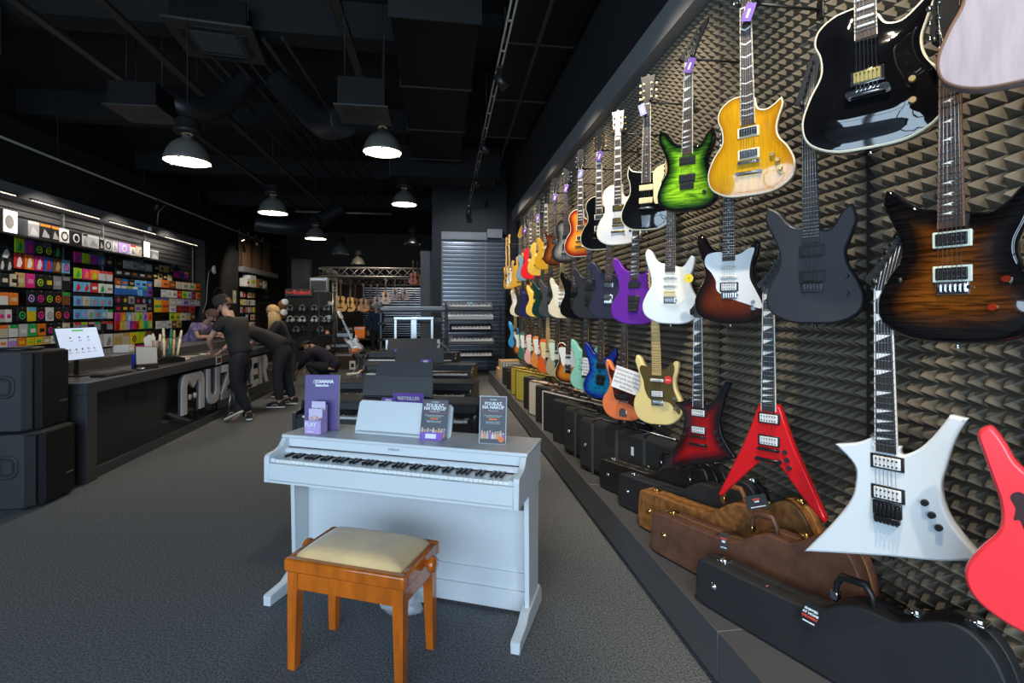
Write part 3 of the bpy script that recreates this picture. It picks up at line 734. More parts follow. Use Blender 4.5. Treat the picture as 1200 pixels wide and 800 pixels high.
guitar('green flame-top guitar with black edges and a pointed black headstock', 806, 248, X1, 45, 'super', b_green, head='jackson', inlay='fin', binding=m_ivory, neckm=m_maple, bridge='fixed', hardware=M_BLACK, knobs='1', tagc=tagm, roll=1)
guitar('black double-cut guitar with cream pickups, cream side guard and chrome tail plate', 758, 270, X1, 50, 'revstar', b_black, rim=m_ivory, carve=.006, head='3x3', inlay='dot', binding=m_ivory, pick='pp', pickm=m_pcream, bridge='trap', guard=G_rev, guardm=m_pcream, knobs=None, tunerm=m_pcream, tagc=tagb, tagside=-1, roll=1)
guitar('white single-cut guitar with gold hardware and white headstock, top row', 726, 287, X1, 50, 'lp', b_white, rim=m_ivory, carve=.008, head='3x3', headm=mat('pale_grey_headstock', (.5, .5, .5), .3), inlay='block', binding=m_ivory, hardware=M_GOLD, ring=M_BLACK, cover=M_GOLD, bridge='tom', knobs='1')
guitar('glossy black single-cut guitar with gold-ringed pickups beside the white one', 704, 293, X1, 50, 'lp', b_black, rim=m_ivory, carve=.008, head='round', inlay='block', binding=m_ivory, hardware=M_GOLD, ring=m_ivory, cover=M_CHROME, bridge='tom', knobs='4', knobm=M_GOLD, tagc=tagm)
guitar('cherry and amber sunburst single-cut guitar with a blue and purple tag', 682, 301, X1, 50, 'lp', b_sun, rim=m_ivory, carve=.008, head='round', inlay='trap', binding=m_ivory, hardware=M_CHROME, ring=m_ivory, cover=M_GOLD, bridge='tom', knobs='4', knobm=M_GOLD, tagc=tagb)
guitar('charcoal grey burst single-cut guitar with f-hole and a purple tag', 665, 308, X1, 50, 'lp', b_grey, carve=.008, head='prs', inlay=None, bridge='tom', knobs='2', tagc=tagm, lod=1)
guitar('brown walnut burst guitar with pointed left horn and silver pickup', 652, 311, X1, 50, 'wolf', b_wal, carve=.006, head='3x3', inlay='dot', cover=M_CHROME, bridge='tom', knobs='1', tagc=tagm, lod=1)
guitar('ochre gold double-cut guitar left of the walnut one, top row', 641, 316, X1, 50, 'dc', b_ochre, head='3x3', inlay='block', binding=m_ivory, pick='pp', pickm=m_pcream, bridge='wrap', knobs='2', lod=1)
guitar('pale gold single-cut guitar between the red and the ochre ones, top row', 632, 323, X1, 50, 'lp', b_ygold, carve=.006, head='round', inlay='trap', binding=m_ivory, pick='pp', pickm=m_pcream, bridge='wrap', knobs='2', tagc=tagm, lod=1)
guitar('bright red solid-body guitar far along the top row', 623, 327, X1, 50, 'lp', b_red, head='round', inlay='trap', pick='pp', pickm=m_pcream, guard=G_rev, guardm=m_pcream, bridge='wrap', knobs='2', lod=1)
guitar('pale blue solid-body guitar behind the red one, top row', 616.5, 329, X1, 50, 'dc', b_lblue, head='strat', inlay='dot', bridge='fixed', knobs='2', tagc=tagm, lod=1)
guitar('mustard yellow angular guitar with a long pointed lower wing, top row', 610, 337, X1, 62, 'explorer', b_ochre, head='point', headm=b_ochre, inlay='dot', bridge='tom', knobs='2', lod=1)
guitar('slim pale maple-neck guitar at the far end of the top row, right of two', 598, 338, X1, 12, 'tele', b_cream, head='strat', headm=m_maple, board=m_mapl2, bridge='ashtray', pick='tele', lod=1)
guitar('amber guitar at the very far end of the top row, left of two', 594.5, 339, X1, 12, 'strat', b_ochre, head='strat', headm=m_maple, board=m_mapl2, bridge='trem', lod=1)
# ---- middle row
guitar('dark orange flame-top guitar with black rim, bird inlays and cream-ringed pickups', 1122, 402, 1.38, 22, 'prs', b_prs, carve=.010, w=1.08, head='prs', inlay='bird', ring=mat('pale_green_cream_ring', (.66, .72, .62), .35), bridge='trem', knobs='pr', knobm=m_amber, neckm=m_mahog, binding=mat('edge_brown', (.18, .1, .06), .4), zb=.15, roll=-.3)
guitar('satin black pointed-horn guitar with black hardware, below the amber yellow one', 955, 379, X2, 35, 'super', b_mblack, head='point', headm=b_mblack, inlay=None, board=m_fbe, neckm=b_mblack, pick='hh', hardware=mat('black_nickel', (.10, .10, .11), .25, .9), bridge='fixed', knobs='dz', tagc=tagm, roll=-1)
guitar('dark brown burst guitar with white pickguard and white pickups', 856, 379, X2, 42, 'strat', b_brown, head='strat', headm=M_BLACK, guard=G_pac, guardm=m_wg, pick='hss', pickm=M_WHITE, ring=M_BLACK, cover=M_WHITE, bridge='trem', knobs='tl', knobm=M_CHROME)
guitar('ice white guitar with round sticker and white pickguard, middle row', 786, 379.5, X1, 45, 'strat', b_ice, head='strat', headm=m_maple, guard=G_wst, guardm=mat('parchment_guard', (.8, .8, .72), .4), pick='hss', cover=m_pcream, ring=m_wg, bridge='trem', knobs=None, roll=1)
guitar('metallic purple guitar with black tremolo and shark-tooth inlays', 743, 380, X1, 48, 'super', b_purple, head='jackson', inlay='fin', board=m_fb, bridge='floyd', hardware=M_BLACK, knobs='1', tagc=tagm, roll=2)
guitar('satin indigo guitar with chrome pickups left of the purple one', 713, 374, X1, 48, 'super', b_indigo, head='strat', inlay='dot', board=mat('reddish_board', (.16, .06, .03), .5), cover=M_CHROME, ring=M_CHROME, bridge='fixed', knobs='1', roll=2, lod=1)
guitar('satin charcoal pointed-horn guitar left of the indigo one', 691, 373.5, X1, 48, 'super', b_char, head='point', inlay='dot', pick='rail', hardware=M_DARKM, bridge='fixed', knobs='1', roll=1, lod=1)
guitar('glossy black guitar with blue sheen between the charcoal and cream ones', 674.5, 373, X1, 48, 'super', b_black, head='jackson', inlay='dot', pick='rail', hardware=M_DARKM, bridge='floyd', lod=1)
guitar('worn cream guitar with three pale pickups and maple neck', 659, 373, X1, 48, 'strat', b_cream, head='strat', headm=m_maple, board=m_mapl2, guard=G_strat, guardm=mat('aged_guard', (.75, .72, .6), .4), pick='sss', bridge='trem', lod=1, roll=1)
guitar('slate grey satin guitar left of the cream one, middle row', 646, 372, X1, 48, 'super', mat('slate_satin', (.05, .057, .065), .4), head='point', inlay='dot', bridge='fixed', lod=1)
guitar('dark green guitar between the slate grey and yellow ones, middle row', 637, 372, X1, 48, 'super', b_dgreen, head='3x3', inlay='dot', bridge='fixed', lod=1)
guitar('soft yellow guitar between the navy and dark green ones, middle row', 629, 371.5, X1, 48, 'strat', plain('graffiti_yellow', (.75, .5, .09), .2), head='strat', headm=m_maple, pick='hh', bridge='trem', lod=1)
guitar('navy blue guitar left of the yellow one, middle row', 619.8, 371.5, X1, 48, 'strat', b_navy, head='strat', headm=m_maple, pick='hh', bridge='trem', lod=1)
guitar('near-black guitar right of the cream far one, middle row', 613.8, 371, X1, 48, 'strat', b_char, head='strat', headm=m_maple, pick='hh', bridge='trem', lod=1)
guitar('cream guitar with white guard far along the middle row', 608, 371, X1, 48, 'strat', b_cream, head='strat', headm=m_maple, board=m_mapl2, guard=G_strat, guardm=m_wg, pick='sss', bridge='trem', lod=1)
guitar('black guitar at the far end of the middle row', 602, 371, X1, 48, 'tele', b_black, head='tele', headm=m_maple, board=m_mapl2, pick='tele', bridge='ashtray', lod=1)
# ---- bottom row
guitar('fluorescent coral guitar with grip cut-out, cut off by the right edge', 1247, 756, X3, 33, 'jem', b_jem, roll=2.5, head='point', inlay='dot', bridge='floyd', hardware=M_BLACK, knobs='1', hole=[(-9.6,30.5),(-8,32),(-5.6,29.6),(-4.0,25),(-4.8,22.6),(-6.2,24.2),(-6.8,23.2),(-7.8,25.6),(-8.8,25.4),(-8.6,28)])
guitar('white angular four-point guitar with black tremolo, lowest row', 1045, 650, 1.335, 28, 'kelly', b_wkel, rim=None, head='jackson', inlay='fin', binding=M_WHITE, board=m_fbe, neckm=m_mapl2, cover=M_WHITE, ring=m_pcase, bridge='floyd', hardware=mat('black_chrome', (.05, .05, .055), .25, .8), knobs='k', zb=.15, w=.98, h=.96, roll=-1)
guitar('cherry red V-shaped guitar with black knobs and shark-tooth inlays', 903, 572, X3, 38, 'vee', b_vred, rim=None, head='jackson', inlay='fin', binding=M_WHITE, board=m_fbe, cover=M_WHITE, ring=m_pcase, bridge='tom', hardware=mat('black_chrome', (.05, .05, .055), .25, .8), knobs='v', zb=.165, roll=0, w=1.0)
guitar('dark red angular guitar with black-burst edges left of the red V', 820, 543, 1.40, 42, 'kelly', b_kred, head='jackson', inlay='fin', binding=M_WHITE, board=m_fbe, cover=M_WHITE, ring=m_pcase, bridge='tom', hardware=mat('black_chrome', (.05, .05, .055), .25, .8), knobs='k', zb=.15, w=.92)
guitar('pale yellow guitar with bronze pickguard and red round sticker', 773, 497, X1, 42, 'duo', b_yel, head='strat', headm=m_maple, board=m_mapl2, guard=G_duo, guardm=m_goldg, pick='sh', cover=M_WHITE, bridge='fixed', knobs='dz', knobm=M_CHROME, roll=-1.5)
guitar('coral orange offset guitar with a white paper note across its strings', 732, 492, X1, 42, 'jag', b_orange, head='strat', headm=m_maple, guard=G_jag, guardm=m_tort, pick='rail', bridge='float', knobs=None, roll=1)
guitar('blue burl-top guitar with dark speckles and black pickups', 705, 467, X1, 42, 'super', b_burl, head='point', inlay='dot', pick='rail', hardware=M_DARKM, bridge='fixed', knobs='1', roll=1)
guitar('mint green guitar with a white paper note, lowest row', 687, 457.5, X1, 42, 'super', b_mint, head='point', headm=b_mint, inlay='dot', pick='hss', bridge='trem', roll=1, lod=1)
guitar('tobacco sunburst guitar with white pickguard and chrome bridge plate', 667, 449, X1, 42, 'tele', b_tsun, rim=m_ivory, head='tele', headm=m_maple, guard=G_tele, guardm=m_wg, pick='tele', bridge='ashtray', knobs='tl', knobm=M_CHROME, roll=1, lod=1)
guitar('sand green guitar with pale guard left of the tobacco sunburst one', 654.5, 441.5, X1, 42, 'tele', b_sage, head='tele', headm=m_maple, guard=G_tele1, guardm=m_mint_g, pick='tele', bridge='ashtray', lod=1)
guitar('bright red-orange guitar with cream guard, lowest row', 643.5, 437.5, X1, 42, 'tele', b_tor, head='tele', headm=m_maple, board=m_mapl2, guard=G_tele1, guardm=m_pcream, pick='tele', bridge='ashtray', lod=1)
guitar('light orange guitar with pale grey guard, lowest row', 634.5, 431.5, X1, 42, 'tele', b_tor2, head='tele', headm=m_maple, guard=G_tele1, guardm=m_wg, pick='tele', bridge='ashtray', lod=1)
guitar('shell pink guitar with mint guard, lowest row', 626, 427, X1, 42, 'tele', b_shell, head='tele', headm=m_maple, guard=G_tele1, guardm=m_mint_g, pick='tele', bridge='ashtray', lod=1)
guitar('dark teal green guitar with white guard far along the lowest row', 617.5, 422, X1, 42, 'tele', b_teal, head='tele', headm=m_maple, guard=G_tele1, guardm=m_wg, pick='tele', bridge='ashtray', lod=1)
guitar('brown sunburst guitar far along the lowest row', 611, 417, X1, 42, 'strat', b_tsun, head='strat', headm=m_maple, guard=G_strat, guardm=m_wg, pick='sss', bridge='trem', lod=1)
guitar('lake blue guitar at the far end of the lowest row', 605, 408, X1, 42, 'super', b_blue2, head='strat', headm=m_maple, board=m_mapl2, pick='hh', bridge='trem', lod=1)
# paper notes on two guitars, sticker
def note(label, u, v, d, phi, w_, h_, roll, lines=5):
    p = pt(u, v, d); e = empty('paper_note', label, 'note', p, math.radians(phi - 90), 'paper notes clipped to guitars'); e.rotation_euler = (math.radians(-6), math.radians(roll), math.radians(phi - 90))
    MB().box(-w_ / 2, w_ / 2, -.0008, .0008, -h_ / 2, h_ / 2).build('sheet', M_PAPER, e)
    for k in range(lines):
        text_mesh('text_line', ['Instrument na wystawie', 'prosimy nie dotykac', 'bez zgody sprzedawcy', 'zapytaj obsluge sklepu', 'dziekujemy'][k], .018 * h_ / .12, M_INK, e, face_front(0, -.0012, h_ * .36 - k * h_ * .18), .0002)
note('white paper note laid over the strings of the coral orange guitar', 736, 446, depth_on_x(736, X1) - .06, 42, .22, .15, 14)
note('white paper note laid over the strings of the mint guitar', 690, 430, depth_on_x(690, X1) - .06, 42, .13, .15, 3)
def sticker(label, u, v, d, phi, r, m1, txt, tm):
    e = empty('sticker', label, 'sticker', pt(u, v, d), math.radians(phi - 90))
    MB().cyl((0, .001, 0), (0, -.0008, 0), r, n=24).build('disc', m1, e)
    text_mesh('print', txt, r * .5, tm, e, face_front(0, -.0012, 0), .0002)
sticker('red round sticker on the bronze guard of the pale yellow guitar', 783, 445, depth_on_x(786, X1) - .032, 42, .022, mat('red_sticker', (.7, .03, .03), .4), 'Squier', M_PAPER)
sticker('yellow and black round sticker on the ice white guitar', 807, 326, depth_on_x(807, X1) - .032, 45, .024, mat('yellow_sticker', (.8, .6, .03), .4), '10', M_INK)
# ================================================================= digital pianos
m_pw = mat('satin_white_cabinet', (.64, .67, .69), .32, spec=.5)
m_pw2 = mat('gloss_white_fallboard', (.78, .8, .82), .12, coat=.6)
m_wkey = mat('white_key', (.82, .82, .80), .25, coat=.4)
m_bkey = mat('black_key', (.01, .01, .011), .3)
m_dk = mat('black_woodgrain_cabinet', (.018, .018, .020), .38, bump=.15, bscale=60, stretch=(1, 1, 12))
m_dkw = mat('rosewood_cabinet', (.10, .05, .022), .4, var=.4, vscale=10, stretch=(1, 8, 1))
m_rst = mat('black_rest_sheen_grey', (.05, .05, .054), .3, bump=.15, bscale=60, stretch=(12, 1, 1))  # black rests coloured greyer than the cabinets to stand in for reflected light
BW = 1.222 / 52
def piano(label, loc, rz, W=1.357, m=None, m2=None, msl=None, detail=False, rest=None, restm=None, ztop=.835, group=None, brand=True):
    t = empty('digital_piano', label, 'digital piano', loc, rz, group)
    hw = W / 2; zt = ztop; dz = ztop - .835
    prof = [(0, .625), (0, .742), (.006, .756), (.02, .762), (.07, .768), (.1, .782), (.118, .805), (.126, .817), (.42, .817), (.42, .625)]
    prof = [(y, z + dz) for y, z in prof]
    for s in (-1, 1):
        x0 = s * hw; x1 = s * (hw - .028)
        MB().prism(prof, min(x0, x1), max(x0, x1), 'YZ', .003).build('side_arm', msl or m, t)
        leg = [(.20, .06), (.185, .625 + dz), (.395, .625 + dz), (.375, .06)]
        MB().prism(leg, min(x0 - s * .004, x1), max(x0 - s * .004, x1), 'YZ', .002).build('leg', msl or m, t)
        ft = [(0, .004), (0, .052), (.01, .056), (.12, .066), (.165, .092), (.40, .10), (.43, .06), (.43, .004)]
        MB().prism(ft, min(x0 + s * .004, x1 - s * .012), max(x0 + s * .004, x1 - s * .012), 'YZ', .004).build('foot', msl or m, t)
    xi = hw - .028
    MB().box(-hw - .004, hw + .004, .128, .424, zt - .018, zt, .004).build('lid', m, t)
    kb = MB().box(-xi, xi, .0, .018, .632 + dz, .722 + dz, .003).box(-xi, xi, .0, .42, .625 + dz, .64 + dz)
    kb.build('key_bed', m, t)
    for a_, b_ in ((-xi, -.611), (.611, xi)): MB().box(a_, b_, .018, .16, .70 + dz, .742 + dz).build('cheek_block', m, t)
    MB().box(-xi, xi, .15, .165, .768 + dz, .817 + dz).build('control_panel', m, t)
    MB().box(-xi, xi, .1465, .1495, .765 + dz, .7695 + dz).build('panel_gap', M_INK, t)
    fb = MB(); pr = [(.146, .765 + dz), (.128, .762 + dz), (.119, .754 + dz), (.121, .744 + dz), (.14, .740 + dz), (.165, .745 + dz), (.165, .765 + dz)]
    fb.prism(pr, -xi, xi, 'YZ', .001).build('fallboard', m2 or m, t)
    MB().box(-xi, xi, .125, .165, .734 + dz, .7405 + dz).build('key_felt', mat('dark_felt', (.05, .012, .015), .9), t)
    MB().box(-xi + .002, xi - .002, .30, .315, .02, .503).build('back_panel', m, t)
    MB().box(-xi + .002, xi - .002, .278, .30, .02, .115, .002).box(-xi + .002, xi - .002, .290, .30, .115, .20, .001).build('lower_rail', m, t)
    MB().box(-xi, xi, .165, .42, .64 + dz, .80 + dz).build('cabinet_back', m, t)
    # keys: 52 white, 36 black
    ztk = .736 + dz
    if detail:
        w0 = MB().box(-BW / 2 + .0006, BW / 2 - .0006, .021, .15, ztk - .02, ztk, .0012).build('white_key', m_wkey, t)
        w0.location = (-.611 + BW / 2, 0, 0)
        for k in range(1, 52):
            c = w0.copy(); COL.objects.link(c); c.location = (-.611 + BW * (k + .5), 0, 0)
        pf = [(.060, ztk), (.066, ztk + .0115), (.15, ztk + .0125), (.15, ztk)]
        b0 = MB().prism(pf, -.0064, .0064, 'YZ', .0012).build('black_key', m_bkey, t); first = True
        for k in range(51):
            if (k % 7) in (0, 2, 3, 5, 6):
                c = b0 if first else b0.copy()
                if not first: COL.objects.link(c)
                first = False; c.location = (-.611 + BW * (k + 1), 0, 0)
    else:
        q = MB()
        for k in range(52): q.box(-.611 + BW * k + .0008, -.611 + BW * (k + 1) - .0008, .021, .15, ztk - .02, ztk)
        q.build('white_keyboard', m_wkey, t); q = MB()
        for k in range(51):
            if (k % 7) in (0, 2, 3, 5, 6): q.box(-.611 + BW * (k + 1) - .0055, -.611 + BW * (k + 1) + .0055, .066, .15, ztk, ztk + .012)
        q.build('black_keyboard', m_bkey, t)
    # pedals
    pb = MB().box(-.12, .12, .2, .30, .03, .10, .004).build('pedal_box', m, t)
    for k in (-1, 0, 1):
        MB().box(k * .065 - .011, k * .065 + .011, .115, .2, .045, .053, .003).sphere((k * .065, .115, .049), (.014, .02, .006), 10, 5).build('pedal', M_CHROME, pb)
    if rest:
        x0, x1, hgt, yb = rest
        r = MB(); r.M = Matrix.Translation((0, yb, zt + .002)) @ Matrix.Rotation(math.radians(-16), 4, 'X')
        pl = [(x0 + .008, 0), (x1 - .008, 0), (x1, .01), (x1 - .004, hgt - .015), (x1 - .018, hgt), (x0 + .018, hgt), (x0 + .004, hgt - .015), (x0, .01)]
        r.prism(pl, 0, .016, 'XZ', .002).build('music_rest', restm or (m if m is m_pw else m_rst), t)
        MB().box(x0 + .02, x1 - .02, yb - .028, yb, zt, zt + .012, .003).build('music_ledge', restm or m, t)
    if brand:
        text_mesh('brand_lettering', 'YAMAHA', .016, mat('silver_print', (.35, .37, .4), .3, .6) if m is m_pw else mat('pale_print', (.6, .6, .6), .4), t, face_front(-.02, .1495, .795 + dz), .0002, bold=.0004)
    return t
PA = math.radians(-24.5)
P0 = (-.257, 2.411)
def on_p(x, y, z=0):   # a point in the white piano's own frame
    return Vector((P0[0] + x * math.cos(PA) - y * math.sin(PA), P0[1] + x * math.sin(PA) + y * math.cos(PA), z))
piano('white digital piano in front with white music rest and full keyboard', (P0[0], P0[1], 0), PA, W=1.33, m=m_pw, m2=m_pw2, detail=True,
      rest=(-.325, .23, .17, .275))
def lin(u, v, d): return pt(u, v, d)
gp = 'row of dark digital pianos behind the white one'
piano('black digital piano directly behind the white one, bestseller card on its lid', (-.385, 3.61, 0), math.radians(-17.5), m=m_dk, group=gp, rest=(-.29, .27, .16, .30), ztop=.83)
piano('second black digital piano behind the white one, plain black rest', (-.36, 4.60, 0), math.radians(-14), m=m_dk, group=gp, rest=(-.31, .25, .17, .30), ztop=.83)
piano('dark digital piano with brown rosewood side panels in the middle of the row', (-.25, 6.05, 0), math.radians(-12), m=m_dk, msl=m_dkw, group=gp, rest=(-.34, .27, .19, .30), ztop=.84)
piano('farthest black digital piano of the row, before the chrome rack', (-.40, 7.40, 0), math.radians(-12), m=m_dk, group=gp, rest=(-.42, .33, .20, .30), ztop=.88, brand=False)

# ---- bench
m_bw = mat('orange_lacquered_wood', (.55, .125, .008), .22, coat=.7, var=.28, vscale=14, stretch=(1.2, 1.2, .25))
m_velvet = mat('cream_velvet', (.80, .53, .24), .85, sheen=.6, var=.13, vscale=7)
BC = (-.308, 2.229)
bn = empty('piano_bench', 'orange wooden piano bench with cream velvet seat and round side knobs', 'bench', (BC[0], BC[1], 0), PA)
w2, d2 = .277, .166
for sx in (-1, 1):
    for sy in (-1, 1):
        q = MB(); xo = sx * (w2 - .012); yo = sy * (d2 - .012); k = .048; kk = .034
        xs = (xo, xo - sx * k); ys2 = (yo, yo - sy * k); xb = (xo, xo - sx * kk); yb2 = (yo, yo - sy * kk)
        q.add([(xb[0], yb2[0], 0), (xb[1], yb2[0], 0), (xb[1], yb2[1], 0), (xb[0], yb2[1], 0), (xs[0], ys2[0], .405), (xs[1], ys2[0], .405), (xs[1], ys2[1], .405), (xs[0], ys2[1], .405)],
              [(3, 2, 1, 0), (4, 5, 6, 7), (0, 1, 5, 4), (1, 2, 6, 5), (2, 3, 7, 6), (3, 0, 4, 7)])
        q.build('leg', m_bw, bn)
for s in (-1, 1):
    MB().box(-w2 + .055, w2 - .055, s * (d2 - .016), s * (d2 - .036), .335, .405, .002).build('apron', m_bw, bn)
    MB().box(s * (w2 - .016), s * (w2 - .036), -d2 + .055, d2 - .055, .335, .405, .002).build('apron', m_bw, bn)
fr = MB()
for s in (-1, 1):
    fr.box(-w2, w2, s * d2, s * (d2 - .035), .408, .463, .008); fr.box(s * w2, s * (w2 - .035), -d2 + .03, d2 - .03, .408, .463, .008)
fr.box(-w2 + .02, w2 - .02, -d2 + .02, d2 - .02, .41, .43)
fr.build('seat_frame', m_bw, bn)
q = MB(); nx, ny = 25, 17; vs = []
def cz(a, b_):
    e = max(abs(a), abs(b_)); return .452 + .052 * (1 - max(0, (e - .55) / .45) ** 2.6) ** .6 - .006 * (a * a + b_ * b_)
for j in range(ny):
    for i in range(nx):
        a = -1 + 2 * i / (nx - 1); b_ = -1 + 2 * j / (ny - 1)
        vs.append((a * (w2 - .022), b_ * (d2 - .022), cz(a, b_)))
fs = [(j * nx + i, j * nx + i + 1, (j + 1) * nx + i + 1, (j + 1) * nx + i) for j in range(ny - 1) for i in range(nx - 1)]
q.add(vs, fs, True).build('seat_cushion', m_velvet, bn)
for s in (-1, 1):
    kn = MB().cyl((s * w2, .03, .425), (s * (w2 + .014), .03, .425), .012, n=14)
    kn.lathe([(0, s * (w2 + .045)), (.026, s * (w2 + .043)), (.032, s * (w2 + .036)), (.032, s * (w2 + .02)), (.026, s * (w2 + .013)), (0, s * (w2 + .012))], 24, (0, 0, 0), 'X')
    kn.v = [Vector((v.x, v.y + (.03 if k >= 28 else 0), v.z + (.425 if k >= 28 else 0))) for k, v in enumerate(kn.v)]
    kn.build('height_knob', m_bw, bn)
# clear plastic wrap over the white piano's pedals
def crumple(name, label, cat, loc, r, m, seed=1, sc=1.):
    q = MB(); q.sphere((0, 0, 0), r, 18, 12)
    q.v = [v + Vector((noise.noise(v * 40 + Vector((seed, 0, 0))), noise.noise(v * 40 + Vector((0, seed, 5))), noise.noise(v * 40 + Vector((9, 0, seed))))) * .02 * sc for v in q.v]
    o = q.build(name, m, None, loc); tag(o, label, cat); return o
wrp = crumple('plastic_wrap', 'crumpled clear plastic wrap around the pedals of the white piano', 'plastic wrap', on_p(.04, .115, .062), (.11, .06, .045), mat('clear_film', (.8, .84, .86), .15, alpha=.35, spec=.8), 3)
wrp.rotation_euler.z = PA

# ---- displays on the white piano
m_pur = mat('deep_purple_board', (.095, .06, .21), .5); m_lil = mat('lilac_card', (.48, .34, .66), .5)
m_org = mat('orange_print', (.8, .16, .03), .5); m_nvy = mat('slate_navy_print', (.035, .042, .06), .4)
def stand_at(name, label, cat, x, y, z, yaw, tilt=0, group=None):
    p = on_p(x, y, z); e = empty(name, label, cat, p, PA + math.radians(yaw), group); e.rotation_euler = (math.radians(-tilt), 0, PA + math.radians(yaw)); return e
e = stand_at('purple_display_board', 'tall purple display board with white logo on the white piano', 'display board', -.515, .25, .836, 14, 3)
MB().box(-.095, .095, 0, .012, 0, .30, .001).build('board', [m_pur], e)
MB().box(.095, .0965, 0, .012, 0, .30).build('board_edge', mat('tan_board_edge', (.45, .38, .28), .7), e)
q = MB()
for k in range(3): a = math.radians(90 + 120 * k); q.cyl((-.038, -.001, .263), (-.038 + .008 * math.cos(a), -.001, .263 + .008 * math.sin(a)), .0012, n=6)
q.lathe([(.0085, 0), (.0105, 0), (.0105, -.001), (.0085, -.001), (.0085, 0)], 24, (-.038, -.001, .263), 'Y')
q.build('tuning_fork_emblem', M_PAPER, e)
text_mesh('brand_lettering', 'YAMAHA', .024, M_PAPER, e, face_front(.014, -.0008, .263), .0004, bold=.0012)
text_mesh('script_lettering', 'Selection', .020, M_PAPER, e, face_front(.0, -.0008, .243) @ Matrix.Shear('XY', 4, (.3, 0)) if False else face_front(.0, -.0008, .243), .0004, bold=.001)
e = stand_at('leaflet_dispenser', 'lilac leaflet dispenser with PLAY lettering in front of purple board', 'leaflet holder', -.505, .195, .836, 2, 0)
q = MB(); q.box(-.048, .048, -.03, -.028, 0, .072); q.add([(-.048, -.03, 0), (-.048, .03, 0), (-.048, .03, .145), (-.048, -.03, .072)], [(0, 1, 2, 3)]).add([(.048, -.03, 0), (.048, .03, 0), (.048, .03, .145), (.048, -.03, .072)], [(0, 1, 2, 3)])
q.box(-.048, .048, .028, .03, 0, .145); q.box(-.048, .048, -.03, .03, 0, .002); q.build('holder', m_lil, e)
text_mesh('lettering', 'PLAY', .03, M_PAPER, e, face_front(-.012, -.0308, .05), .0004, bold=.001)
text_mesh('lettering', 'WITH US', .014, mat('pale_lilac_print', (.65, .55, .78), .5), e, face_front(-.006, -.0308, .03), .0004, bold=.0005)
text_mesh('lettering', 'YAMAHA', .010, M_PAPER, e, face_front(-.016, -.0308, .013), .0004, bold=.0004)
def leaflet(y, z, lab, seed):
    f = empty('leaflet', lab, 'leaflet', e.location + Matrix.Rotation(PA, 3, 'Z') @ Vector((.004, y, z)), PA + math.radians(2), 'leaflets in the lilac dispenser')
    random.seed(seed); a = MB().box(-.041, .041, 0, .003, 0, .12).build('cover', mat('lilac_white_cover', (.62, .54, .74), .4), f)
    for k in range(9):
        x = random.uniform(-.032, .03); zz = random.uniform(.012, .085)
        q = MB(); q.M = Matrix.Translation((x, -.0006 - k * .0001, zz)) @ Matrix.Rotation(random.uniform(0, 3), 4, 'Y'); q.box(-.010, .010, 0, .0004, -.004, .004)
        q.build('picture_patch', mat(['tan_print', 'brown_print', 'grey_print', 'orange_tan_print'][k % 4], [(.5, .3, .15), (.2, .08, .04), (.5, .5, .55), (.75, .3, .08)][k % 4], .5), a)
    text_mesh('lettering', 'PLAY', .02, M_PAPER, a, face_front(-.012, -.0012, .092), .0003)
leaflet(.015, .045, 'taller lilac leaflet with brown pictures at back of the dispenser', 1)
leaflet(-.01, .01, 'lower lilac leaflet with tan pictures at front of the dispenser', 5)

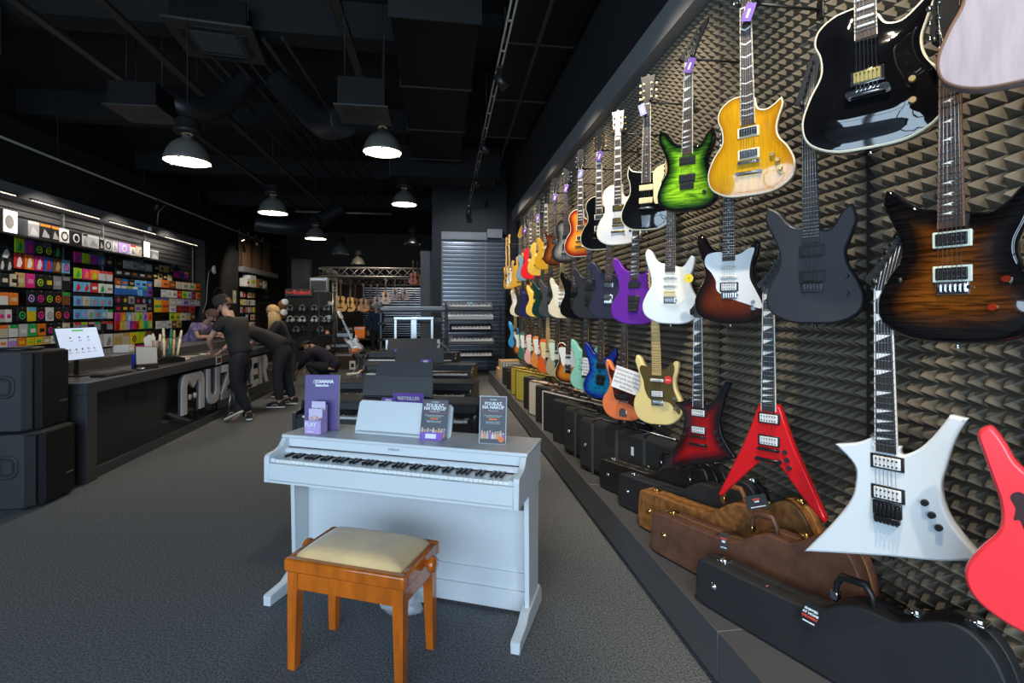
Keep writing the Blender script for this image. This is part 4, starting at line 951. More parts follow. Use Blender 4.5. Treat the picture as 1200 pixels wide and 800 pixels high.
def poster(label, x, y, yaw, tilt, w_, h_, tagp=False, frame=False, u0=0):
    e = stand_at('poster', label, 'poster', x, y, .838, yaw, tilt, 'voucher posters on the white piano')
    MB().box(-w_ / 2, w_ / 2, 0, .003, 0, h_).build('sheet', m_nvy, e)
    q = MB(); a, b0, b1, c = w_ * .40, h_ * .66, h_ * .93, .0012
    for x0, x1, z0, z1 in ((-a, a, b0, b0 + c), (-a, -a * .45, b1, b1 + c), (a * .45, a, b1, b1 + c), (-a, -a + c, b0, b1), (a - c, a, b0, b1)): q.box(x0, x1, -.0006, 0, z0, z1)
    q.build('red_border', mat('red_line_print', (.55, .06, .04), .5), e)
    text_mesh('lettering', 'MUZIKER', w_ * .07, M_PAPER, e, face_front(0, -.0004, h_ * .935), .0003)
    text_mesh('lettering', 'POUKAZ', w_ * .17, M_PAPER, e, face_front(0, -.0004, h_ * .85), .0003, bold=.0007)
    text_mesh('lettering', 'NA NÁKUP', w_ * .17, M_PAPER, e, face_front(0, -.0004, h_ * .77), .0003, bold=.0007)
    text_mesh('lettering', 'Podarujte hudbu', w_ * .06, M_PAPER, e, face_front(0, -.0004, h_ * .70), .0002)
    for k, (z, t_) in enumerate(((.60, 'Nech si obdarovaný vyberie sám'), (.57, 'darček, ktorý ho poteší'), (.46, 'Poukaz kúpite na pokladni'), (.43, 'alebo na našom e-shope'))):
        text_mesh('lettering', t_, w_ * .055, M_PAPER, e, face_front(0, -.0004, h_ * z), .0002)
    MB().box(-w_ * .16, w_ * .16, -.0006, 0, h_ * .50, h_ * .535).build('orange_label', m_org, e)
    random.seed(int(abs(x) * 100))
    for k in range(9):   # the row of little musicians printed along the foot
        xx = -w_ * .42 + k * w_ * .105; hh = h_ * random.uniform(.14, .19)
        c = [(.62, .4, .3), (.7, .3, .08), (.4, .42, .5), (.25, .12, .3), (.65, .6, .6)][k % 5]
        MB().prism([(xx - w_ * .052, h_ * .1), (xx + w_ * .052, h_ * .1), (xx + w_ * .045, hh + h_ * .05), (xx - w_ * .045, hh + h_ * .05)], -.0005, 0, 'XZ').build('printed_musician', mat('musician_print_%d' % (k % 5), c, .5), e)
        MB().cyl((xx, -.0005, hh + h_ * .075), (xx, 0, hh + h_ * .075), w_ * .038, n=10).build('printed_head', mat('skin_print', (.6, .38, .28), .5), e)
    MB().cyl((w_ * .33, -.0012, h_ * .1), (w_ * .33, 0, h_ * .1), w_ * .11, n=20).build('orange_disc', m_org, e)
    if tagp:
        q = MB().box(-w_ * .47, w_ * .38, -.006, -.004, -.004, h_ * .17, .0005).build('price_card', M_PURPLE, e)
        MB().box(-w_ * .27, w_ * .14, -.0066, -.006, .004, h_ * .135).build('price_label', M_PAPER, q)
    if frame:
        q = MB()
        for x0, x1, z0, z1 in ((-w_ / 2 - .004, -w_ / 2, -.002, h_ + .004), (w_ / 2, w_ / 2 + .004, -.002, h_ + .004), (-w_ / 2, w_ / 2, h_, h_ + .004), (-w_ / 2, w_ / 2, -.002, .002)):
            q.box(x0, x1, -.003, .004, z0, z1)
        q.box(-w_ / 2, w_ / 2, .004, .03, -.002, 0)
        q.build('acrylic_holder', mat('acrylic', (.6, .62, .64), .15, alpha=.55, spec=.7), e)
    return e
poster('dark voucher poster with purple price card leaning on the white music rest', .150, .235, 3, 13, .140, .197, tagp=True)
poster('dark voucher poster in clear acrylic holder at right end of white piano', .465, .24, 4, 6, .128, .225, frame=True)

def card(label, X, Y, z, yaw, w_, h_, txt=None, lab=True):
    e = empty('price_card', label, 'price card', (X, Y, z), math.radians(yaw), 'purple cards on the dark pianos')
    MB().box(-w_ / 2, w_ / 2, 0, .002, 0, h_).build('card', M_PURPLE, e)
    if lab: MB().box(-w_ * .25, w_ * .2, -.0006, 0, h_ * .2, h_ * .8).build('price_label', M_PAPER, e)
    if txt: text_mesh('lettering', txt, h_ * .42, M_PAPER, e, face_front(0, -.0006, h_ * .5), .0003, bold=.0015)
    return e
def card_px(label, u0, v0_, u1, v1, d, yaw, **k):
    p = pt((u0 + u1) / 2, v1, d); card(label, p.x, p.y, p.z, yaw, (u1 - u0) / F * d * 1.02, (v1 - v0_) / F * d, **k)
card_px('wide purple BESTSELLER card on the first black piano', 460, 460.5, 497, 473, 3.54, -17, txt='BESTSELLER', lab=False)
card_px('small purple price card left of the bestseller card', 447, 466, 464, 473.5, 3.52, -17)
card_px('purple price card at left of the second black piano rest', 441, 440, 455, 446, 4.75, -14)
card_px('purple price card on the rosewood-sided piano rest', 493, 421, 505, 425.5, 6.22, -12)
card_px('tiny purple card at the farthest piano rest', 462, 409, 466, 412.5, 7.5, -12, lab=False)
# ================================================================= cases along the platform
m_cblk = mat('black_textured_tolex', (.017, .018, .021), .55, bump=.6, bscale=420)
m_cgls = mat('black_glossy_shell', (.02, .018, .017), .28, bump=.15, bscale=200)
m_cbrn = mat('brown_suede_tolex', (.115, .05, .030), .6, var=.3, vscale=14, bump=.4, bscale=350)
m_ctan = mat('tan_mottled_tolex', (.26, .105, .03), .5, var=.45, vscale=30, bump=.4, bscale=300)
m_cwht = mat('white_tolex', (.62, .58, .5), .5); m_cyel = mat('yellow_tweed', (.42, .36, .05), .6, bump=.3, bscale=500)
m_nyl = mat('black_nylon', (.014, .014, .015), .8, bump=.4, bscale=300); m_web = mat('grey_webbing', (.05, .05, .052), .8)
m_stitch = mat('yellow_stitching', (.55, .38, .06), .6)
CA = math.radians(-68)
PROF = [(.0, .03), (-.004, .10), (.004, .165), (.03, .192), (.2, .198), (.44, .208), (.51, .228), (.58, .275), (.635, .298), (.69, .300), (.735, .303), (.79, .335), (.845, .365), (.89, .372), (.93, .355), (.965, .315), (.99, .25), (1.0, .17), (.99, .09), (.96, .03), (.92, .008), (.5, .006), (.06, .006)]
def case(label, x, y, m, T=.118, L=1.0, hs=1.0, brass=None, stitch=None, handle=None, seed=0, ang=CA):
    e = empty('guitar_case', label, 'guitar case', (x, y, PZ + .001), ang, 'hard guitar cases on the platform'); br = brass or M_CHROME
    pts = []
    for k in range(len(PROF)):
        p = [PROF[(k + j - 1) % len(PROF)] for j in range(4)]
        a, b, c, d = [Vector((q[0] * L, q[1] * hs)) for q in p]
        for t in (0, .34, .67):
            q = .5 * ((2 * b) + (c - a) * t + (2 * a - 5 * b + 4 * c - d) * t * t + (-a + 3 * b - 3 * c + d) * t ** 3); pts.append((q.x, max(0, q.y)))
    MB().prism(pts, 0, T * .60, 'XZ', .007).build('shell', m, e)
    MB().prism(pts, T * .60 + .001, T, 'XZ', .007).build('case_lid', m, e)
    if stitch:
        n = len(pts); q = MB(); i1 = inset(pts, -.0012)
        pl = [i1[k] for k in range(n) if i1[k][1] > .03]
        area = 1
        q.tube([(x_, T * .60 - .006, z_) for x_, z_ in i1[: int(n * .80)]], .0018, 4); q.build('edge_piping', stitch, e)
    def top(s):
        zz = [q for q in pts if abs(q[0] - s * L) < .03 * L and q[1] > .12]
        return max(q[1] for q in zz) if zz else .2 * hs
    for s in (.09, .76, .905):
        z = top(s); q = MB().box(s * L - .022, s * L + .022, T * .35, T * .8, z - .004, z + .006, .003)
        q.cyl((s * L - .014, T * .5, z + .008), (s * L + .014, T * .5, z + .008), .006, n=8); q.cyl((s * L, T * .36, z + .004), (s * L, T * .36, z + .014), .007, n=10)
        q.build('latch', br, e)
    zh = top(.60); h0 = .545 * L; h1 = .66 * L
    MB().tube([(h0, T * .3, zh - .03), (h0 + .004, T * .3, zh + .03), (h0 + .022, T * .3, zh + .062), (h1 - .022, T * .3, zh + .068), (h1 - .004, T * .3, zh + .04), (h1, T * .3, zh - .008)], [.008, .010, .013, .013, .010, .008], 10).build('handle', handle or M_BLACK, e)
    for s in (h0, h1): MB().box(s - .012, s + .012, T * .18, T * .42, zh - .022, zh + .006, .002).build('handle_plate', br, e)
    for s, z in ((.085, .105), (.90, .2)): MB().lathe([(0, -.008), (.006, -.008), (.007, -.004), (.0135, -.003), (.0145, 0)], 16, (s * L, 0, z * hs), 'Y').build('foot_stud', br, e)
    MB().box(.30 * L, .36 * L, T * .2, T * .32, top(.33) - .001, top(.33) + .0015).build('badge', mat('badge_red_white', (.5, .2, .2), .4), e)
    return e
CS = .93
case('black textured guitar case nearest, with black swing tag and white stud', 1.10, 2.02, m_cblk, stitch=None)
case('brown guitar case with yellow stitching and padded brown handle', 1.10, 2.48, m_cbrn, brass=M_GOLD, stitch=m_stitch, handle=mat('brown_leather', (.10, .045, .03), .45), hs=1.1)
case('orange-brown mottled guitar case with brass latches behind the brown one', 1.15, 2.77, m_ctan, brass=M_GOLD, stitch=m_stitch, handle=mat('tan_leather', (.25, .09, .03), .45), hs=1.16, T=.10)
case('charcoal guitar case with small white hang tag', 1.15, 3.10, m_cblk, hs=1.1, T=.10)
case('glossy black moulded guitar case with chrome rail, fifth from the front', 1.14, 3.44, m_cgls, hs=1.08, T=.11, stitch=M_STEEL)
# hang tags on cases
def swing(label, u, v, d, w_, h_, m1, yaw, roll, txt=None, tm=None):
    e = empty('swing_tag', label, 'tag', pt(u, v, d), math.radians(yaw), 'tags on guitar cases'); e.rotation_euler = (0, math.radians(roll), math.radians(yaw))
    MB().box(-w_ / 2, w_ / 2, 0, .001, -h_, 0).build('card', m1, e)
    MB().tube([(0, 0, -.006), (.004, .004, .02), (.012, .01, .03)], .001, 4).build('string', M_BLACK, e)
    if txt:
        for k, s_ in enumerate(txt): text_mesh('lettering', s_, h_ * .13, tm[k % len(tm)], e, face_front(0, -.0006, -h_ * (.3 + .16 * k)), .0002, bold=.0006)
    MB().box(-w_ * .35, w_ * .35, -.0005, 0, -h_ * .85, -h_ * .8).build('printed_line', M_PAPER, e)
m_rp = mat('red_print', (.7, .05, .03), .5)
swing('black swing tag with white and red lettering on the nearest black case', 953, 707, 1.72, .052, .085, M_BLACK, -50, 12, ['SHIPPED', 'AT HOME', 'DELIVERY'], [M_PAPER, M_PAPER, m_rp])
swing('slim red, black and white barcode tag on the brown case', 848, 625, 2.15, .035, .072, M_INK, -50, 0, ['PRICE', '||||||'], [m_rp, M_PAPER])
swing('black square tag with white lettering on the orange-brown case', 884, 580, 2.15, .085, .06, M_BLACK, -30, -18, ['GUITAR', 'CASE'], [m_rp, M_PAPER])
swing('white hang tag on the charcoal guitar case', 812, 570, 2.75, .032, .045, M_PAPER, -50, 0)

def box_case(label, x, y, m, T=.13, L=1.0, hh=.40, edge=None, ang=CA, name='guitar_case', pm=None, hm=None, group='rectangular guitar cases on the platform'):
    e = empty(name, label, 'guitar case', (x, y, PZ + .001), ang, group)
    a = MB().box(0, L, 0, T * .62, 0, hh, .012).build('shell', m, e)
    MB().box(0, L, T * .62 + .001, T, 0, hh, .012).build('case_lid', m, e)
    if edge:
        q = MB(); q.box(-.003, L, -.002, .010, hh - .008, hh + .002); q.box(-.004, .006, -.003, .012, 0, hh + .002)
        q.box(-.003, L, T - .010, T + .002, hh - .008, hh + .002); q.box(-.004, .006, T - .012, T + .003, 0, hh + .002); q.build('edge_trim', edge, e)
    for s in (.1, .35, .65, .9): MB().box(s * L - .02, s * L + .02, T * .3, T * .85, hh, hh + .009, .003).build('latch', hm or M_CHROME, e)
    MB().tube([(.44 * L, T * .4, hh), (.45 * L, T * .4, hh + .032), (.55 * L, T * .4, hh + .032), (.56 * L, T * .4, hh)], .009, 8).build('handle', pm or M_BLACK, e)
    return e
def bag(label, x, y, T=.13, L=1.0, hh=.42):
    e = empty('gig_bag', label, 'gig bag', (x, y, PZ + .001), CA, 'padded black gig bags on the platform')
    MB().box(0, L, 0, T, 0, hh, .045).build('padded_body', m_nyl, e)
    for s in (.20, .47, .74): MB().box(s * L - .014, s * L + .014, -.003, 0, .0, hh - .03).box(s * L - .014, s * L + .014, -.002, T * .8, hh, hh + .004).build('web_strap', m_web, e)
    q = MB()
    q.tube([(.44 * L, T * .4, hh), (.46 * L, T * .3, hh + .05), (.60 * L, T * .3, hh + .055), (.62 * L, T * .4, hh)], .014, 8); q.build('handle', m_nyl, e)
    MB().tube([(.05, T * .5, hh + .002), (.3 * L, T * .52, hh + .003), (L * .95, T * .5, hh + .002)], .004, 5).build('zip', M_STEEL, e)
    for s in (.12, .78): MB().lathe([(.012, 0), (.016, -.004), (.012, -.008)], 12, (s * L, -.004, hh * .5), 'Y').build('strap_ring', M_STEEL, e)
    MB().box(.62 * L, .645 * L, -.006, -.004, hh * .6, hh * .74).build('care_label', M_PAPER, e)
    return e
bag('padded black gig bag with grey webbing and white label, right of two', 1.10, 3.90)
bag('padded black gig bag with metal ring, left of two', 1.09, 4.35)
box_case('black rectangular case with chrome latches beside the white-edged one', 1.10, 4.75, m_cblk, hh=.40)
box_case('black rectangular case with thin white front edge', 1.10, 5.20, m_cblk, edge=m_cwht, hh=.41)
box_case('tall plain black rectangular case left of the white-edged one', 1.10, 5.62, m_cblk, hh=.41)
box_case('white rectangular case with brown trim', 1.10, 6.02, m_cwht, edge=mat('brown_trim', (.12, .03, .015), .5), hh=.41, hm=M_GOLD, pm=mat('brown_leather2', (.12, .04, .02), .5))
box_case('black rectangular case right of the yellow ones', 1.10, 6.42, m_cblk, hh=.41)
box_case('yellow tweed case with brown trim, right of two', 1.10, 7.05, m_cyel, edge=mat('brown_trim', (.12, .03, .015), .5), hh=.42, hm=M_GOLD, pm=mat('tan_leather2', (.4, .15, .03), .5))
box_case('yellow tweed case, left of two', 1.10, 7.50, m_cyel, edge=mat('brown_trim', (.12, .03, .015), .5), hh=.42, hm=M_GOLD)
box_case('small black case left of the yellow ones, far on the platform', 1.10, 8.05, m_cblk, hh=.30, L=.9)
box_case('second small black case, farthest on the platform', 1.10, 8.55, m_cblk, hh=.30, L=.9)
m_kraft = mat('kraft_cardboard', (.42, .28, .14), .8)
for k, (x, y, z, w_, dd, h_, lb) in enumerate(((1.14, 9.35, 0, .42, .42, .17, 'brown cardboard box at the far end of the platform, lower of two'), (1.18, 9.37, .171, .36, .36, .15, 'brown cardboard box at the far end of the platform, upper of two'))):
    e = empty('cardboard_box', lb, 'box', (x, y, PZ + z + .001), 0, 'cardboard boxes on the platform')
    MB().box(0, w_, 0, dd, 0, h_, .003).build('carton', m_kraft, e); MB().box(0, w_, dd * .46, dd * .54, h_, h_ + .001).box(w_ * .3, w_ * .7, -.001, 0, h_ * .3, h_ * .7).build('packing_tape', mat('tape_tan', (.5, .38, .22), .4), e)
random.seed(11)
for k in range(7):
    e = empty('record_sleeve', 'plastic-wrapped leaflet leaning in the stack beside the cardboard boxes, number %s from left' % ['one', 'two', 'three', 'four', 'five', 'six', 'seven'][k], 'sleeve', (1.18 + .01 * k, 9.22 - .042 * k, PZ + .012), math.radians(-4), 'wrapped leaflets beside the cardboard boxes')
    e.rotation_euler = (math.radians(-10), 0, math.radians(-4))
    MB().box(0, .3, 0, .008, 0, .3, .002).build('sleeve', mat(['grey_sleeve', 'black_sleeve', 'pale_sleeve'][k % 3], [(.2, .2, .21), (.03, .03, .03), (.45, .42, .38)][k % 3], .2), e)
# ================================================================= counter, speakers, wall of accessories
m_ct = mat('anthracite_counter', (.058, .058, .063), .35, bump=.05, bscale=200)
m_cp = mat('gloss_black_panel', (.006, .006, .0065), .12, coat=.3)
CX, CY0, CY1 = -2.97, 4.80, 11.3
e = empty('sales_counter', 'long anthracite sales counter with glossy black front and big pale letters', 'counter', (CX, CY0, 0))
def cb(name, x0, x1, y0, y1, z0, z1, m, bev=0, par=e):
    return MB().box(x0 - CX, x1 - CX, y0 - CY0, y1 - CY0, z0, z1, bev).build(name, m, par)
cb('worktop', -3.62, CX, CY0, CY1, .765, .865, m_ct, .003)
cb('end_panel', -3.9, CX, CY0, CY0 + .14, 0, .762, m_ct, .002)
cb('end_panel', -3.9, CX, CY1 - .14, CY1, 0, .762, m_ct, .002)
fp = cb('front_panel', -3.06, -3.03, CY0 + .14, CY1 - .14, .09, .762, m_cp)
cb('plinth', -3.10, -3.0, CY0 + .14, CY1 - .14, 0, .088, m_ct)
cb('rear_ledge', -4.1, -3.62, CY0 + .1, CY1, .86, .975, m_ct, .003)
cb('rear_body', -4.05, -3.7, CY0 + .1, CY1, 0, .86, m_ct)
# the letters
m_let = mat('brushed_pale_letter', (.62, .60, .60), .4, .0)
def letter(ch, poly, y0, parent=fp):
    pl = [(y0 - CY0 + a, .235 + b) for a, b in poly]
    return MB().prism(pl, -3.03 - CX, -3.005 - CX, 'YZ', .003).build('letter_' + ch, m_let, parent)
letter('m', [(0,0),(0,.37),(.03,.44),(.09,.48),(.49,.48),(.55,.44),(.58,.37),(.58,0),(.46,0),(.46,.33),(.415,.40),(.29,.30),(.165,.40),(.12,.33),(.12,0)], 6.52)
q = MB()
for yy in (.22, .35): q.lathe([(0, .022), (.022, .02), (.026, 0)], 16, (-3.03 - CX, 6.52 - CY0 + yy, .235 + .19), 'X')
q.v = [Vector((v.x + .0, v.y, .425 + (v.z - .425) * 1.4)) for v in q.v]; q.build('letter_eyes', m_let, fp)
letter('u', [(0,.48),(.11,.48),(.11,.16),(.15,.11),(.24,.11),(.28,.16),(.28,.48),(.39,.48),(.39,.12),(.34,.03),(.26,0),(.13,0),(.05,.03),(0,.12)], 7.18)
letter('z', [(0,.48),(.40,.48),(.40,.38),(.16,.10),(.40,.10),(.40,0),(0,0),(0,.09),(.25,.38),(0,.38)], 7.64)
letter('i', [(0,0),(.11,0),(.11,.48),(0,.48)], 8.11)
letter('k', [(0,0),(.11,0),(.11,.18),(.16,.22),(.28,0),(.41,0),(.24,.29),(.40,.48),(.27,.48),(.11,.29),(.11,.48),(0,.48)], 8.29)
letter('e', [(0,0),(.36,0),(.36,.1),(.11,.1),(.11,.19),(.32,.19),(.32,.29),(.11,.29),(.11,.38),(.36,.38),(.36,.48),(0,.48)], 8.77)
letter('r', [(0,0),(.11,0),(.11,.17),(.18,.17),(.28,0),(.41,0),(.29,.2),(.38,.28),(.38,.4),(.30,.48),(0,.48)], 9.2)
e2 = empty('stool', 'low black stool with splayed silver legs in front of the counter letters', 'stool', (-2.80, 7.72, 0), 0)
for a in (-2.6, -.9, .9, 2.5):
    MB().tube([(.10 * math.cos(a), .10 * math.sin(a), .40), (.13 * math.cos(a), .13 * math.sin(a), .2), (.155 * math.cos(a), .155 * math.sin(a), .0)], [.022, .017, .011], 10).build('leg', M_STEEL if a > 0 or a < -2 else M_BLACK, e2)
MB().lathe([(0, .40), (.15, .40), (.16, .41), (.16, .43), (.13, .445), (0, .45)], 24).build('seat', M_BLACK, e2)
e3 = empty('acrylic_card_holder', 'small white-framed card with red print on the counter edge', 'card holder', (-2.965, 7.42, .76), math.radians(90))
MB().box(-.085, .085, -.006, 0, 0, .105).build('frame', M_PAPER, e3); MB().box(-.065, .065, -.007, -.006, .02, .085).build('dark_card', M_INK, e3); MB().box(-.05, .05, -.008, -.007, .035, .055).build('red_print', mat('red_card_print', (.5, .02, .02), .5), e3)

# items on the counter
e = empty('monitor', 'slim computer monitor showing a pale web page on the counter', 'monitor', (-3.40, 5.40, .866), math.radians(86))
MB().box(-.11, .11, -.09, .09, 0, .01, .004).build('stand_base', M_BLACK, e)
MB().box(-.02, .02, .02, .04, .01, .22).build('stand_neck', M_BLACK, e)
R = Matrix.Translation((0, 0, .30)) @ Matrix.Rotation(math.radians(-15), 4, 'X')
q = MB(); q.M = R; q.box(-.26, .26, -.012, .012, -.155, .165, .004); scr = q.build('display_housing', M_BLACK, e)
q = MB(); q.M = R; q.box(-.253, .253, -.014, -.012, -.145, .158); q.build('screen', mat('screen_glow', (.5, .55, .65), .3, emit=(.5, .62, .85), es=.75), scr)
q = MB(); q.M = R; q.box(-.07, .07, -.0146, -.014, .125, .142); q.build('green_banner', mat('green_banner', (.1, .4, .08), .5, emit=(.12, .5, .1), es=.5), scr)
for r_, n_, z_ in ((3, 3, .065), (5, 5, -.05)):
    for k in range(n_):
        q = MB(); q.M = R; x = (k - (n_ - 1) / 2) * (.11 if n_ == 3 else .075); q.cyl((x, -.014, z_), (x, -.0147, z_), .011, n=10); q.box(x - .022, x + .022, -.0146, -.014, z_ - .034, z_ - .028)
        q.build('page_icon', mat(['icon_amber', 'icon_violet', 'icon_grey'][(k + n_) % 3], [(.6, .3, .1), (.25, .2, .5), (.35, .38, .42)][(k + n_) % 3], .5), scr)
e = empty('computer_keyboard', 'black computer keyboard lying before the monitor', 'keyboard', (-3.13, 5.42, .866), math.radians(86))
MB().box(-.2, .2, -.065, .065, 0, .016, .004).build('keyboard_base', M_BLACK, e)
q = MB()
for i in range(14):
    for j in range(5): q.box(-.19 + i * .0272, -.19 + i * .0272 + .023, -.055 + j * .022, -.055 + j * .022 + .018, .016, .021)
q.build('keycap_pattern', M_DARKM, e)
e = empty('computer_mouse', 'small dark computer mouse with light reflection by the keyboard', 'mouse', (-3.08, 5.80, .866), 1.2); q = MB().sphere((0, 0, .014), (.032, .052, .017), 14, 8); q.build('shell', M_STEEL, e)
MB().box(-.001, .001, .02, .05, .026, .032).build('scroll_wheel', M_BLACK, e)
e = empty('tablet_on_stand', 'white-faced tablet propped on a dark stand with blue back', 'tablet', (-3.12, 6.0, .866), math.radians(48))
R = Matrix.Translation((0, 0, .03)) @ Matrix.Rotation(math.radians(-18), 4, 'X') @ Matrix.Rotation(math.radians(5), 4, 'Y')
q = MB(); q.M = R; q.box(-.105, .105, 0, .012, .0, .215, .004); tb = q.build('tablet', M_BLACK, e); q = MB(); q.M = R; q.box(-.098, .098, -.001, 0, .01, .207); q.build('face', mat('grey_white_sheet', (.42, .41, .40), .5), tb)
MB().box(-.11, .09, -.06, .05, 0, .05, .004).build('stand', mat('dark_brown_stand', (.03, .022, .02), .5), e); MB().box(-.12, -.09, .05, .07, 0, .16).build('blue_back', mat('blue_plastic', (.02, .05, .4), .4), e)
e = empty('recorder_rack', 'curved dark rack holding upright recorders on the counter', 'rack', (-3.2, 6.55, .866), math.radians(75))
pl = [(-.24, 0), (.24, 0)] + [(.24 - .48 * k / 12, .045 + .035 * math.sin(PI * k / 12)) for k in range(13)]
MB().prism(pl, -.055, .055, 'XZ', .004).build('rack_block', M_BLACK, e)
rec = [(-.17, .30, (.35, .18, .10), 'brown and cream recorder, leftmost in the counter rack', -3), (-.10, .29, (.05, .02, .015), 'dark brown recorder with cream tip in the counter rack', 2), (-.03, .36, (.66, .6, .44), 'tall cream recorder in the counter rack', -1), (.05, .35, (.0, .18, .10), 'green recorder in the counter rack', 4), (.11, .33, (.45, .33, .16), 'tan recorder with grey joint in the counter rack', 2), (.17, .33, (.7, .6, .36), 'pale cream recorder, rightmost in the counter rack', 9)]
for k, (x, hh, c, lb, rl) in enumerate(rec):
    p = e.location + Matrix.Rotation(math.radians(75), 3, 'Z') @ Vector((x, 0, .06))
    f = empty('recorder', lb, 'recorder', p, 0, 'recorders standing in the counter rack'); f.rotation_euler = (0, math.radians(rl), 0)
    mm = mat('recorder_body_%d' % k, c, .35)
    MB().lathe([(.012, 0), (.013, .04), (.015, .05), (.013, .06), (.013, hh * .7)], 14, caps=True).build('body_tube', mm, f)
    MB().lathe([(.013, hh * .7), (.0165, hh * .71), (.0165, hh * .78), (.013, hh * .8), (.0135, hh * .93), (.007, hh)], 14, caps=True).build('head_joint', mm if k not in (0, 1) else mat('cream_joint', (.7, .62, .42), .35), f)
m_pap2 = mat('cream_paper', (.5, .46, .4), .6)
for k, (y, x, rz, m_, lb) in enumerate(((7.05, -3.3, .2, M_PAPER, 'white price sheet lying on the counter right of the recorders'), (7.45, -3.4, -.4, m_pap2, 'cream paper lying on the counter by the blurred man'), (7.9, -3.3, .5, m_pap2, 'loose cream sheet on the counter behind the man in the beanie'))):
    f = empty('paper_sheet', lb, 'paper', (x, y, .866), rz, 'papers on the counter'); MB().box(-.105, .105, -.148, .148, 0, .002).build('sheet', m_, f)
f = empty('pick_display', 'tilted white plectrum display card on the rear counter ledge', 'display', (-3.78, 7.35, .976), math.radians(60))
pl = [(-.07, .02), (-.02, .0), (.07, .06), (.06, .17), (-.02, .2), (-.09, .15)]
MB().prism(pl, -.004, .004, 'XZ', .002).build('display_card', M_PAPER, f); MB().box(-.05, .05, -.04, .04, 0, .02).build('base', M_BLACK, f)
for k, (y, c, lb) in enumerate(((4.98, (.75, .4, .05), 'orange box by the monitor on the rear ledge'), (6.9, (.55, .52, .5), 'light grey box on the rear ledge behind the recorders'), (7.7, (.6, .45, .42), 'pinkish box on the rear ledge near the blurred man'))):
    f = empty('small_box', lb, 'box', (-3.85, y, .976), .2 * k, 'small boxes on the rear ledge'); MB().box(-.08, .08, -.1, .1, 0, .09, .003).build('carton', mat('small_box_%d' % k, c, .5), f); MB().box(.08, .081, -.06, .06, .03, .06).build('print', M_PAPER, f)

# ---- loudspeakers
m_sp = mat('speaker_black_paint', (.018, .019, .022), .55, bump=.9, bscale=260); m_gr = mat('speaker_grille', (.012, .012, .014), .5, bump=1., bscale=500, metal=.4)
def speaker(label, x1, y0, z0, w_, dd, hh):
    e = empty('loudspeaker', label, 'loudspeaker', (x1, y0, z0), 0, 'stacked loudspeakers by the counter')
    ch = .085
    pl = [(-dd, 0), (-ch, 0), (-.012, .085), (-.012, w_ - .085), (-ch, w_), (-dd, w_)]
    cab = MB().prism(pl, 0, hh, 'XY', .006).build('cabinet', m_sp, e)
    pl = [(-ch + .002, -.002), (0.0, .085), (0.0, w_ - .085), (-ch + .002, w_ + .002), (-.03, w_ - .03), (-.03, .03)]
    MB().prism(pl, .012, hh - .012, 'XY', .003).build('grille', m_gr, e)
    # recessed side handle with four-lobed rim
    def lobed(r, k=.16): return [(math.cos(a) * r * (1 + k * abs(math.sin(2 * a)) ** 1.5), math.sin(a) * r * (1 + k * abs(math.sin(2 * a)) ** 1.5)) for a in [2 * PI * i / 40 for i in range(40)]]
    cx, czz = -.21, hh * .56; q = MB(); o, i = lobed(.085), lobed(.066); n = 40
    vs = [(cx + a, -.001, czz + b) for a, b in o] + [(cx + a * .95, -.010, czz + b * .95) for a, b in o] + [(cx + a, -.008, czz + b) for a, b in i] + [(cx + a * .9, -.0005, czz + b * .9) for a, b in i]
    q.add(vs, [(k * n + j, k * n + (j + 1) % n, (k + 1) * n + (j + 1) % n, (k + 1) * n + j) for k in range(3) for j in range(n)], True)
    hd = q.build('handle', m_sp, e)
    MB().prism([(cx + a * .9, czz + b * .9) for a, b in i], -.0012, -.0006, 'XZ').build('handle_recess', mat('recess_black', (.006, .007, .008), .6), hd)
    MB().box(cx - .012, cx + .05, -.006, -.001, czz - .045, czz + .045, .002).build('grip', m_sp, hd)
    MB().box(0, .002, w_ * .62, w_ * .80, hh * .30, hh * .32).build('badge', M_STEEL, e)
    return e
speaker('black loudspeaker with curved grille, lower of the stack beside the counter', -2.94, 4.22, .02, .47, .66, .55)
speaker('black loudspeaker with curved grille, upper of the stack beside the counter', -3.02, 4.30, .574, .44, .62, .60)
f = empty('practice_pad', 'flat black round pad lying on the upper loudspeaker', 'pad', (-3.28, 4.55, 1.175), 0); MB().lathe([(0, 0), (.13, 0), (.135, .01), (.13, .022), (.1, .026), (0, .028)], 28).build('pad', M_BLACK, f)
MB().box(-2.94 - .60 + 2.94 * 0, -2.94, 4.24, 4.66, 0, .02) and None
q = MB()
for x in (-3.5, -3.05):
    for y in (4.27, 4.62): q.cyl((x, y, 0), (x, y, .022), .02, n=12)
f = q.build('rubber_feet', M_BLACK); f.parent = bpy.data.objects['loudspeaker']; f.location = (2.94, -4.22, -.02)
f.name = 'rubber_foot_set'

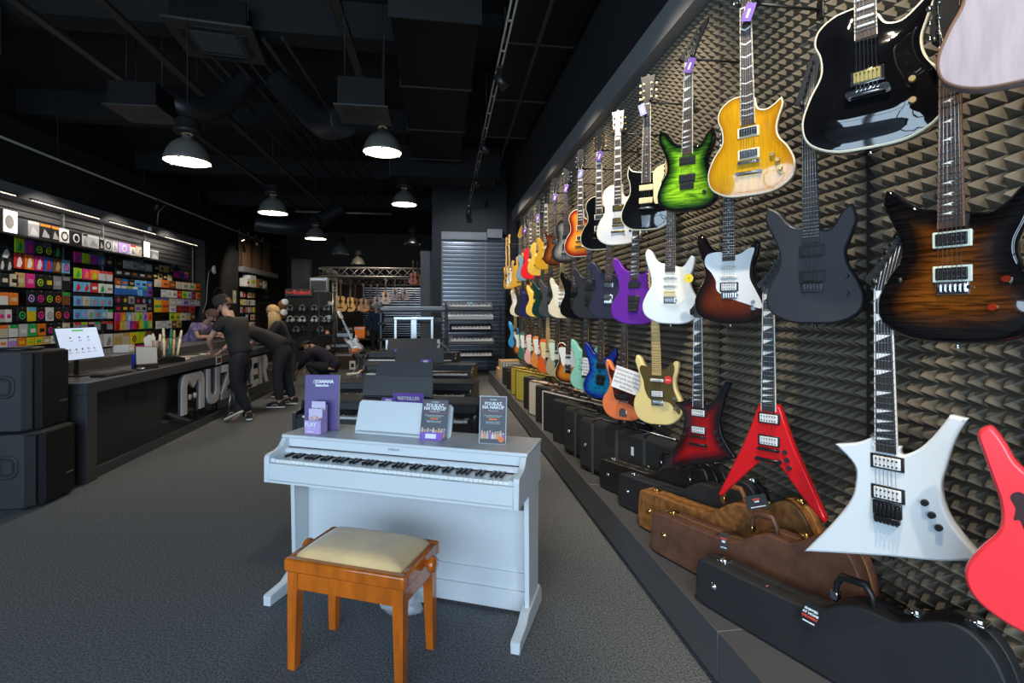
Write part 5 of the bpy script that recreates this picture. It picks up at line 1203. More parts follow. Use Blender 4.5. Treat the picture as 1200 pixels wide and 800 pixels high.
# ---- wall of accessories (left)
WX = -6.98
m_peg = mat('black_slatwall', (.02, .02, .022), .45); m_shelf = mat('black_steel_shelf', (.015, .015, .016), .45)
b = MB()
for k in range(26): b.box(WX - .02, WX + .012, 8.2, 15.85, .45 + k * .11, .45 + k * .11 + .085)
struct('trim_5', b, m_peg)
b = MB()
for y in (9.02, 10.62, 11.75, 13.3, 15.7): b.box(WX - .02, WX + .03, y - .015, y + .015, .4, 3.32)
struct('trim_6', b, m_fascia)
f = empty('wall_shelf', 'long black shelf high on the left wall carrying boxed headphones', 'shelf', (WX, 8.3, 2.72)); MB().box(0, .36, 0, 6.6, -.03, 0).build('board', m_shelf, f)
for y in (.3, 1.6, 3.0, 4.4, 5.8): MB().box(0, .3, y, y + .02, -.12, -.03).build('bracket', m_shelf, f)
cols = {'black': (.02, .02, .022), 'white': (.72, .72, .70), 'grey': (.3, .3, .31), 'silver': (.5, .5, .52), 'red': (.6, .03, .03), 'orange': (.8, .2, .02), 'lime': (.35, .62, .02), 'green': (.03, .4, .08),
        'magenta': (.7, .03, .25), 'purple': (.22, .04, .35), 'blue': (.03, .14, .5), 'sky': (.15, .45, .75), 'tan': (.55, .38, .14), 'yellow': (.75, .55, .02), 'lilac': (.45, .3, .7), 'brown': (.2, .08, .03), 'cream': (.6, .52, .38), 'pink': (.75, .25, .4), 'teal': (.02, .35, .33), 'maroon': (.25, .02, .03)}
def cm(c, gl=.25): return mat('packet_' + c, cols[c], gl, coat=.3)
ORD = ['first', 'second', 'third', 'fourth', 'fifth', 'sixth', 'seventh', 'eighth', 'ninth', 'tenth', 'eleventh', 'twelfth', 'thirteenth', 'fourteenth']
PEGS = []
def packet(label, y, z, w_, h_, c1, c2=None, style=0, x=WX + .16, dep=.02, group=None, name='string_packet', cat='packet'):
    e = empty(name, label, cat, (x, y, z), math.radians(90), group)
    MB().box(-w_ / 2, w_ / 2, 0, dep, 0, h_, .002).build('packet', cm(c1), e)
    PEGS.append((x, y, z + h_ - .012))
    pk = COL.objects[-1]
    if style == 1 and c2:      # round emblem
        MB().lathe([(h_ * .18, 0), (h_ * .28, 0), (h_ * .28, -.002), (h_ * .18, -.002), (h_ * .18, 0)], 20, (0, -.0005, h_ * .42), 'Y').cyl((0, 0, h_ * .42), (0, -.003, h_ * .42), h_ * .09, n=12).build('round_emblem', cm(c2), e)
    elif style == 2 and c2:    # band
        MB().box(-w_ / 2, w_ / 2, -.001, 0, h_ * .72, h_, 0).build('top_band', cm(c2), e)
    elif style == 3 and c2:    # figure print
        MB().prism([(-w_ * .3, h_ * .12), (w_ * .1, h_ * .08), (w_ * .32, h_ * .4), (w_ * .12, h_ * .82), (-w_ * .1, h_ * .7), (-w_ * .2, h_ * .42)], -.0012, 0, 'XZ').build('printed_figure', cm(c2), e)
    elif style == 4 and c2:
        MB().box(-w_ * .32, w_ * .32, -.001, 0, h_ * .3, h_ * .62).build('label_patch', cm(c2), e)
    return e
def yof(u, X=-6.80):
    t = (u - 600) / F; a = t * CT + ST; d = X / a; return (-t * ST + CT) * d
def zof(u, v, X=-6.80):
    t = (u - 600) / F; d = X / (t * CT + ST); return H - (v - V0) / F * d
# bay one: rows read left to right as (colour, second colour, style)
B1 = [
 (62, 291, [('lime','green',3),('purple','magenta',3),('black','lime',1),('black','lime',1),('black','green',3)], 19, .235),
 (62, 309, [('red','white',3),('orange','white',3),('magenta','white',3),('blue','red',3),('brown','tan',3),('sky','magenta',1)], 18, .25),
 (62, 330, [('tan','cream',4),('magenta','pink',4),('black','lime',1),('black','yellow',4),('grey','silver',4),('black','grey',2)], 20, .24),
 (68, 349, [('black','lilac',1),('black','magenta',1),('black','lime',1),('black','orange',1),('brown','green',2)], 33, .24),
 (62, 368, [('black','green',1),('yellow','sky',2),('black','magenta',1),('white','grey',1),('black','orange',1),('black','magenta',1)], 22, .24),
 (70, 386, [('silver','white',4),('green','white',4),('orange','black',4),('black','magenta',1),('black','lime',1),('cream','grey',1)], 24, .21)]
def row(u0, u1, v, items, h_, bay, ri, dep=.02):
    n = len(items); ya, yb = yof(u0), yof(u1); w_ = (yb - ya) / n
    z = zof((u0 + u1) / 2, v)
    for k, (c1, c2, st) in enumerate(items):
        lb = '%s%s packet %s from left in %s row, %s bay' % (c1, (' and ' + c2) if c2 else '', ORD[k], ORD[ri], bay)
        packet(lb, ya + w_ * (k + .5), z - h_ / 2, w_ * .86, h_, c1, c2, st, dep=dep, group='packets hanging in the %s bay of the left wall' % bay)
for i, (u1, v, it, u0, h_) in enumerate(B1):
    row(u0, 84 if len(it) > 5 else (74 if i == 0 else 84), v, it, h_, 'nearest coloured', i)
row(0, 17, 296, [('black','white',3)], .2, 'far left edge', 0)
row(0, 17, 310, [('black','silver',3),('black','silver',3)], .2, 'far left edge', 1)
row(2, 24, 328, [('black','cream',4),('cream','black',4)], .2, 'far left edge', 2)
row(0, 24, 350, [('white','orange',2),('orange','cream',4)], .2, 'far left edge', 3)
row(0, 16, 370, [('silver','magenta',4),('white','magenta',4)], .2, 'far left edge', 4)
row(0, 24, 388, [('cream','orange',2),('white','green',2)], .2, 'far left edge', 5)
row(0, 70, 400, [('white','orange',4),('lilac','white',2),('orange','yellow',4),('yellow','lime',4),('yellow','green',4),('tan','white',4),('white','grey',4)], .14, 'lowest left', 6)
B2 = [(304, [('magenta','purple',3),('lime','yellow',3),('purple','magenta',3),('blue','tan',3),('black','tan',4)], .2),
 (322, [('lime','green',3),('magenta','orange',3),('orange','lime',3),('silver','red',2),('silver','red',2)], .2),
 (337, [('sky','red',3),('sky','red',3),('red','white',4),('white','green',3),('white','grey',4)], .19),
 (353, [('sky','purple',1),('silver','yellow',1),('sky','orange',1),('sky','orange',1),('sky','red',1)], .19),
 (368, [('sky','purple',1),('sky','lilac',1),('silver','green',1),('sky','red',1),('sky','white',1),('white','green',2)], .19),
 (382, [('grey','red',2),('grey','lime',2),('black','pink',2),('grey','green',2),('black','red',2),('grey','red',2)], .17)]
for i, (v, it, h_) in enumerate(B2): row(88, 134, v, it, h_, 'second', i)
B3 = [(311, [('black','brown',4),('silver','white',4),('silver','grey',4),('grey','white',4),('silver','white',4)], .18),
 (321, [('black','grey',4),('black','grey',4),('black','brown',4),('black','grey',4),('black','brown',4)], .17),
 (332, [('brown','orange',4),('blue','orange',4),('black','tan',4),('sky','blue',4),('sky','black',4),('blue','orange',4)], .17),
 (341, [('blue','white',2),('blue','white',2),('blue','lime',2),('blue','white',2),('sky','blue',2),('blue','green',2),('purple','black',4)], .2),
 (351.5, [('black','magenta',1),('black','yellow',1),('grey','black',1),('black','red',1),('black','lilac',1),('black','sky',1)], .17),
 (361, [('black','red',4),('black','yellow',4),('black','orange',4),('grey','purple',4),('grey','black',4),('black','grey',4)], .17),
 (371, [('magenta','purple',3),('orange','yellow',3),('sky','white',3),('cream','tan',3),('lime','green',3),('lilac','purple',3),('orange','red',3)], .19),
 (381, [('red','maroon',3),('yellow','tan',3),('silver','lilac',3),('purple','magenta',3),('red','maroon',3),('lime','yellow',3),('teal','green',3),('lime','cream',3)], .19)]
for i, (v, it, h_) in enumerate(B3): row(136, 180, v, it, h_, 'third', i)
B4 = [(315, [('black','tan',4),('tan','black',4),('tan','orange',4),('black','tan',4)], .17, 182, 205),
 (324, [('black','tan',4),('tan','black',4),('black','tan',4),('cream','tan',4)], .16, 180, 203), (322, [('magenta','purple',2),('purple','magenta',2),('purple','orange',2)], .18, 205, 222),
 (334, [('cream','silver',4),('orange','brown',4),('brown','orange',4),('cream','silver',4),('cream','grey',4),('cream','green',4),('orange','brown',4)], .19, 182, 236),
 (345, [('silver','white',4),('white','silver',4),('white','grey',4),('red','orange',4),('lime','green',4),('silver','grey',4),('maroon','blue',4),('orange','red',4)], .19, 190, 236),
 (354, [('yellow','blue',2),('orange','blue',2),('cream','white',4),('silver','white',4),('lilac','purple',4),('grey','silver',4),('silver','white',4)], .18, 182, 236),
 (362, [('yellow','green',2),('orange','red',2),('white','lilac',4),('maroon','red',4),('maroon','brown',4),('red','maroon',4)], .17, 182, 230),
 (371, [('lime','brown',4),('yellow','green',4),('white','orange',4),('silver','yellow',4),('brown','tan',4)], .2, 200, 230),
 (380, [('white','silver',4),('silver','white',4),('white','grey',4),('brown','tan',4),('tan','brown',4)], .19, 184, 214)]
for i, (v, it, h_, u0, u1) in enumerate(B4): row(u0, u1, v, it, h_, 'fourth', i)
# low shelf goods seen over the rear ledge
for i, (u0, u1, v, it, h_) in enumerate(((112, 180, 397, [('silver','white',3),('white','grey',3),('tan','cream',2),('cream','tan',2),('yellow','black',1),('lime','yellow',3),('brown','white',4)], .26), (112, 180, 413, [('silver','white',3),('grey','white',3),('white','orange',2),('white','black',4),('black','red',2),('magenta','yellow',3),('brown','tan',3)], .26), (188, 240, 402, [('tan','black',3),('silver','white',4),('white','grey',3),('brown','tan',3),('purple','brown',4)], .34))):
    row(u0, u1, v, it, h_, 'low shelf', i, dep=.06)
b = MB()
for x, y, z in PEGS: b.cyl((WX, y, z), (x + .015, y, z), .004, n=5)
struct('trim_9', b, M_STEEL)
# boxes on the top shelf
BX = [(31, 45, 'grey', 'silver', 'grey box with an angled line print'), (45.5, 58, 'black', 'orange', 'black box with orange corner flaps'), (59, 68, 'black', 'orange', 'second black box with orange flap'), (68.5, 80, 'white', 'black', 'white box with a black headphone picture'), (81, 95, 'black', 'silver', 'black box with a ring picture'), (95.5, 101, 'silver', 'black', 'slim silver box'), (102, 115, 'silver', 'white', 'plain silver box'), (115.5, 120, 'black', 'grey', 'narrow black box'), (121, 130, 'grey', 'black', 'grey box with speaker picture'), (130.5, 137, 'silver', 'grey', 'narrow silver-grey box'), (138, 151, 'lilac', 'white', 'pale violet headphone box'), (151.5, 158, 'white', 'red', 'white box with red strip'), (159, 167, 'cream', 'white', 'cream headphone box'), (175, 185, 'grey', 'white', 'last grey box by the lit sign')]
for k, (u0, u1, c1, c2, ds) in enumerate(BX):
    ya, yb = yof(u0, -6.72), yof(u1, -6.72); hh = .27 - .003 * k
    e = empty('product_box', ds + ' on the high shelf of the left wall', 'box', (-6.70, (ya + yb) / 2, 2.721), math.radians(90), 'boxed headphones on the high shelf'); w_ = (yb - ya) * .95
    MB().box(-w_ / 2, w_ / 2, 0, .2, 0, hh, .002).build('carton', cm(c1, .35), e)
    if k in (3, 4, 8, 10, 12): MB().lathe([(hh * .22, 0), (hh * .34, 0), (hh * .34, -.003), (hh * .22, -.003), (hh * .22, 0)], 20, (0, -.001, hh * .5), 'Y').build('printed_headphones', cm(c2), e)
    else: MB().box(-w_ * .5, w_ * .5, -.001, 0, hh * .84, hh * .99).build('top_band', cm(c2), e); MB().prism([(-w_ * .35, hh * .15), (w_ * .4, hh * .15), (w_ * .4, hh * .3), (-w_ * .1, hh * .68)], -.001, 0, 'XZ').build('printed_picture', cm('grey' if c1 != 'grey' else 'silver'), e)
m_lit = mat('lit_sign_face', (.8, .8, .8), .4, emit=(1, .98, .93), es=1.3)
for (u0, u1, z0, hh, lb) in ((2, 19, 2.72, .36, 'bright white lightbox with a product picture at the far left shelf'), (167.5, 174.5, 2.74, .36, 'narrow glowing white lightbox on the high shelf')):
    ya, yb = yof(u0, -6.68), yof(u1, -6.68); e = empty('lightbox', lb, 'lightbox', (-6.66, (ya + yb) / 2, z0), math.radians(90)); w_ = (yb - ya)
    MB().box(-w_ / 2, w_ / 2, .002, .06, 0, hh).build('housing', M_BLACK, e); MB().box(-w_ / 2 + .006, w_ / 2 - .006, 0, .002, .006, hh - .006).build('lit_face', m_lit, e)
    if hh and u0 < 10: MB().sphere((-.02, -.001, hh * .48), (.09, .002, .11), 16, 10).build('printed_product', mat('pale_print2', (.5, .48, .44), .5), e)
# strip lamps under the soffit
for k, y in enumerate((8.2, 10.2, 12.2, 14.3)):
    e = empty('strip_lamp', 'slim lit strip lamp under the left soffit, %s from the camera' % ORD[k], 'lamp', (-6.6, y, 3.32), 0, 'strip lamps above the accessory wall')
    MB().box(-.03, .03, -.85, .85, 0, .02).build('housing', M_BLACK, e); MB().cyl((0, -.84, -.008), (0, .84, -.008), .007, n=10).build('tube', mat('strip_tube_glow', (1, .9, .75), .4, emit=(1, .88, .7), es=1.0), e)
# ================================================================= people
m_skin = mat('light_skin', (.50, .28, .20), .55, var=.06, vscale=5)
m_tee = mat('black_cotton', (.012, .012, .014), .85, bump=.3, bscale=40); m_jean = mat('black_denim', (.010, .011, .015), .85, bump=.3, bscale=60)
m_shoe = mat('black_canvas_shoe', (.012, .012, .012), .8); m_sole = mat('white_rubber_sole', (.68, .66, .6), .5)
def skinned(name, chains, m, parent, sub=2):
    """one continuous surface grown over a skeleton: chains = [[(point, radius), ...], ...] sharing equal points"""
    idx = {}; vs = []; rs = []; es = []
    for ch in chains:
        prev = None
        for p, r in ch:
            k = tuple(round(c, 4) for c in p)
            if k not in idx: idx[k] = len(vs); vs.append(p); rs.append(r)
            i = idx[k]
            if prev is not None and prev != i: es.append((prev, i))
            prev = i
    me = bpy.data.meshes.new(name); me.from_pydata(vs, es, []); o = bpy.data.objects.new(name, me); COL.objects.link(o)
    md = o.modifiers.new('s', 'SKIN'); md.use_smooth_shade = True; md.branch_smoothing = .6
    for v, r in zip(me.skin_vertices[0].data, rs):
        v.radius = (r, r) if not isinstance(r, tuple) else r
    me.skin_vertices[0].data[0].use_root = True
    s2 = o.modifiers.new('u', 'SUBSURF'); s2.levels = sub; s2.render_levels = sub
    bpy.context.view_layer.update()
    m2 = bpy.data.meshes.new_from_object(o.evaluated_get(bpy.context.evaluated_depsgraph_get()))
    bpy.data.objects.remove(o); m2.materials.clear(); m2.materials.append(m); m2.name = name
    for p in m2.polygons: p.use_smooth = True
    q = bpy.data.objects.new(name, m2); COL.objects.link(q)
    if parent: q.parent = parent
    return q
def lerp(a, b, t): return tuple(a[i] + (b[i] - a[i]) * t for i in range(3))
def add(a, b): return tuple(a[i] + b[i] for i in range(3))
def person(label, loc, rz, J, top=m_tee, trousers=m_jean, hair=None, hairlen=0, beanie=None, shoes=True, sleeve=.55, full=True):
    """J: joints in a local frame (x right, y forward, z up)"""
    e = empty('person', label, 'person', loc, rz)
    P = J['pelvis']; C = J['chest']; N = J['neck']; Hd = J['head']
    sp = lerp(P, C, .5)
    def limb(a, b, c, r): return [(a, r[0]), (lerp(a, b, .45), r[1]), (b, r[2]), (lerp(b, c, .35), r[3]), (lerp(b, c, .7), r[4]), (c, r[5])]
    body = [[(P, .06), (sp, .065), (C, .09), (lerp(C, N, .6), .062), (N, .052), (lerp(N, Hd, .45), .056), (Hd, .104)]]
    hu = Vector(Hd) - Vector(N); hu.normalize(); fw = Vector(J.get('face', (0, 1, 0))).normalized()
    side = fw.cross(hu).normalized()
    crown = tuple(Vector(Hd) + hu * .075); chin = tuple(Vector(Hd) - hu * .075 + fw * .045)
    body.append([(Hd, .104), (crown, .08)]); body.append([(Hd, .104), (chin, .052)])
    for s, k in ((-1, 'l'), (1, 'r')):
        sh = J['sh_' + k]; el = J['el_' + k]; wr = J['wr_' + k]
        body.append([(C, .09), (sh, .038), (lerp(sh, el, .5), .040), (el, .040), (lerp(el, wr, .35), .040), (wr, .026)])
        if full:
            hp = J['hip_' + k]; kn = J['kn_' + k]; an = J['an_' + k]; to = J['to_' + k]
            body.append([(P, .06), (hp, .04), (lerp(hp, kn, .5), .042), (kn, .045), (lerp(kn, an, .35), .044), (an, .035), (add(an, (0, 0, -.03)), .034), (to, .025)])
    bd = skinned('body', body, m_skin, e, 2)
    # hands: palm and five fingers each, rooted at the wrist
    for k in 'lr':
        el = Vector(J['el_' + k]); wr = Vector(J['wr_' + k]); d = (wr - el).normalized(); n = Vector(J.get('palm', (0, 0, -1)))
        n = (n - d * n.dot(d)).normalized(); sd = d.cross(n)
        pc = wr + d * .05; ch = [[(tuple(wr), .022), (tuple(pc), (.032, .016)), (tuple(wr + d * .088), (.034, .013))]]
        for f in range(4):
            b0 = wr + d * .092 + sd * (.026 - .0175 * f); L = (.068, .078, .072, .056)[f]
            ch.append([(tuple(wr + d * .088), (.034, .013)), (tuple(b0), .0095), (tuple(b0 + d * L * .45 + n * .010), .0088), (tuple(b0 + d * L * .8 + n * .030), .008), (tuple(b0 + d * L * .9 + n * .045), .007)])
        s_ = 1 if k == 'l' else -1
        ch.append([(tuple(pc), (.032, .016)), (tuple(pc + sd * .040 * 1 + n * .008 - d * .01), .011), (tuple(pc + sd * .058 + n * .018 + d * .02), .0095), (tuple(pc + sd * .060 + n * .028 + d * .042), .008)])
        skinned('hand', ch, m_skin, e, 1)
    # face features and ears grown on the head
    hc = Vector(Hd)
    q = MB(); nb = hc + fw * .092 - hu * .01
    q.tube([tuple(nb + hu * .03 - fw * .012), tuple(nb + fw * .008), tuple(nb - hu * .012 + fw * .020), tuple(nb - hu * .022 + fw * .004)], [.007, .010, .013, .008], 8)
    for s_ in (-1, 1): q.tube([tuple(hc + side * s_ * .078 + hu * .02 - fw * .005), tuple(hc + side * s_ * .092 + hu * .01 - fw * .014), tuple(hc + side * s_ * .088 - hu * .02 - fw * .01), tuple(hc + side * s_ * .078 - hu * .03)], [.007, .012, .010, .006], 8)
    q.build('nose_and_ears', m_skin, bd)
    q = MB()
    for s_ in (-1, 1): q.sphere(tuple(hc + fw * .080 + side * s_ * .031 + hu * .018), .011, 10, 6)
    q.build('eyes', mat('eye_dark', (.05, .035, .03), .2), bd)
    MB().tube([tuple(hc + fw * .086 - hu * .048 + side * x * .022 - fw * abs(x) * .006) for x in (-1, -.5, 0, .5, 1)], .005, 6).build('mouth', mat('lips', (.4, .14, .12), .5), bd)
    if hair:
        q = MB(); M = Matrix((side.to_4d(), (-fw).to_4d(), hu.to_4d(), (0, 0, 0, 1))).transposed(); M = Matrix(((side.x, -fw.x, hu.x, hc.x), (side.y, -fw.y, hu.y, hc.y), (side.z, -fw.z, hu.z, hc.z), (0, 0, 0, 1)))
        q.M = M; vs = []; n = 20
        for i in range(11):
            a = PI / 2 - i * .19
            for k in range(n):
                b_ = 2 * PI * k / n; bk = .5 + .5 * math.sin(b_)     # 1 at the back
                aa = a if a > 0 else a * bk * 1.3
                rr = .106 + .006 * math.sin(b_ * 7 + i)
                vs.append((rr * math.cos(aa) * math.cos(b_) * .93, rr * math.cos(aa) * math.sin(b_) * 1.02 + .012, rr * math.sin(aa) * 1.08 + .03))
        fs = [(i * n + k, i * n + (k + 1) % n, (i + 1) * n + (k + 1) % n, (i + 1) * n + k) for i in range(10) for k in range(n)]
        q.add(vs, fs, True)
        q.M = Matrix.Identity(4)
        if hairlen:
            random.seed(3)
            for k in range(26):
                b_ = -.55 + k * (PI + 1.1) / 25; o = side * math.cos(b_) * .085 - fw * math.sin(b_) * .085
                p0 = hc + o * .95 + hu * .03; dn = Vector((0, 0, -1)); p1 = hc + o * 1.25 + dn * hairlen * .4; p2 = hc + o * 1.35 + dn * hairlen * .75 + fw * random.uniform(-.02, .02); p3 = hc + o * 1.1 + dn * hairlen * random.uniform(.9, 1.1)
                q.tube([tuple(p0), tuple(p1), tuple(p2), tuple(p3)], [.018, .020, .016, .004], 6)
        q.build('hair', hair, e)
    if beanie:
        q = MB(); q.M = Matrix(((side.x, -fw.x, hu.x, hc.x), (side.y, -fw.y, hu.y, hc.y), (side.z, -fw.z, hu.z, hc.z), (0, 0, 0, 1)))
        q.lathe([(.104, .0), (.111, .004), (.113, .045), (.108, .05), (.109, .085), (.099, .12), (.074, .148), (.034, .163), (0, .165)], 28, (0, .004, 0)); q.build('beanie', beanie, e)
    # clothes: shirt with short sleeves, trousers, shoes
    k_ = 1.13
    sh = [[(lerp(P, C, -.12), .160), (lerp(P, C, .2), .158), (lerp(P, C, .6), .155), (C, .185), (lerp(C, N, .8), .088)]]
    for k in 'lr':
        a, b_ = J['sh_' + k], J['el_' + k]
        sh.append([(C, .185), (a, .102), (lerp(a, b_, sleeve * .6), .082), (lerp(a, b_, sleeve), .076)] + ([(lerp(b_, J['wr_' + k], .5), .05), (lerp(b_, J['wr_' + k], .9), .038)] if sleeve >= 1 else []))
    skinned('shirt', sh, top, e, 2)
    if full:
        tr = [[(lerp(P, C, .25), .15), (P, .150)]]
        for k in 'lr':
            hp = J['hip_' + k]; kn = J['kn_' + k]; an = J['an_' + k]
            tr.append([(P, .150), (lerp(hp, kn, .16), .128), (lerp(hp, kn, .5), .100), (kn, .078), (lerp(kn, an, .45), .076), (lerp(kn, an, .93), .066)])
        skinned('trousers', tr, trousers, e, 2)
        for k in 'lr':
            an = Vector(J['an_' + k]); to = Vector(J['to_' + k]); d = to - an; d.z = 0; d.normalize(); sd = Vector((-d.y, d.x, 0))
            M = Matrix(((sd.x, d.x, 0, an.x), (sd.y, d.y, 0, an.y), (0, 0, 1, min(an.z, 1) - .075), (0, 0, 0, 1)))
            if J.get('tip_' + k): M = M @ Matrix.Translation((0, .12, 0)) @ Matrix.Rotation(math.radians(-J['tip_' + k]), 4, 'X') @ Matrix.Translation((0, -.12, 0))
            ol = [(-.032, -.07), (.032, -.07), (.038, -.02), (.040, .08), (.045, .15), (.036, .195), (.0, .21), (-.036, .195), (-.045, .15), (-.040, .08), (-.038, -.02)]
            q = MB(); q.M = M; q.prism(spline(ol, 3), 0, .026, 'XY', .004); so = q.build('shoe', m_sole, e)
            q = MB(); q.M = M; o2 = spline(ol, 3); n = len(o2); vs = []
            for z, f in ((.022, .97), (.05, .95), (.075, .8), (.088, .5)):
                vs += [(x * f * (1 if z < .07 else .95), (y * f if y > 0 else y * .98) - (0 if z < .06 else .02 * (y > 0)), z + (.02 if (y < .02 and z > .06) else 0)) for x, y in o2]
            fs = [(i * n + j, i * n + (j + 1) % n, (i + 1) * n + (j + 1) % n, (i + 1) * n + j) for i in range(3) for j in range(n)] + [tuple(range(3 * n, 4 * n))]
            q.add(vs, fs, True).build('shoe_upper', m_shoe, so)
            q = MB(); q.M = M; q.tube([(-.045, .02, .04), (-.046, .06, .06), (-.044, .11, .035)], .004, 5); q.tube([(.045, .02, .04), (.046, .06, .06), (.044, .11, .035)], .004, 5)
            for z in range(3): q.box(-.022, .022, .05 + z * .025, .056 + z * .025, .082 - z * .006, .088 - z * .006)
            q.build('shoe_lacing', m_sole, so)
    return e
# 1: man in a beanie seen from behind, leaning on the counter, legs crossed (faces -X, turned a little away)
J = dict(pelvis=(0, .0, .92), chest=(-.02, .10, 1.26), neck=(-.02, .17, 1.43), head=(-.03, .25, 1.56), face=(-.1, .9, -.45),
         sh_l=(-.19, .12, 1.36), el_l=(-.22, .30, 1.12), wr_l=(-.08, .40, .97), sh_r=(.17, .12, 1.36), el_r=(.24, .28, 1.10), wr_r=(.10, .40, .95),
         hip_l=(-.09, 0, .88), kn_l=(-.05, .03, .50), an_l=(.10, -.04, .09), to_l=(.20, .04, .03), hip_r=(.09, 0, .88), kn_r=(.16, .14, .52), an_r=(-.02, .02, .13), to_r=(-.03, .12, .03), tip_r=25)
person('man in black tee and black beanie seen from behind, leaning on the counter', (-2.60, 7.22, 0), math.radians(68), J, beanie=mat('black_knit', (.012, .012, .013), .95, bump=.6, bscale=120), hair=mat('light_brown_hair', (.20, .10, .05), .8))
# 2: man bent forward over the counter
J = dict(pelvis=(0, -.05, .93), chest=(0, .30, 1.14), neck=(0, .47, 1.20), head=(0, .60, 1.24), face=(0, .8, -.6),
         sh_l=(-.18, .38, 1.17), el_l=(-.24, .52, .98), wr_l=(-.10, .70, .93), sh_r=(.18, .38, 1.17), el_r=(.24, .50, .98), wr_r=(.08, .68, .93),
         hip_l=(-.10, -.06, .90), kn_l=(-.12, -.02, .50), an_l=(-.12, -.06, .09), to_l=(-.12, .08, .03), hip_r=(.10, -.06, .90), kn_r=(.15, -.04, .50), an_r=(.18, -.14, .09), to_r=(.19, .0, .03))
person('man in black shirt and black trousers bending forward over the counter, white-soled shoes', (-2.42, 8.25, 0), math.radians(84), J, hair=mat('dark_brown_hair', (.03, .018, .012), .8))
# 3: blonde woman at the counter
J = dict(pelvis=(0, 0, .88), chest=(0, .08, 1.18), neck=(0, .12, 1.34), head=(0, .18, 1.46), face=(.0, .95, -.35),
         sh_l=(-.16, .09, 1.27), el_l=(-.20, .22, 1.04), wr_l=(-.10, .36, .99), sh_r=(.16, .09, 1.27), el_r=(.20, .22, 1.04), wr_r=(.10, .36, .99),
         hip_l=(-.09, 0, .84), kn_l=(-.10, .0, .46), an_l=(-.10, 0, .09), to_l=(-.10, .12, .03), hip_r=(.09, 0, .84), kn_r=(.10, 0, .46), an_r=(.10, 0, .09), to_r=(.10, .12, .03))
person('woman with long blonde hair and black top at the counter beyond the bending man', (-2.62, 9.25, 0), math.radians(98), J, hair=mat('blonde_hair', (.42, .27, .12), .7), hairlen=.36, sleeve=.9)
# 4: crouching man at the counter's far end, back to the camera
J = dict(pelvis=(0, -.28, .40), chest=(0, .06, .72), neck=(0, .22, .80), head=(0, .34, .80), face=(0, .5, -.9),
         sh_l=(-.18, .12, .72), el_l=(-.22, .30, .50), wr_l=(-.14, .42, .34), sh_r=(.18, .12, .72), el_r=(.24, .28, .50), wr_r=(.16, .42, .34),
         hip_l=(-.10, -.26, .38), kn_l=(-.17, .22, .46), an_l=(-.13, -.10, .10), to_l=(-.14, .04, .03), hip_r=(.10, -.26, .38), kn_r=(.17, .20, .34), an_r=(.13, -.18, .10), to_r=(.14, -.02, .03))
person('man in dark navy jumper crouching on the floor by the counter end', (-2.22, 10.3, 0), math.radians(75), J, top=mat('dark_navy_knit', (.014, .012, .026), .9), hair=mat('dark_brown_hair', (.03, .018, .012), .8), sleeve=1)
# 5: man in the violet patterned shirt leaning over behind the counter
J = dict(pelvis=(0, 0, .92), chest=(0, .22, 1.16), neck=(0, .34, 1.29), head=(0, .43, 1.40), face=(0, .85, -.5),
         sh_l=(-.19, .26, 1.23), el_l=(-.30, .40, 1.03), wr_l=(-.14, .56, 1.04), sh_r=(.19, .26, 1.23), el_r=(.30, .40, 1.03), wr_r=(.12, .56, 1.04),
         hip_l=(-.09, 0, .88), kn_l=(-.10, .0, .48), an_l=(-.10, -.04, .09), to_l=(-.10, .1, .03), hip_r=(.09, 0, .88), kn_r=(.10, 0, .48), an_r=(.10, -.04, .09), to_r=(.10, .1, .03))
person('man with brown hair in violet patterned shirt leaning over behind the counter', (-4.45, 9.9, 0), math.radians(255), J, top=mat('violet_pattern_shirt', (.12, .07, .26), .8, col2=(.35, .28, .36), vscale=14), hair=mat('mid_brown_hair', (.12, .065, .045), .8), sleeve=.6)
# 6: distant grey-haired person in dark blue
J = dict(pelvis=(0, 0, .92), chest=(0, .0, 1.28), neck=(0, .0, 1.46), head=(0, .02, 1.60), face=(0, 1, 0),
         sh_l=(-.19, 0, 1.40), el_l=(-.25, .0, 1.12), wr_l=(-.22, .12, .90), sh_r=(.19, .0, 1.40), el_r=(.25, .0, 1.12), wr_r=(.2, .14, .92),
         hip_l=(-.09, 0, .88), kn_l=(-.10, .0, .48), an_l=(-.10, -.04, .09), to_l=(-.10, .1, .03), hip_r=(.09, 0, .88), kn_r=(.10, 0, .48), an_r=(.10, -.04, .09), to_r=(.10, .1, .03))
pp = pt(441, 450, 15.6)
person('distant grey-haired person in dark blue standing among the acoustic guitars', (pp.x, pp.y, 0), math.radians(20), J, top=mat('dark_blue_cloth', (.015, .03, .07), .9), hair=mat('grey_hair', (.3, .28, .27), .8), sleeve=1)
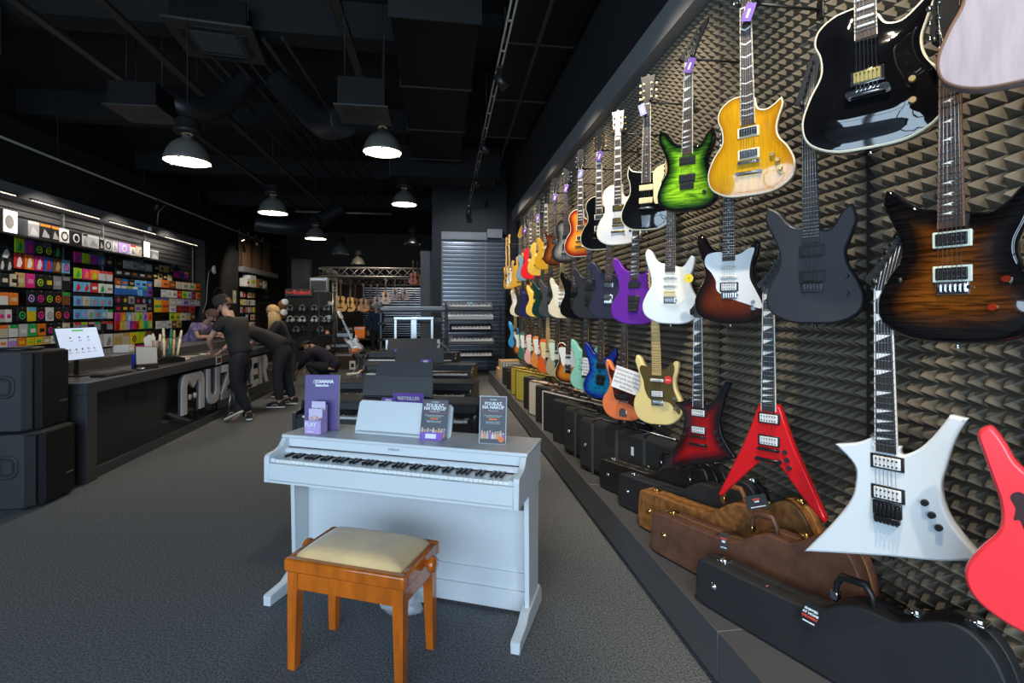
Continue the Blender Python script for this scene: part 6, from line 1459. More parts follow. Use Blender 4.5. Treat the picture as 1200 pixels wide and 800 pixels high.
# ================================================================= ceiling services and lamps
m_svc = mat('dark_service_metal', (.014, .014, .015), .55, .3); m_duct = mat('black_flex_duct', (.010, .0105, .013), .45, bump=.5, bscale=30)
m_rail = mat('grey_track_rail', (.34, .30, .25), .5, .2); m_gbox = mat('grey_black_sheet', (.0045, .0045, .005), .6, spec=.2)
m_ac = mat('dark_grey_cassette', (.035, .033, .031), .5)
m_shade = mat('grey_lamp_shade', (.13, .125, .11), .45, .3); m_lens = mat('lamp_lens_lit', (1, .9, .7), .4, emit=(1, .84, .58), es=9.)
m_lensoff = mat('lamp_lens_dark', (.1, .1, .1), .3)
def pendant(label, x, y, zr, r=.225, lit=True, silver=False):
    e = empty('pendant_lamp', label, 'lamp', (x, y, zr), 0, 'industrial pendant lamps')
    sh = M_STEEL if silver else m_shade
    MB().lathe([(r, 0), (r * 1.01, .012), (r * .97, .05), (r * .86, .12), (r * .66, .19), (r * .42, .235), (r * .25, .25), (r * .22, .275)], 32).build('shade', sh, e)
    MB().lathe([(r * .985, .004), (r * .9, .014), (0, .018)], 32).build('lens', m_lens if lit else m_lensoff, e)
    for a in (.6, 2.7, 4.8): MB().box(r * math.cos(a) - .012, r * math.cos(a) + .012, r * math.sin(a) - .012, r * math.sin(a) + .012, -.012, .014, .003).build('clip', M_STEEL, e)
    MB().lathe([(.03, .27), (.03, .31)], 12).build('neck', m_svc, e)
    MB().lathe([(0, .30), (.10, .30), (.135, .325), (.13, .35), (.115, .36), (.12, .44), (.09, .475), (0, .48)], 24).build('gear_housing', m_svc, e)
    MB().cyl((0, 0, .47), (0, 0, ZC - .002 - zr), .004, n=6).build('suspension_wire', m_svc, e)
W5 = ['nearest', 'second', 'third', 'fourth', 'farthest']
for k, (y, lit) in enumerate(((5.92, 1), (8.80, 1), (11.75, 1), (14.7, 0), (17.8, 0))):
    pendant('%s %s pendant lamp of the row above the counter' % (W5[k], 'lit' if lit else 'unlit'), -2.68, y, 3.1, lit=bool(lit))
for k, (y, z, lit, x) in enumerate(((6.22, 3.39, 1, -.65), (9.48, 3.45, 1, -.6), (14.0, 3.33, 0, -.66))):
    pendant('%s %s pendant lamp of the row above the dark pianos' % (['nearest', 'second', 'farthest'][k], 'lit' if lit else 'unlit'), x, y, z, lit=bool(lit), silver=not lit)
PENDANTS_ON = [(-2.68, 5.92, 3.1), (-2.68, 8.80, 3.1), (-2.68, 11.75, 3.1), (-.65, 6.22, 3.39), (-.6, 9.48, 3.45)]
# lighting tracks with spot heads
def track(label, x0, y0, x1, y1, z, heads):
    e = empty('lighting_track', label, 'track', (x0, y0, z)); L = math.hypot(x1 - x0, y1 - y0)
    q = MB()
    for dx in (-.022, .022): q.tube([(dx, 0, 0), (x1 - x0 + dx, y1 - y0, 0)], .009, 6)
    for k in range(int(L / .5)): t = k * .5 / L; q.box((x1 - x0) * t - .022, (x1 - x0) * t + .022, (y1 - y0) * t - .01, (y1 - y0) * t + .01, -.006, .006)
    q.build('rail', m_rail, e)
    for k in range(int(L / 2.4) + 1):
        t = min(1, (k * 2.4 + .6) / L); MB().cyl(((x1 - x0) * t, (y1 - y0) * t, 0), ((x1 - x0) * t, (y1 - y0) * t, ZC - z), .004, n=6).build('suspension_wire', m_svc, e)
    for (lb, y, tx, lit) in heads:
        t = (y - y0) / (y1 - y0); x = x0 + (x1 - x0) * t
        f = empty('spotlight', lb, 'spotlight', (x, y, z - .01), 0, 'spotlight heads on the tracks')
        MB().box(-.03, .03, -.05, .05, -.03, .0, .004).cyl((0, 0, -.03), (0, 0, -.09), .008, n=8).build('adapter', M_BLACK, f)
        d = Vector((tx, .15, -.9)).normalized(); c = Vector((0, 0, -.12))
        MB().cyl(tuple(c - d * .06), tuple(c + d * .10), .042, .055, n=18).build('lamp_can', M_BLACK, f)
        MB().cyl(tuple(c + d * .1005), tuple(c + d * .103), .045, n=18).build('lens', m_lens if lit else m_lensoff, f)
track('ceiling lighting track running beside the guitar wall', .56, 1.2, .72, 11.8, 3.93, [('black spotlight head on the guitar-wall track, nearest', 5.0, .8, 0), ('black spotlight head on the guitar-wall track, second', 7.1, .8, 0), ('black spotlight head on the guitar-wall track, third', 9.0, .8, 0), ('black spotlight head at the end of the guitar-wall track', 11.6, .3, 0)])
track('ceiling lighting track running along the left wall', -5.98, 6.0, -5.98, 24.5, 3.9, [('black spotlight head on the left track above the shelving', 11.9, -.6, 0), ('glaring lit spotlight head on the left track before the planks', 16.6, .45, 1), ('black spotlight head on the left track beside the planks', 17.9, .2, 0)])
# air conditioning cassette
p = pt(256, 52, 6.2)
e = empty('air_conditioner', 'dark square air conditioning cassette hanging near the camera', 'air conditioner', (p.x, p.y, 4.78), math.radians(7))
a = .47
q = MB().box(-a, a, -a, a, 0, .035, .012); pn = q.build('panel', m_ac, e)
q = MB()
for k in range(18): q.box(-.24, .24, -.24 + k * .027, -.24 + k * .027 + .012, -.006, 0)
q.build('intake_grille', mat('cassette_grille', (.04, .04, .04), .6), pn)
for s in (-1, 1):
    MB().box(s * .30, s * .36, -.27, .27, -.008, .002, .003).build('air_flap', M_BLACK, pn); MB().box(-.27, .27, s * .30, s * .36, -.008, .002, .003).build('air_flap', M_BLACK, pn)
MB().box(-.40, .40, -.40, .40, .035, .34, .004).build('casing', m_gbox, e)
for sx in (-1, 1):
    for sy in (-1, 1): MB().cyl((sx * .42, sy * .42, .1), (sx * .42, sy * .42, ZC - 4.78), .006, n=6).build('hanger_rod', m_svc, e)
def diffuser(label, u, v, d, z, rz=0, w_=.30):
    p = pt(u, v, d); e = empty('air_diffuser', label, 'air diffuser', (p.x, p.y, z), rz, 'swirl air diffusers')
    pn = MB().box(-w_, w_, -w_, w_, 0, .015, .003).build('panel', m_ac, e); q = MB()
    for k in range(24):
        a = 2 * PI * k / 24; r0, r1 = (.08, .17) if k % 2 else (.15, .25)
        q.M = Matrix.Rotation(a, 4, 'Z') @ Matrix.Translation((r0, 0, 0)) @ Matrix.Rotation(.5, 4, 'Z'); q.box(0, r1 - r0, -.008, .008, -.003, 0)
    q.build('swirl_slot_pattern', M_BLACK, pn)
    MB().box(-w_ * .87, w_ * .87, -w_ * .87, w_ * .87, .015, .30).build('plenum_box', m_gbox, e)
    for sx in (-1, 1): MB().cyl((sx * .2, 0, .3), (sx * .2, 0, ZC - z), .005, n=6).build('hanger_rod', m_svc, e)
diffuser('dark swirl air diffuser above the nearest counter lamp', 169, 134, 6.2, 3.9)
diffuser('dark swirl air diffuser above the nearest piano-row lamp', 427, 136, 5.3, 3.54, w_=.265)
def flex(label, pts_, r, name='flexible_duct'):
    q = MB(); P = [pt(*p_) for p_ in pts_]; out = []
    for i in range(len(P) - 1):
        a, b, c, d = P[max(i - 1, 0)], P[i], P[i + 1], P[min(i + 2, len(P) - 1)]
        for k in range(10):
            t = k / 10; out.append(.5 * ((2 * b) + (c - a) * t + (2 * a - 5 * b + 4 * c - d) * t * t + (-a + 3 * b - 3 * c + d) * t ** 3))
    out.append(P[-1]); rs = [r * (1 + .05 * (i % 2)) for i in range(len(out))]
    tag(q.tube([tuple(x) for x in out], rs, 16).build(name, m_duct), label, 'duct')
flex('black flexible duct sagging right of the swirl diffuser near the counter', [(190, 112, 6.5), (215, 127, 6.6), (245, 128, 6.9), (272, 112, 7.2), (290, 88, 7.4)], .16)
flex('black flexible duct sloping down to the diffuser above the piano row', [(326, 96, 6.9), (352, 120, 6.7), (380, 146, 6.1), (404, 142, 5.7)], .16)
flex('black flexible duct far back between two counter lamps', [(300, 262, 11.6), (335, 266, 11.8), (365, 262, 12.2), (400, 244, 12.6)], .17)
# pipes, cable trays and ducts: each one its own
def pipe(label, x, z, y0, y1, r, name='ceiling_pipe', dx=0, m=m_svc):
    tag(MB().tube([(x, y0, z), (x + dx, y1, z)], r, 8).build(name, m), label, 'pipe', 'ceiling pipes')
for k, (x, z, r) in enumerate(((-3.1, 4.86, .03), (-2.9, 4.80, .022), (-2.70, 4.86, .03), (-2.5, 4.82, .02), (-2.34, 4.86, .026), (-2.12, 4.84, .03), (-1.9, 4.88, .022))):
    pipe('dark ceiling pipe, %s from the left of the bundle over the aisle' % ORD[k], x, z, 6.6, 21, r, dx=.1 * k)
def tray(label, x, y0, y1, z, w_=.11):
    e = empty('cable_tray', label, 'cable tray', (x, y0, z), 0, 'perforated ceiling trays'); L = y1 - y0
    q = MB().box(-w_ / 2, w_ / 2, 0, L, 0, .006).box(-w_ / 2, -w_ / 2 + .006, 0, L, 0, .04).box(w_ / 2 - .006, w_ / 2, 0, L, 0, .04); tr = q.build('channel', mat('tray_steel', (.06, .057, .052), .5, .5), e)
    q = MB()
    for k in range(int(L / .12)): q.box(-.014, .014, k * .12, k * .12 + .05, -.001, 0)
    q.build('slot_pattern', M_BLACK, tr)
    for k in range(int(L / 2.2)): MB().cyl((0, .5 + k * 2.2, .02), (0, .5 + k * 2.2, ZC - z), .005, n=6).build('hanger_rod', m_svc, e)
tray('perforated cable tray passing left of the air conditioner', -3.36, 2.8, 20, 4.6)
tray('second perforated tray farther left under the ceiling', -4.25, 3, 20, 4.62)
tray('perforated tray between the two lamp rows', -1.05, 3, 9, 4.7)
def rduct(label, x0, x1, y0, y1, z0, z1):
    e = empty('air_duct', label, 'duct', ((x0 + x1) / 2, (y0 + y1) / 2, z0), 0, 'rectangular air ducts'); w_, l_ = (x1 - x0) / 2, (y1 - y0) / 2
    MB().box(-w_, w_, -l_, l_, 0, z1 - z0, .004).build('duct_body', m_gbox, e); n = max(1, int(max(w_, l_) * 2 / 1.4))
    for k in range(n + 1):
        if l_ >= w_: yy = -l_ + k * 2 * l_ / n; MB().box(-w_ - .02, w_ + .02, yy - .012, yy + .012, -.02, z1 - z0 + .02).build('flange', m_svc, e)
        else: xx = -w_ + k * 2 * w_ / n; MB().box(xx - .012, xx + .012, -l_ - .02, l_ + .02, -.02, z1 - z0 + .02).build('flange', m_svc, e)
rduct('large dark rectangular duct running above the piano aisle', -.45, .42, 5.0, 9.6, 4.35, 4.93)
rduct('dark rectangular duct crossing before the back bulkhead', -.9, 1.2, 9.9, 10.6, 4.1, 4.7)
rduct('flat dark duct near the camera above the guitars', .75, 1.5, 2.5, 8.5, 4.45, 4.8)
rduct('dark duct at the upper left near the camera', -5.6, -4.9, 5.2, 6.5, 4.42, 4.93)
tag(MB().tube([(1.0, 3.2, 4.3), (1.15, 12.1, 4.0)], .022, 8).build('ceiling_pipe', m_svc), 'thin dark pipe slanting beside the guitar-wall track', 'pipe')
tag(MB().tube([(-3.6, 13.6, 4.05), (-1.2, 13.6, 4.05)], .03, 8).build('ceiling_pipe', mat('grey_pipe', (.2, .19, .18), .4, .5)), 'pale grey horizontal pipe far above the aisle', 'pipe')
tag(MB().tube([(-6.74, 13.4, 3.6), (-6.72, 13.4, 3.9), (-6.6, 13.5, 4.1)], .018, 8).build('conduit_pipe', mat('grey_pipe', (.2, .19, .18), .4, .5)), 'short grey conduit rising from the left soffit', 'conduit')
# white dome detector and its cable on the left soffit
e = empty('security_camera', 'small white security camera on the left soffit', 'camera', (-6.74, 13.05, 3.42), 0); MB().sphere((.02, 0, 0), (.05, .06, .07), 16, 10).build('dome', M_WHITE, e); MB().cyl((.06, 0, 0), (.07, 0, 0), .02, n=12).build('lens', M_BLACK, e)
e = empty('security_camera', 'round white security camera on the dark pillar with hanging cable', 'camera', (-6.66, 16.3, 2.74), 0)
MB().sphere((.03, 0, 0), (.06, .13, .13), 18, 10).build('dome', M_WHITE, e); MB().cyl((.085, 0, 0), (.095, 0, 0), .06, n=16).build('lens', M_BLACK, e)
MB().tube([(.02, -.1, 0), (.02, -.35, -.1), (.02, -.45, -.5), (.02, -.5, -1.0), (.02, -.75, -1.3)], .012, 6).build('cable', mat('grey_cable', (.2, .2, .2), .5), e)
# ================================================================= back of the shop
YS0 = YS
m_grey = mat('grey_plastic', (.22, .22, .23), .4)
def keyboard(label, x, y, z, W, m, dep=.28, th=.09, keys=36, tilt=28, screen=False, group='keyboards on racks', rz=0):
    e = empty('stage_keyboard', label, 'keyboard', (x, y, z), rz, group); M = Matrix.Rotation(math.radians(tilt), 4, 'X')
    q = MB(); q.M = M; q.box(-W / 2, W / 2, 0, dep, 0, th, .008); b = q.build('keyboard_body', m, e)
    q = MB(); q.M = M; kw = (W * .90) / keys
    for k in range(keys): q.box(-W * .45 + k * kw + .001, -W * .45 + (k + 1) * kw - .001, -.002, dep * .48, th, th + .008)
    q.build('white_keyboard', m_wkey, e); q = MB(); q.M = M
    for k in range(keys - 1):
        if k % 7 in (0, 1, 3, 4, 5): q.box(-W * .45 + (k + 1) * kw - kw * .28, -W * .45 + (k + 1) * kw + kw * .28, dep * .2, dep * .48, th + .008, th + .016)
    q.build('black_keyboard', m_bkey, e)
    q = MB(); q.M = M
    for k in range(10): q.cyl((-W * .4 + k * W * .08, dep * .75, th), (-W * .4 + k * W * .08, dep * .75, th + .01), .010, n=8)
    q.build('control_row', M_BLACK if m is m_grey else M_STEEL, e)
    if screen: q = MB(); q.M = M; q.box(-.06, .06, dep * .62, dep * .92, th, th + .002); q.build('display', mat('kb_screen', (.1, .25, .35), .3, emit=(.1, .3, .4), es=.8), e)
    return e
def rack(label, x0, x1, y, zt, shelves, group=None, dep=.35):
    e = empty('keyboard_rack', label, 'rack', (x0, y, 0), 0, group)
    for x in (0, x1 - x0): MB().box(x - .02, x + .02, 0, .04, 0, zt, .004).build('upright', M_BLACK, e); MB().box(x - .02, x + .02, -.25, .35, 0, .04, .004).build('foot', M_BLACK, e)
    for z in shelves:
        for x in (0, x1 - x0): MB().box(x - .012, x + .012, -dep, .02, z - .03, z, .002).build('arm', M_BLACK, e)
        MB().box(0, x1 - x0, .005, .03, z - .03, z).build('crossbar', M_BLACK, e)
p0 = pt(524, 440, 11.6); p1 = pt(588, 440, 11.6)
xa, xb, yk = p0.x, p1.x, 11.72
zz = [H - (v - V0) / F * 11.4 for v in (363, 374.5, 388, 403.5, 419.5)]
rack('tall black rack holding five keyboards before the slatted wall', xa, xb, yk, 1.62, [z + .0 for z in zz], dep=.33)
xm = (pt(551, 400, 11.4).x)
for k, (z, m_, lb, sc_) in enumerate(zip(zz, (m_grey, M_WHITE, M_BLACK, m_grey, M_BLACK), ('grey keyboard with a small screen on the top rack shelf', 'silver-white keyboard on the second rack shelf', 'slim black keyboard on the third rack shelf', 'grey keyboard on the fourth rack shelf', 'slim black keyboard on the lowest rack shelf'), (1, 0, 0, 0, 0))):
    keyboard(lb, xm + .012 * k, yk - .33, z + .002, 1.02 - (.05 if k in (2, 4) else 0), m_, th=.08 if k in (0, 1, 3) else .05, dep=.30, tilt=22, screen=bool(sc_))
# left tall rack with stage piano
pL, pR = pt(447, 440, 9.4), pt(522, 440, 9.4); yl = 9.55
rack('tall black rack carrying a wide stage piano above the chrome frame', pL.x, pR.x, yl, 1.66, [1.50, 1.28, .98, .72], dep=.36)
keyboard('wide black and silver stage piano on the left rack, seen edge-on', pt(485, 355, 9.3).x, yl - .36, 1.502, 1.14, m_grey, keys=52, tilt=0, th=.06, dep=.34)
tag(MB().box(-.52, .52, 0, .30, 0, .10, .01).build('keyboard_case', M_BLACK, None, (pt(485, 366, 9.3).x, yl - .33, 1.282)), 'long black keyboard box under the wide stage piano', 'case')
# chrome drum rack
e = empty('drum_rack', 'chrome drum rack with vertical posts and curved tube arms behind the pianos', 'drum rack', (pt(485, 400, 8.7).x, 8.85, 0))
q = lambda *a: None
for x in (-.31, 0, .31): MB().box(x - .022, x + .022, -.012, .012, .85, 1.36, .004) .build('chrome_post', M_STEEL, e) if x else MB().box(-.05, .05, -.012, .012, .8, 1.37, .004).build('chrome_post', M_STEEL, e)
MB().box(-.34, .34, -.02, .02, 1.34, 1.39, .006).build('top_bar', M_STEEL, e)
MB().tube([(-.44, -.05, .86), (-.3, 0, .93), (0, .02, .95), (.3, 0, .97), (.42, -.05, .96)], .02, 10).build('curved_tube', M_CHROME, e)
MB().tube([(-.44, -.1, .82), (0, -.12, .88), (.42, -.1, .92)], .016, 10).build('curved_tube', M_CHROME, e)
MB().tube([(.42, -.05, .95), (.56, .0, .85), (.66, .05, .6), (.7, .1, .02)], .024, 10).build('side_leg', m_grey, e)
MB().tube([(-.44, -.05, .86), (-.62, .0, .78), (-.7, .05, .5), (-.72, .1, .02)], .024, 10).build('side_leg', M_DARKM, e)
for x in (-.44, .42): MB().box(x - .03, x + .03, -.09, .01, .83, 1.0, .006).build('clamp', M_STEEL, e)
# foreground guitar on stand left of the pianos
def ac_guitar(label, x, y, z, rz, sc=1., top=None, kind='acoustic', group='acoustic guitars hanging from the truss', roll=0, side=None):
    e = empty('acoustic_guitar', label, 'guitar', (x, y, z), rz, group); e.rotation_euler = (0, math.radians(roll), rz); e.scale = (sc,) * 3
    ol = spline([(0,0),(-.12,.015),(-.195,.08),(-.2,.16),(-.15,.235),(-.118,.28),(-.13,.34),(-.145,.40),(-.11,.465),(-.04,.49),(.04,.49),(.11,.465),(.145,.40),(.13,.34),(.118,.28),(.15,.235),(.2,.16),(.195,.08),(.12,.015)], 4)
    MB().prism(ol, 0, .10, 'XZ', .004).build('body', side or mat('acoustic_side', (.16, .06, .025), .35, coat=.5), e)
    tp = MB().prism(inset(ol, .004), -.002, .004, 'XZ', .001).build('soundboard', top, e)
    MB().cyl((0, -.001, .325), (0, -.004, .325), .05, n=24).build('soundhole', M_INK, tp)
    MB().lathe([(.055, 0), (.066, 0), (.066, -.0045), (.055, -.0045)], 28, (0, 0, .325), 'Y').build('rosette', mat('rosette_brown', (.12, .05, .02), .5), tp)
    MB().box(-.08, .08, -.014, -.002, .115, .14, .003).build('bridge', m_fb, tp)
    nk = MB().box(-.026, .026, -.012, .012, .44, .86).build('neck', mat('acoustic_neck', (.2, .08, .03), .4), e)
    MB().box(-.026, .026, -.018, -.011, .375, .86).build('fretboard', m_fb, nk)
    hs = MB().prism([(-.024, .86), (.024, .86), (.036, .90), (.036, 1.03), (-.036, 1.03), (-.036, .90)], -.006, .012, 'XZ', .002).build('headstock', m_fb, nk)
    q = MB()
    for s in (-1, 1):
        for k in range(3): q.cyl((s * .036, .003, .92 + .04 * k), (s * .06, .003, .92 + .04 * k), .007, n=6)
    q.build('tuner_set', M_STEEL, hs)
    q = MB()
    for k in range(6): q.tube([(-.022 + .009 * k, -.016, .128), (-.018 + .007 * k, -.022, .86)], .0012, 4)
    q.build('string_set', m_string, e)
    return e
m_spr = mat('spruce_top', (.70, .46, .20), .35, coat=.5, var=.12, vscale=20, stretch=(8, 1, .3)); m_hon = mat('honey_top', (.5, .24, .06), .35, coat=.5); m_mah = mat('mahogany_top', (.22, .08, .025), .35, coat=.5)
# aluminium truss frame
m_al = mat('aluminium_truss', (.42, .41, .40), .35, .7)
def truss(label, p, q_, s=.28, n=None):
    e = empty('truss', label, 'truss', p, 0, 'aluminium truss sections'); d = Vector(q_) - Vector(p); L = d.length; d.normalize()
    up = Vector((0, 0, 1)) if abs(d.z) < .9 else Vector((0, 1, 0)); a = d.cross(up).normalized(); b_ = a.cross(d)
    cn = [(a * sx + b_ * sy) * s / 2 for sx, sy in ((-1, -1), (1, -1), (1, 1), (-1, 1))]
    for c in cn: MB().cyl(tuple(c), tuple(c + d * L), .022, n=8).build('chord_tube', m_al, e)
    n = n or max(2, int(L / s)); q = MB()
    for k in range(n):
        for i in range(4):
            c0, c1 = cn[i], cn[(i + 1) % 4]
            if k % 2: c0, c1 = c1, c0
            q.cyl(tuple(c0 + d * L * k / n), tuple(c1 + d * L * (k + 1) / n), .010, n=5)
    q.build('lattice_bracing', m_al, e)
tl = pt(384, 318, 17.0); tz = H + 47 / F * 17.5
YT = 17.2; xl, xr = -3.72, .0
truss('front top beam of the aluminium truss frame', (xl, YT, 2.78), (xr, YT, 2.78))
truss('left front post of the aluminium truss frame', (xl, YT, 0), (xl, YT, 2.6), .26)
truss('second post just right of the left front truss post', (xl + .34, YT + .3, 0), (xl + .34, YT + .3, 2.6), .12)
truss('side beam of the truss frame running back on the left', (xl, YT + .2, 2.78), (xl, YT + 5.5, 2.78))
truss('rear top beam of the aluminium truss frame', (xl + .2, YT + 5.5, 2.78), (xr + .6, YT + 5.5, 2.78))
def at(u, v, Y):
    t = (u - 600) / F; d = Y / (-t * ST + CT); return pt(u, v, d)
def hung(lb, u, v, Y, top, rz=0, sc=1., roll=0):
    p = at(u, v, Y); ac_guitar(lb, p.x, p.y, p.z, math.radians(rz), sc, top, roll=roll)
hung('pale spruce acoustic guitar hanging at the left front of the truss', 399, 365, 16.9, m_spr, -12, 1.02)
hung('second spruce acoustic guitar hanging behind the first', 410.5, 365, 17.8, m_spr, -28, 1.0)
hung('third spruce acoustic guitar, partly hidden behind the second', 416, 364.5, 19.4, m_spr, -32, 1.0)
hung('honey acoustic guitar hanging right of the pale ones', 426, 365, 18.9, m_hon, 10, 1.)
hung('mahogany acoustic guitar hanging next to the honey one', 434.5, 365, 19.8, m_mah, 10, 1.)
hung('dark mahogany acoustic guitar hanging behind the grey-haired person', 442, 361, 19.5, m_mah, 6, .9)
hung('small honey ukulele-sized guitar hanging above the left rack', 452, 356, 16.4, m_hon, 4, .8)
hung('dark acoustic guitar hanging between racks, left of two', 463, 352, 19.5, m_mah, 0, .9)
hung('dark acoustic guitar hanging between racks, right of two', 474, 352, 20.0, m_mah, 0, .9)
hung('pinkish guitar hanging beside the grey pillar', 484, 333, 13.6, mat('pink_top', (.5, .2, .16), .35, coat=.5), 20, .62)
hung('slim orange guitar hanging right beside the grey pillar', 489.5, 334, 13.8, m_hon, 40, .62)
struct('trim_7', MB().box(xl - 1.5, 1.5, 22.9, 23.0, .2, 2.7), M_MATTE)
b = MB()
for k in range(22): b.box(xl + .5, 1.4, 22.86, 22.9, .4 + k * .1, .43 + k * .1)
struct('trim_8', b, m_slr)
# amplifiers and goods on the floor
def amp(label, u, v, Y, w_, h_, body, front, legs=False):
    p = at(u, v, Y); e = empty('guitar_amplifier', label, 'amplifier', (p.x, p.y, max(0, p.z)), math.radians(-6), 'amplifiers and cabinets at the back')
    MB().box(-w_ / 2, w_ / 2, 0, .3, 0.0, h_, .012).build('cabinet', body, e); MB().box(-w_ / 2 + .03, w_ / 2 - .03, -.006, 0, .03, h_ * .78).build('speaker_cloth', front, e)
    MB().box(-w_ / 2 + .03, w_ / 2 - .03, -.008, 0, h_ * .82, h_ * .93).build('control_panel', M_STEEL, e)
    MB().tube([(-.08, .15, h_), (-.06, .15, h_ + .03), (.06, .15, h_ + .03), (.08, .15, h_)], .008, 6).build('handle', M_BLACK, e)
    return p
m_oramp = mat('orange_tolex', (.75, .2, .02), .5); m_clo = mat('speaker_cloth_dark', (.05, .03, .02), .8)
# stack of amplifiers on a shelf bench
e = empty('display_bench', 'low dark bench carrying amplifiers under the acoustic guitars', 'bench', (at(415, 430, 17.2).x, 17.9, 0))
MB().box(-.9, 1.2, 0, .5, .5, .55, .004).build('bench_top', M_BLACK, e)
for x in (-.85, 1.15): MB().box(x - .04, x + .04, .02, .48, 0, .5).build('side_support', M_BLACK, e)
p = at(420.5, 400, 17.22); e = None
def amp_at(label, x, y, z, w_, h_, body, front): 
    e = empty('guitar_amplifier', label, 'amplifier', (x, y, z), 0, 'amplifiers and cabinets at the back')
    MB().box(-w_ / 2, w_ / 2, 0, .28, 0, h_, .012).build('cabinet', body, e); MB().box(-w_ / 2 + .03, w_ / 2 - .03, -.006, 0, .03, h_ * .76).build('speaker_cloth', front, e)
    MB().box(-w_ / 2 + .03, w_ / 2 - .03, -.008, 0, h_ * .82, h_ * .93).build('control_panel', M_STEEL, e)
    MB().tube([(-.08, .15, h_), (-.06, .15, h_ + .03), (.06, .15, h_ + .03), (.08, .15, h_)], .008, 6).build('handle', M_BLACK, e)
amp_at('bright orange guitar amplifier on the bench', at(421, 400, 18.0).x, 18.0, .552, .36, .40, m_oramp, m_oramp)
amp_at('black guitar amplifier on the bench left of the orange one', at(407, 400, 18.0).x, 18.0, .552, .38, .38, M_BLACK, m_clo)
amp_at('wide brown-edged floor amplifier left of the leaning guitar', at(403, 420, 13.4).x, 13.4, 0, .46, .42, mat('brown_edge_tolex', (.12, .05, .02), .6), m_clo)
amp_at('black combo amplifier behind the brown-edged one', at(398, 410, 14.4).x, 14.4, 0, .5, .62, M_BLACK, m_clo)
amp_at('tall black speaker cabinet beside the display column', at(404, 400, 15.4).x, 15.4, 0, .5, .9, M_BLACK, m_clo)
e = empty('leaning_sign', 'small white sign leaning beside the floor amplifier', 'sign', (at(413, 421, 12.9).x, 12.9, .0), .3); MB().box(-.07, .07, 0, .01, .05, .26).build('board', M_PAPER, e); MB().box(-.04, .04, -.001, 0, .1, .2).build('print', M_INK, e)
e = empty('orange_cone', 'small orange cone standing on the dark bench behind', 'cone', (at(443, 400, 18.05).x, 18.05, .552)); MB().lathe([(.09, 0), (.09, .01), (.05, .02), (.015, .24), (0, .25)], 16).build('cone_body', m_oramp, e); MB().lathe([(.046, .09), (.034, .14)], 16).build('pale_band', M_PAPER, e)
# sunburst guitar on a floor stand left of the pianos
pg = at(419.5, 413, 10.9)
d_ = (CT * pg.y + ST * pg.x)
g = guitar('sunburst guitar with white edge resting on a floor stand left of the pianos', 419.5, 413, phi=90, d=d_, shape='strat', body=b_sun, rim=m_ivory, head='strat', headm=m_maple, guard=G_strat, guardm=m_wg, pick='sss', bridge='trem', lod=1, roll=-24, hanger=False, group='guitars on floor stands', h=.92, w=.92)
e = empty('guitar_stand', 'tubular guitar stand under the sunburst guitar with white-tipped feet', 'stand', (pg.x, pg.y + .05, 0))
for a in (-2.6, -.5, 1.2): MB().tube([(0, 0, .36), (.05 * math.cos(a), .05 * math.sin(a), .3), (.28 * math.cos(a), .28 * math.sin(a), .015)], .012, 8).build('leg', M_STEEL if a < -2 else M_BLACK, e)
MB().tube([(0, 0, .3), (0, .02, .9)], .012, 8).build('post', M_STEEL, e); MB().tube([(-.12, -.08, .56), (-.1, 0, .5), (.1, 0, .5), (.12, -.08, .56)], .012, 8).build('cradle', M_BLACK, e)
pb_ = at(419, 447, 8.0)
e = empty('pedal_stand', 'thin stand with a pale forked head left of the rosewood-sided piano', 'stand', (pb_.x, pb_.y, 0))
MB().cyl((0, 0, .02), (0, 0, .52), .014, n=8).build('post', mat('pale_blue_metal', (.3, .42, .5), .3, .6), e)
MB().tube([(-.16, 0, .52), (0, 0, .53), (.06, 0, .56), (.14, 0, .60)], [.02, .018, .03, .012], 8).build('forked_head', mat('pale_wood_head', (.7, .6, .42), .5), e)
for a in (0, 2.1, 4.2): MB().tube([(0, 0, .12), (.17 * math.cos(a), .17 * math.sin(a), .012)], .010, 6).build('leg', M_BLACK, e)

# ---- left far section: planks, second bay, headphone wall
m_plank = mat('aged_plank', (.20, .11, .055), .7, var=.5, vscale=6, stretch=(1, 3, .3)); m_plank2 = mat('dark_plank', (.06, .035, .02), .7)
for k in range(13):
    y = 18.35 + k * .255
    e = tag(MB().box(0, .05, 0, .235, 0, 1.25 - .06 * (k % 3), .004).build('wall_plank', m_plank if k % 4 else m_plank2, None, (-6.70, y, 3.05 + .02 * (k % 2))), 'rough upright wooden plank, %s from left above the second shelf bay' % ORD[k], 'plank', 'wooden planks above the second bay')
struct('wall_second_bay', MB().box(-7.3, -6.95, 18.4, 22.0, 0, 3.1), M_MATTE)
struct('soffit_left', MB().box(-7.0, -6.55, 18.4, 22.2, 2.86, 3.04), m_fascia)
e = empty('wall_shelf', 'upper shelf of the second bay with boxes', 'shelf', (-6.95, 18.6, 2.36)); MB().box(0, .4, 0, 2.6, -.03, 0).build('board', m_shelf, e); MB().box(0, .3, 1.2, 1.24, -.12, -.03).build('bracket', m_shelf, e)
for k, (dy, w_, h_, c, c2, lb) in enumerate(((.15, .28, .3, 'white', 'red', 'white box with red print on the second bay shelf, left'), (.62, .62, .42, 'white', 'lime', 'large white box with green sticker on the second bay shelf'), (1.4, .4, .34, 'brown', 'cream', 'brown box with label on the second bay shelf, right'), (1.95, .3, .3, 'grey', 'white', 'grey box at the right end of the second bay shelf'))):
    packet(lb, 18.75 + dy, 2.361, w_, h_, c, c2, 4, x=-6.57, dep=.25, group='boxes on the second bay shelf', name='product_box', cat='box')
random.seed(21); CN = list(cols)
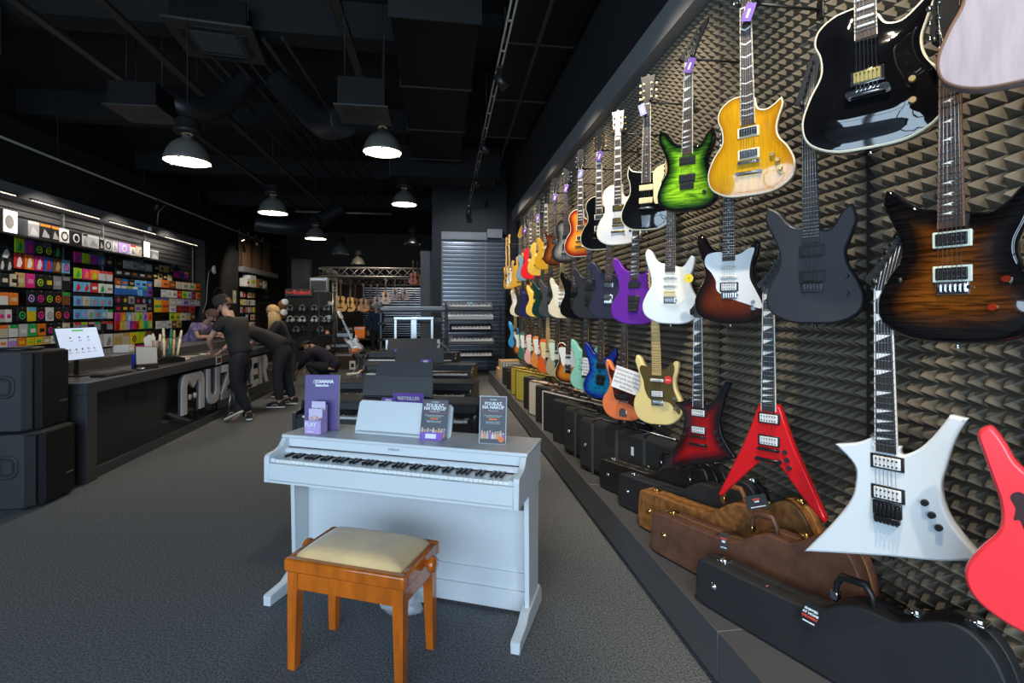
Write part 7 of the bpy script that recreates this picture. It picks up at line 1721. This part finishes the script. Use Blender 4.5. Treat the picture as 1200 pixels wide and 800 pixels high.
for r in range(5):
    for k in range(6):
        c = random.choice(['white', 'cream', 'silver', 'grey', 'red', 'white', 'yellow', 'black'])
        packet('small %s packet, %s from left in %s row of the second bay' % (c, ORD[k], ORD[r]), 18.8 + k * .24, 1.98 - r * .27, .19, .2, c, random.choice(['black', 'red', 'tan', 'white']), random.choice([3, 4]), x=-6.75, group='packets in the second bay')
for k in range(7):
    e = empty('drumstick_peg', 'dark peg rod with brass tip, %s from top in the second bay' % ORD[k], 'peg', (-6.85, 20.9, 2.25 - k * .22), 0, 'peg rods in the second bay')
    MB().tube([(0, 0, 0), (.32, -.02, .02)], .012, 6).build('rod', M_BLACK, e); MB().sphere((.33, -.02, .02), .022, 8, 6).build('brass_tip', M_GOLD, e)
# drumhead sign on the pillar
e = empty('round_drumhead_sign', 'round black drumhead with a reddish rim and red script on the pillar', 'sign', (-6.70, 16.75, 1.94), math.radians(78))
MB().lathe([(0, -.02), (.24, -.02), (.26, -.03), (.29, -.03), (.30, 0), (0, 0)], 36, axis='Y').build('drumhead', M_INK, e)
q = MB(); q.lathe([(.255, -.022), (.262, -.036), (.285, -.036), (.29, -.022)], 36, axis='Y'); q.build('rim', mat('copper_red_rim', (.45, .16, .10), .4, .5), e)
text_mesh('lettering', 'mi', .2, mat('red_script', (.6, .03, .06), .4), e, face_front(0, -.024, 0), .002, bold=.004)
for k in range(6):
    a = -1.0 + k * .42; MB().box(.33 * math.cos(a) - .03, .33 * math.cos(a) + .03, -.03, 0, .33 * math.sin(a) - .03, .33 * math.sin(a) + .03, .004).build('lug', M_STEEL, e)
e = empty('framed_certificate', 'small framed certificate on the pillar right of the drumhead', 'frame', (-6.69, 18.0, 1.97), math.radians(90)); MB().box(-.14, .14, 0, .02, -.22, .22, .003).build('frame', mat('certificate_green', (.2, .25, .15), .5), e); MB().box(-.11, .11, -.001, 0, -.19, .19).build('sheet', m_pap2, e); MB().box(-.05, .05, -.002, -.001, -.08, .08).build('print', mat('green_print', (.12, .3, .1), .5), e)
# headphone display facing the aisle
YH = 15.5
xh0, xh1 = at(334, 360, YH).x, at(388, 360, YH).x
struct('wall_display', MB().box(xh0, xh1, YH, YH + .15, 0, 2.06).box(xh0 + .1, xh0 + .60, YH + .3, YH + .6, 2.0, 3.05), M_MATTE)
e = empty('lit_shop_sign', 'black header sign with red lettering over the headphone display', 'sign', ((at(338, 345, YH).x + at(364, 345, YH).x) / 2, YH - .06, 1.93)); MB().box(-.38, .38, 0, .05, 0, .22, .003).build('sign_box', mat('sign_dark', (.025, .02, .02), .5), e)
text_mesh('lettering', 'Roland', .17, mat('red_sign_print', (.6, .03, .01), .5, emit=(.7, .04, .01), es=.35), e, face_front(.08, -.002, .11), .002, bold=.003)
text_mesh('lettering', 'Pearl', .11, mat('red_sign_print', (.6, .03, .01), .5), e, face_front(-.27, -.002, .11), .002)
def headphones(label, x, z, m):
    f = empty('headphones', label, 'headphones', (x, YH - .09, z), 0, 'headphones on the display wall'); f.scale = (.84,) * 3
    MB().tube([(-.085, 0, -.02), (-.08, 0, .06), (-.04, 0, .10), (0, 0, .11), (.04, 0, .10), (.08, 0, .06), (.085, 0, -.02)], .014, 8).build('headband', m, f)
    for s in (-1, 1): MB().lathe([(0, -.045), (.04, -.045), (.055, -.03), (.055, .02), (.03, .03)], 18, (s * .07, 0, -.04), 'Y').build('ear_cup', m, f)
HC = [m_grey, M_WHITE, M_BLACK, M_STEEL]
for r in range(3):
    for k in range(7):
        if k == 3 and r: continue
        u = 341 + k * 7.1; p = at(u, [361, 374, 386][r], YH)
        headphones('%s headphones, %s from left in the %s row of the display wall' % (['grey', 'white', 'black', 'silver'][(k * 2 + r) % 4], ORD[k], ['top', 'middle', 'bottom'][r]), p.x, p.z, HC[(k * 2 + r) % 4])
# hand drums left of the headphones
for k, (u, v, lb) in enumerate(((330.5, 358, 'orange hand drum mounted sideways, upper of two'), (329, 370, 'pale-headed hand drum mounted sideways, lower of two'))):
    p = at(u, v, 14.9); e = empty('hand_drum', lb, 'drum', p, 0, 'hand drums beside the headphone wall'); e.rotation_euler = (math.radians(65), .3, .5)
    MB().lathe([(.10, 0), (.13, .05), (.12, .16), (.09, .26)], 20).build('shell', mat('orange_drum_shell', (.5, .18, .05), .4, coat=.5), e); MB().lathe([(0, .262), (.092, .26), (.095, .25)], 20).build('drumhead', M_PAPER, e)
# equipment on the counter's far end and glass display column
for k, (x, y, w_, d2_, h_, lb) in enumerate(((-3.35, 9.9, .5, .45, .28, 'black receipt printer on the far end of the counter'), (-3.3, 10.7, .5, .5, .20, 'low black mixer box on the far end of the counter'))):
    e = empty('counter_device', lb, 'device', (x, y, .866), .15, 'black devices on the far counter end'); MB().box(-w_ / 2, w_ / 2, -d2_ / 2, d2_ / 2, 0, h_, .02).build('housing', M_BLACK, e); MB().box(-w_ * .3, w_ * .3, -d2_ / 2 - .002, -d2_ / 2, h_ * .5, h_ * .7).build('panel', M_DARKM, e)
e = empty('display_column', 'narrow dark display column with small goods left of the amplifiers', 'display column', (at(383, 420, 13.9).x, 13.9, 0)); 
for x in (-.2, .2): MB().box(x - .015, x + .015, 0, .03, 0, 2.0).build('upright', M_BLACK, e)
for z in (.05, .45, .85, 1.25, 1.62, 1.98): MB().box(-.2, .2, -.15, .2, z, z + .02).build('shelf', M_BLACK, e)
for k, (z, c, lb) in enumerate(((.07, 'green', 'green pot item on the lowest shelf of the display column'), (.87, 'orange', 'orange item on the third shelf of the display column'), (.47, 'cream', 'cream item on the second shelf of the display column'), (1.27, 'white', 'white box on the fourth shelf of the display column'), (1.64, 'silver', 'silver box on the top shelf of the display column'))):
    e = empty('small_item', lb, 'item', (at(383, 420, 13.9).x + .02 * k, 13.88, z + .001), .2 * k, 'goods on the display column'); MB().lathe([(0, 0), (.05, 0), (.06, .03), (.055, .10), (.03, .12), (0, .12)], 14).build('pot', cm(c), e); MB().box(-.03, .03, -.062, -.05, .03, .08).build('label', M_PAPER, e)
amp_at('dark grey loudspeaker box standing high left of the truss', at(373, 330, 15.6).x, 15.6, 2.07, .5, .42, m_grey, M_BLACK)
struct('shelf_block', MB().box(at(366, 330, 15.5).x, at(381, 330, 15.5).x + .05, 15.52, 16.1, 1.9, 2.068), M_MATTE)
# ================================================================= light
w = bpy.data.worlds.new('world'); S.world = w; w.use_nodes = True
bg = w.node_tree.nodes['Background']; bg.inputs[0].default_value = (.60, .80, 1.0, 1); bg.inputs[1].default_value = 6.6
def area(name, loc, rot, sx, sy, power, col=(1, 1, 1), portal=False, spread=None):
    l = bpy.data.lights.new(name, 'AREA'); l.shape = 'RECTANGLE'; l.size = sx; l.size_y = sy; l.energy = power; l.color = col
    if spread: l.spread = spread
    o = bpy.data.objects.new(name, l); COL.objects.link(o); o.location = loc; o.rotation_euler = rot
    if portal: l.cycles.is_portal = True
    return o
area('daylight_portal', (-2.7, YF - .02, 2.0), (PI / 2, 0, 0), 9.2, 3.8, 1, portal=True)
def spot(loc, target, power, col=(1, .86, .66), size=70, blend=.7, r=.04):
    l = bpy.data.lights.new('track_and_fill_spot', 'SPOT'); l.energy = power; l.color = col; l.spot_size = math.radians(size); l.spot_blend = blend
    l.shadow_soft_size = r
    o = bpy.data.objects.new('track_and_fill_spot', l); COL.objects.link(o); o.location = loc
    o.rotation_euler = (Vector(target) - Vector(loc)).to_track_quat('-Z', 'Y').to_euler()
    return o
for (x, y, z) in PENDANTS_ON:
    l = bpy.data.lights.new('pendant_bulb', 'SPOT'); l.energy = 90; l.color = (1, .86, .68); l.spot_size = 2.5; l.spot_blend = .5; l.shadow_soft_size = .12
    o = bpy.data.objects.new('pendant_bulb', l); COL.objects.link(o); o.location = (x, y, z - .02)
for y in (-.4, 1.6, 3.4, 5.2, 7.0, 8.8):
    spot((.62, y - .9, 3.85), (1.65, y + .1, 1.9), 300, size=68)
spot((.65, 9.6, 3.9), (1.5, 8.7, 1.9), 200, size=80)
for k, y in enumerate((8.2, 10.2, 12.2, 14.3)):
    area('shelf_striplight', (-6.55, y, 3.3), (0, math.radians(14), 0), .08, 1.7, 10, (1, .9, .78))
for y in (7.6, 9.6, 11.6, 13.6):
    spot((-5.95, y, 3.75), (-6.9, y + .5, 1.7), 105, (1, .9, .78), 100)
spot((.6, 9.6, 3.9), (.9, 12.3, 2.2), 150, (.85, .9, 1), 80)
spot((-5.2, 17.0, 3.8), (-6.6, 18.8, 1.8), 200, size=90)
spot((-2.4, 14.8, 3.7), (-3.2, 17.2, 2.0), 170, (1, .84, .62), 80)  # fill spot added to brighten the hanging acoustic guitars, on no track
spot((-1.6, 15.6, 3.7), (-1.9, 19.0, 2.0), 240, (1, .84, .62), 90)  # another added fill spot, brightening the area behind the truss front
spot((-.9, 11.6, 3.6), (-1.0, 14.0, 2.2), 60, (1, .86, .66), 70)
spot((-4.2, 13.2, 3.7), (-4.4, 15.5, 1.4), 120, (1, .88, .72), 70)
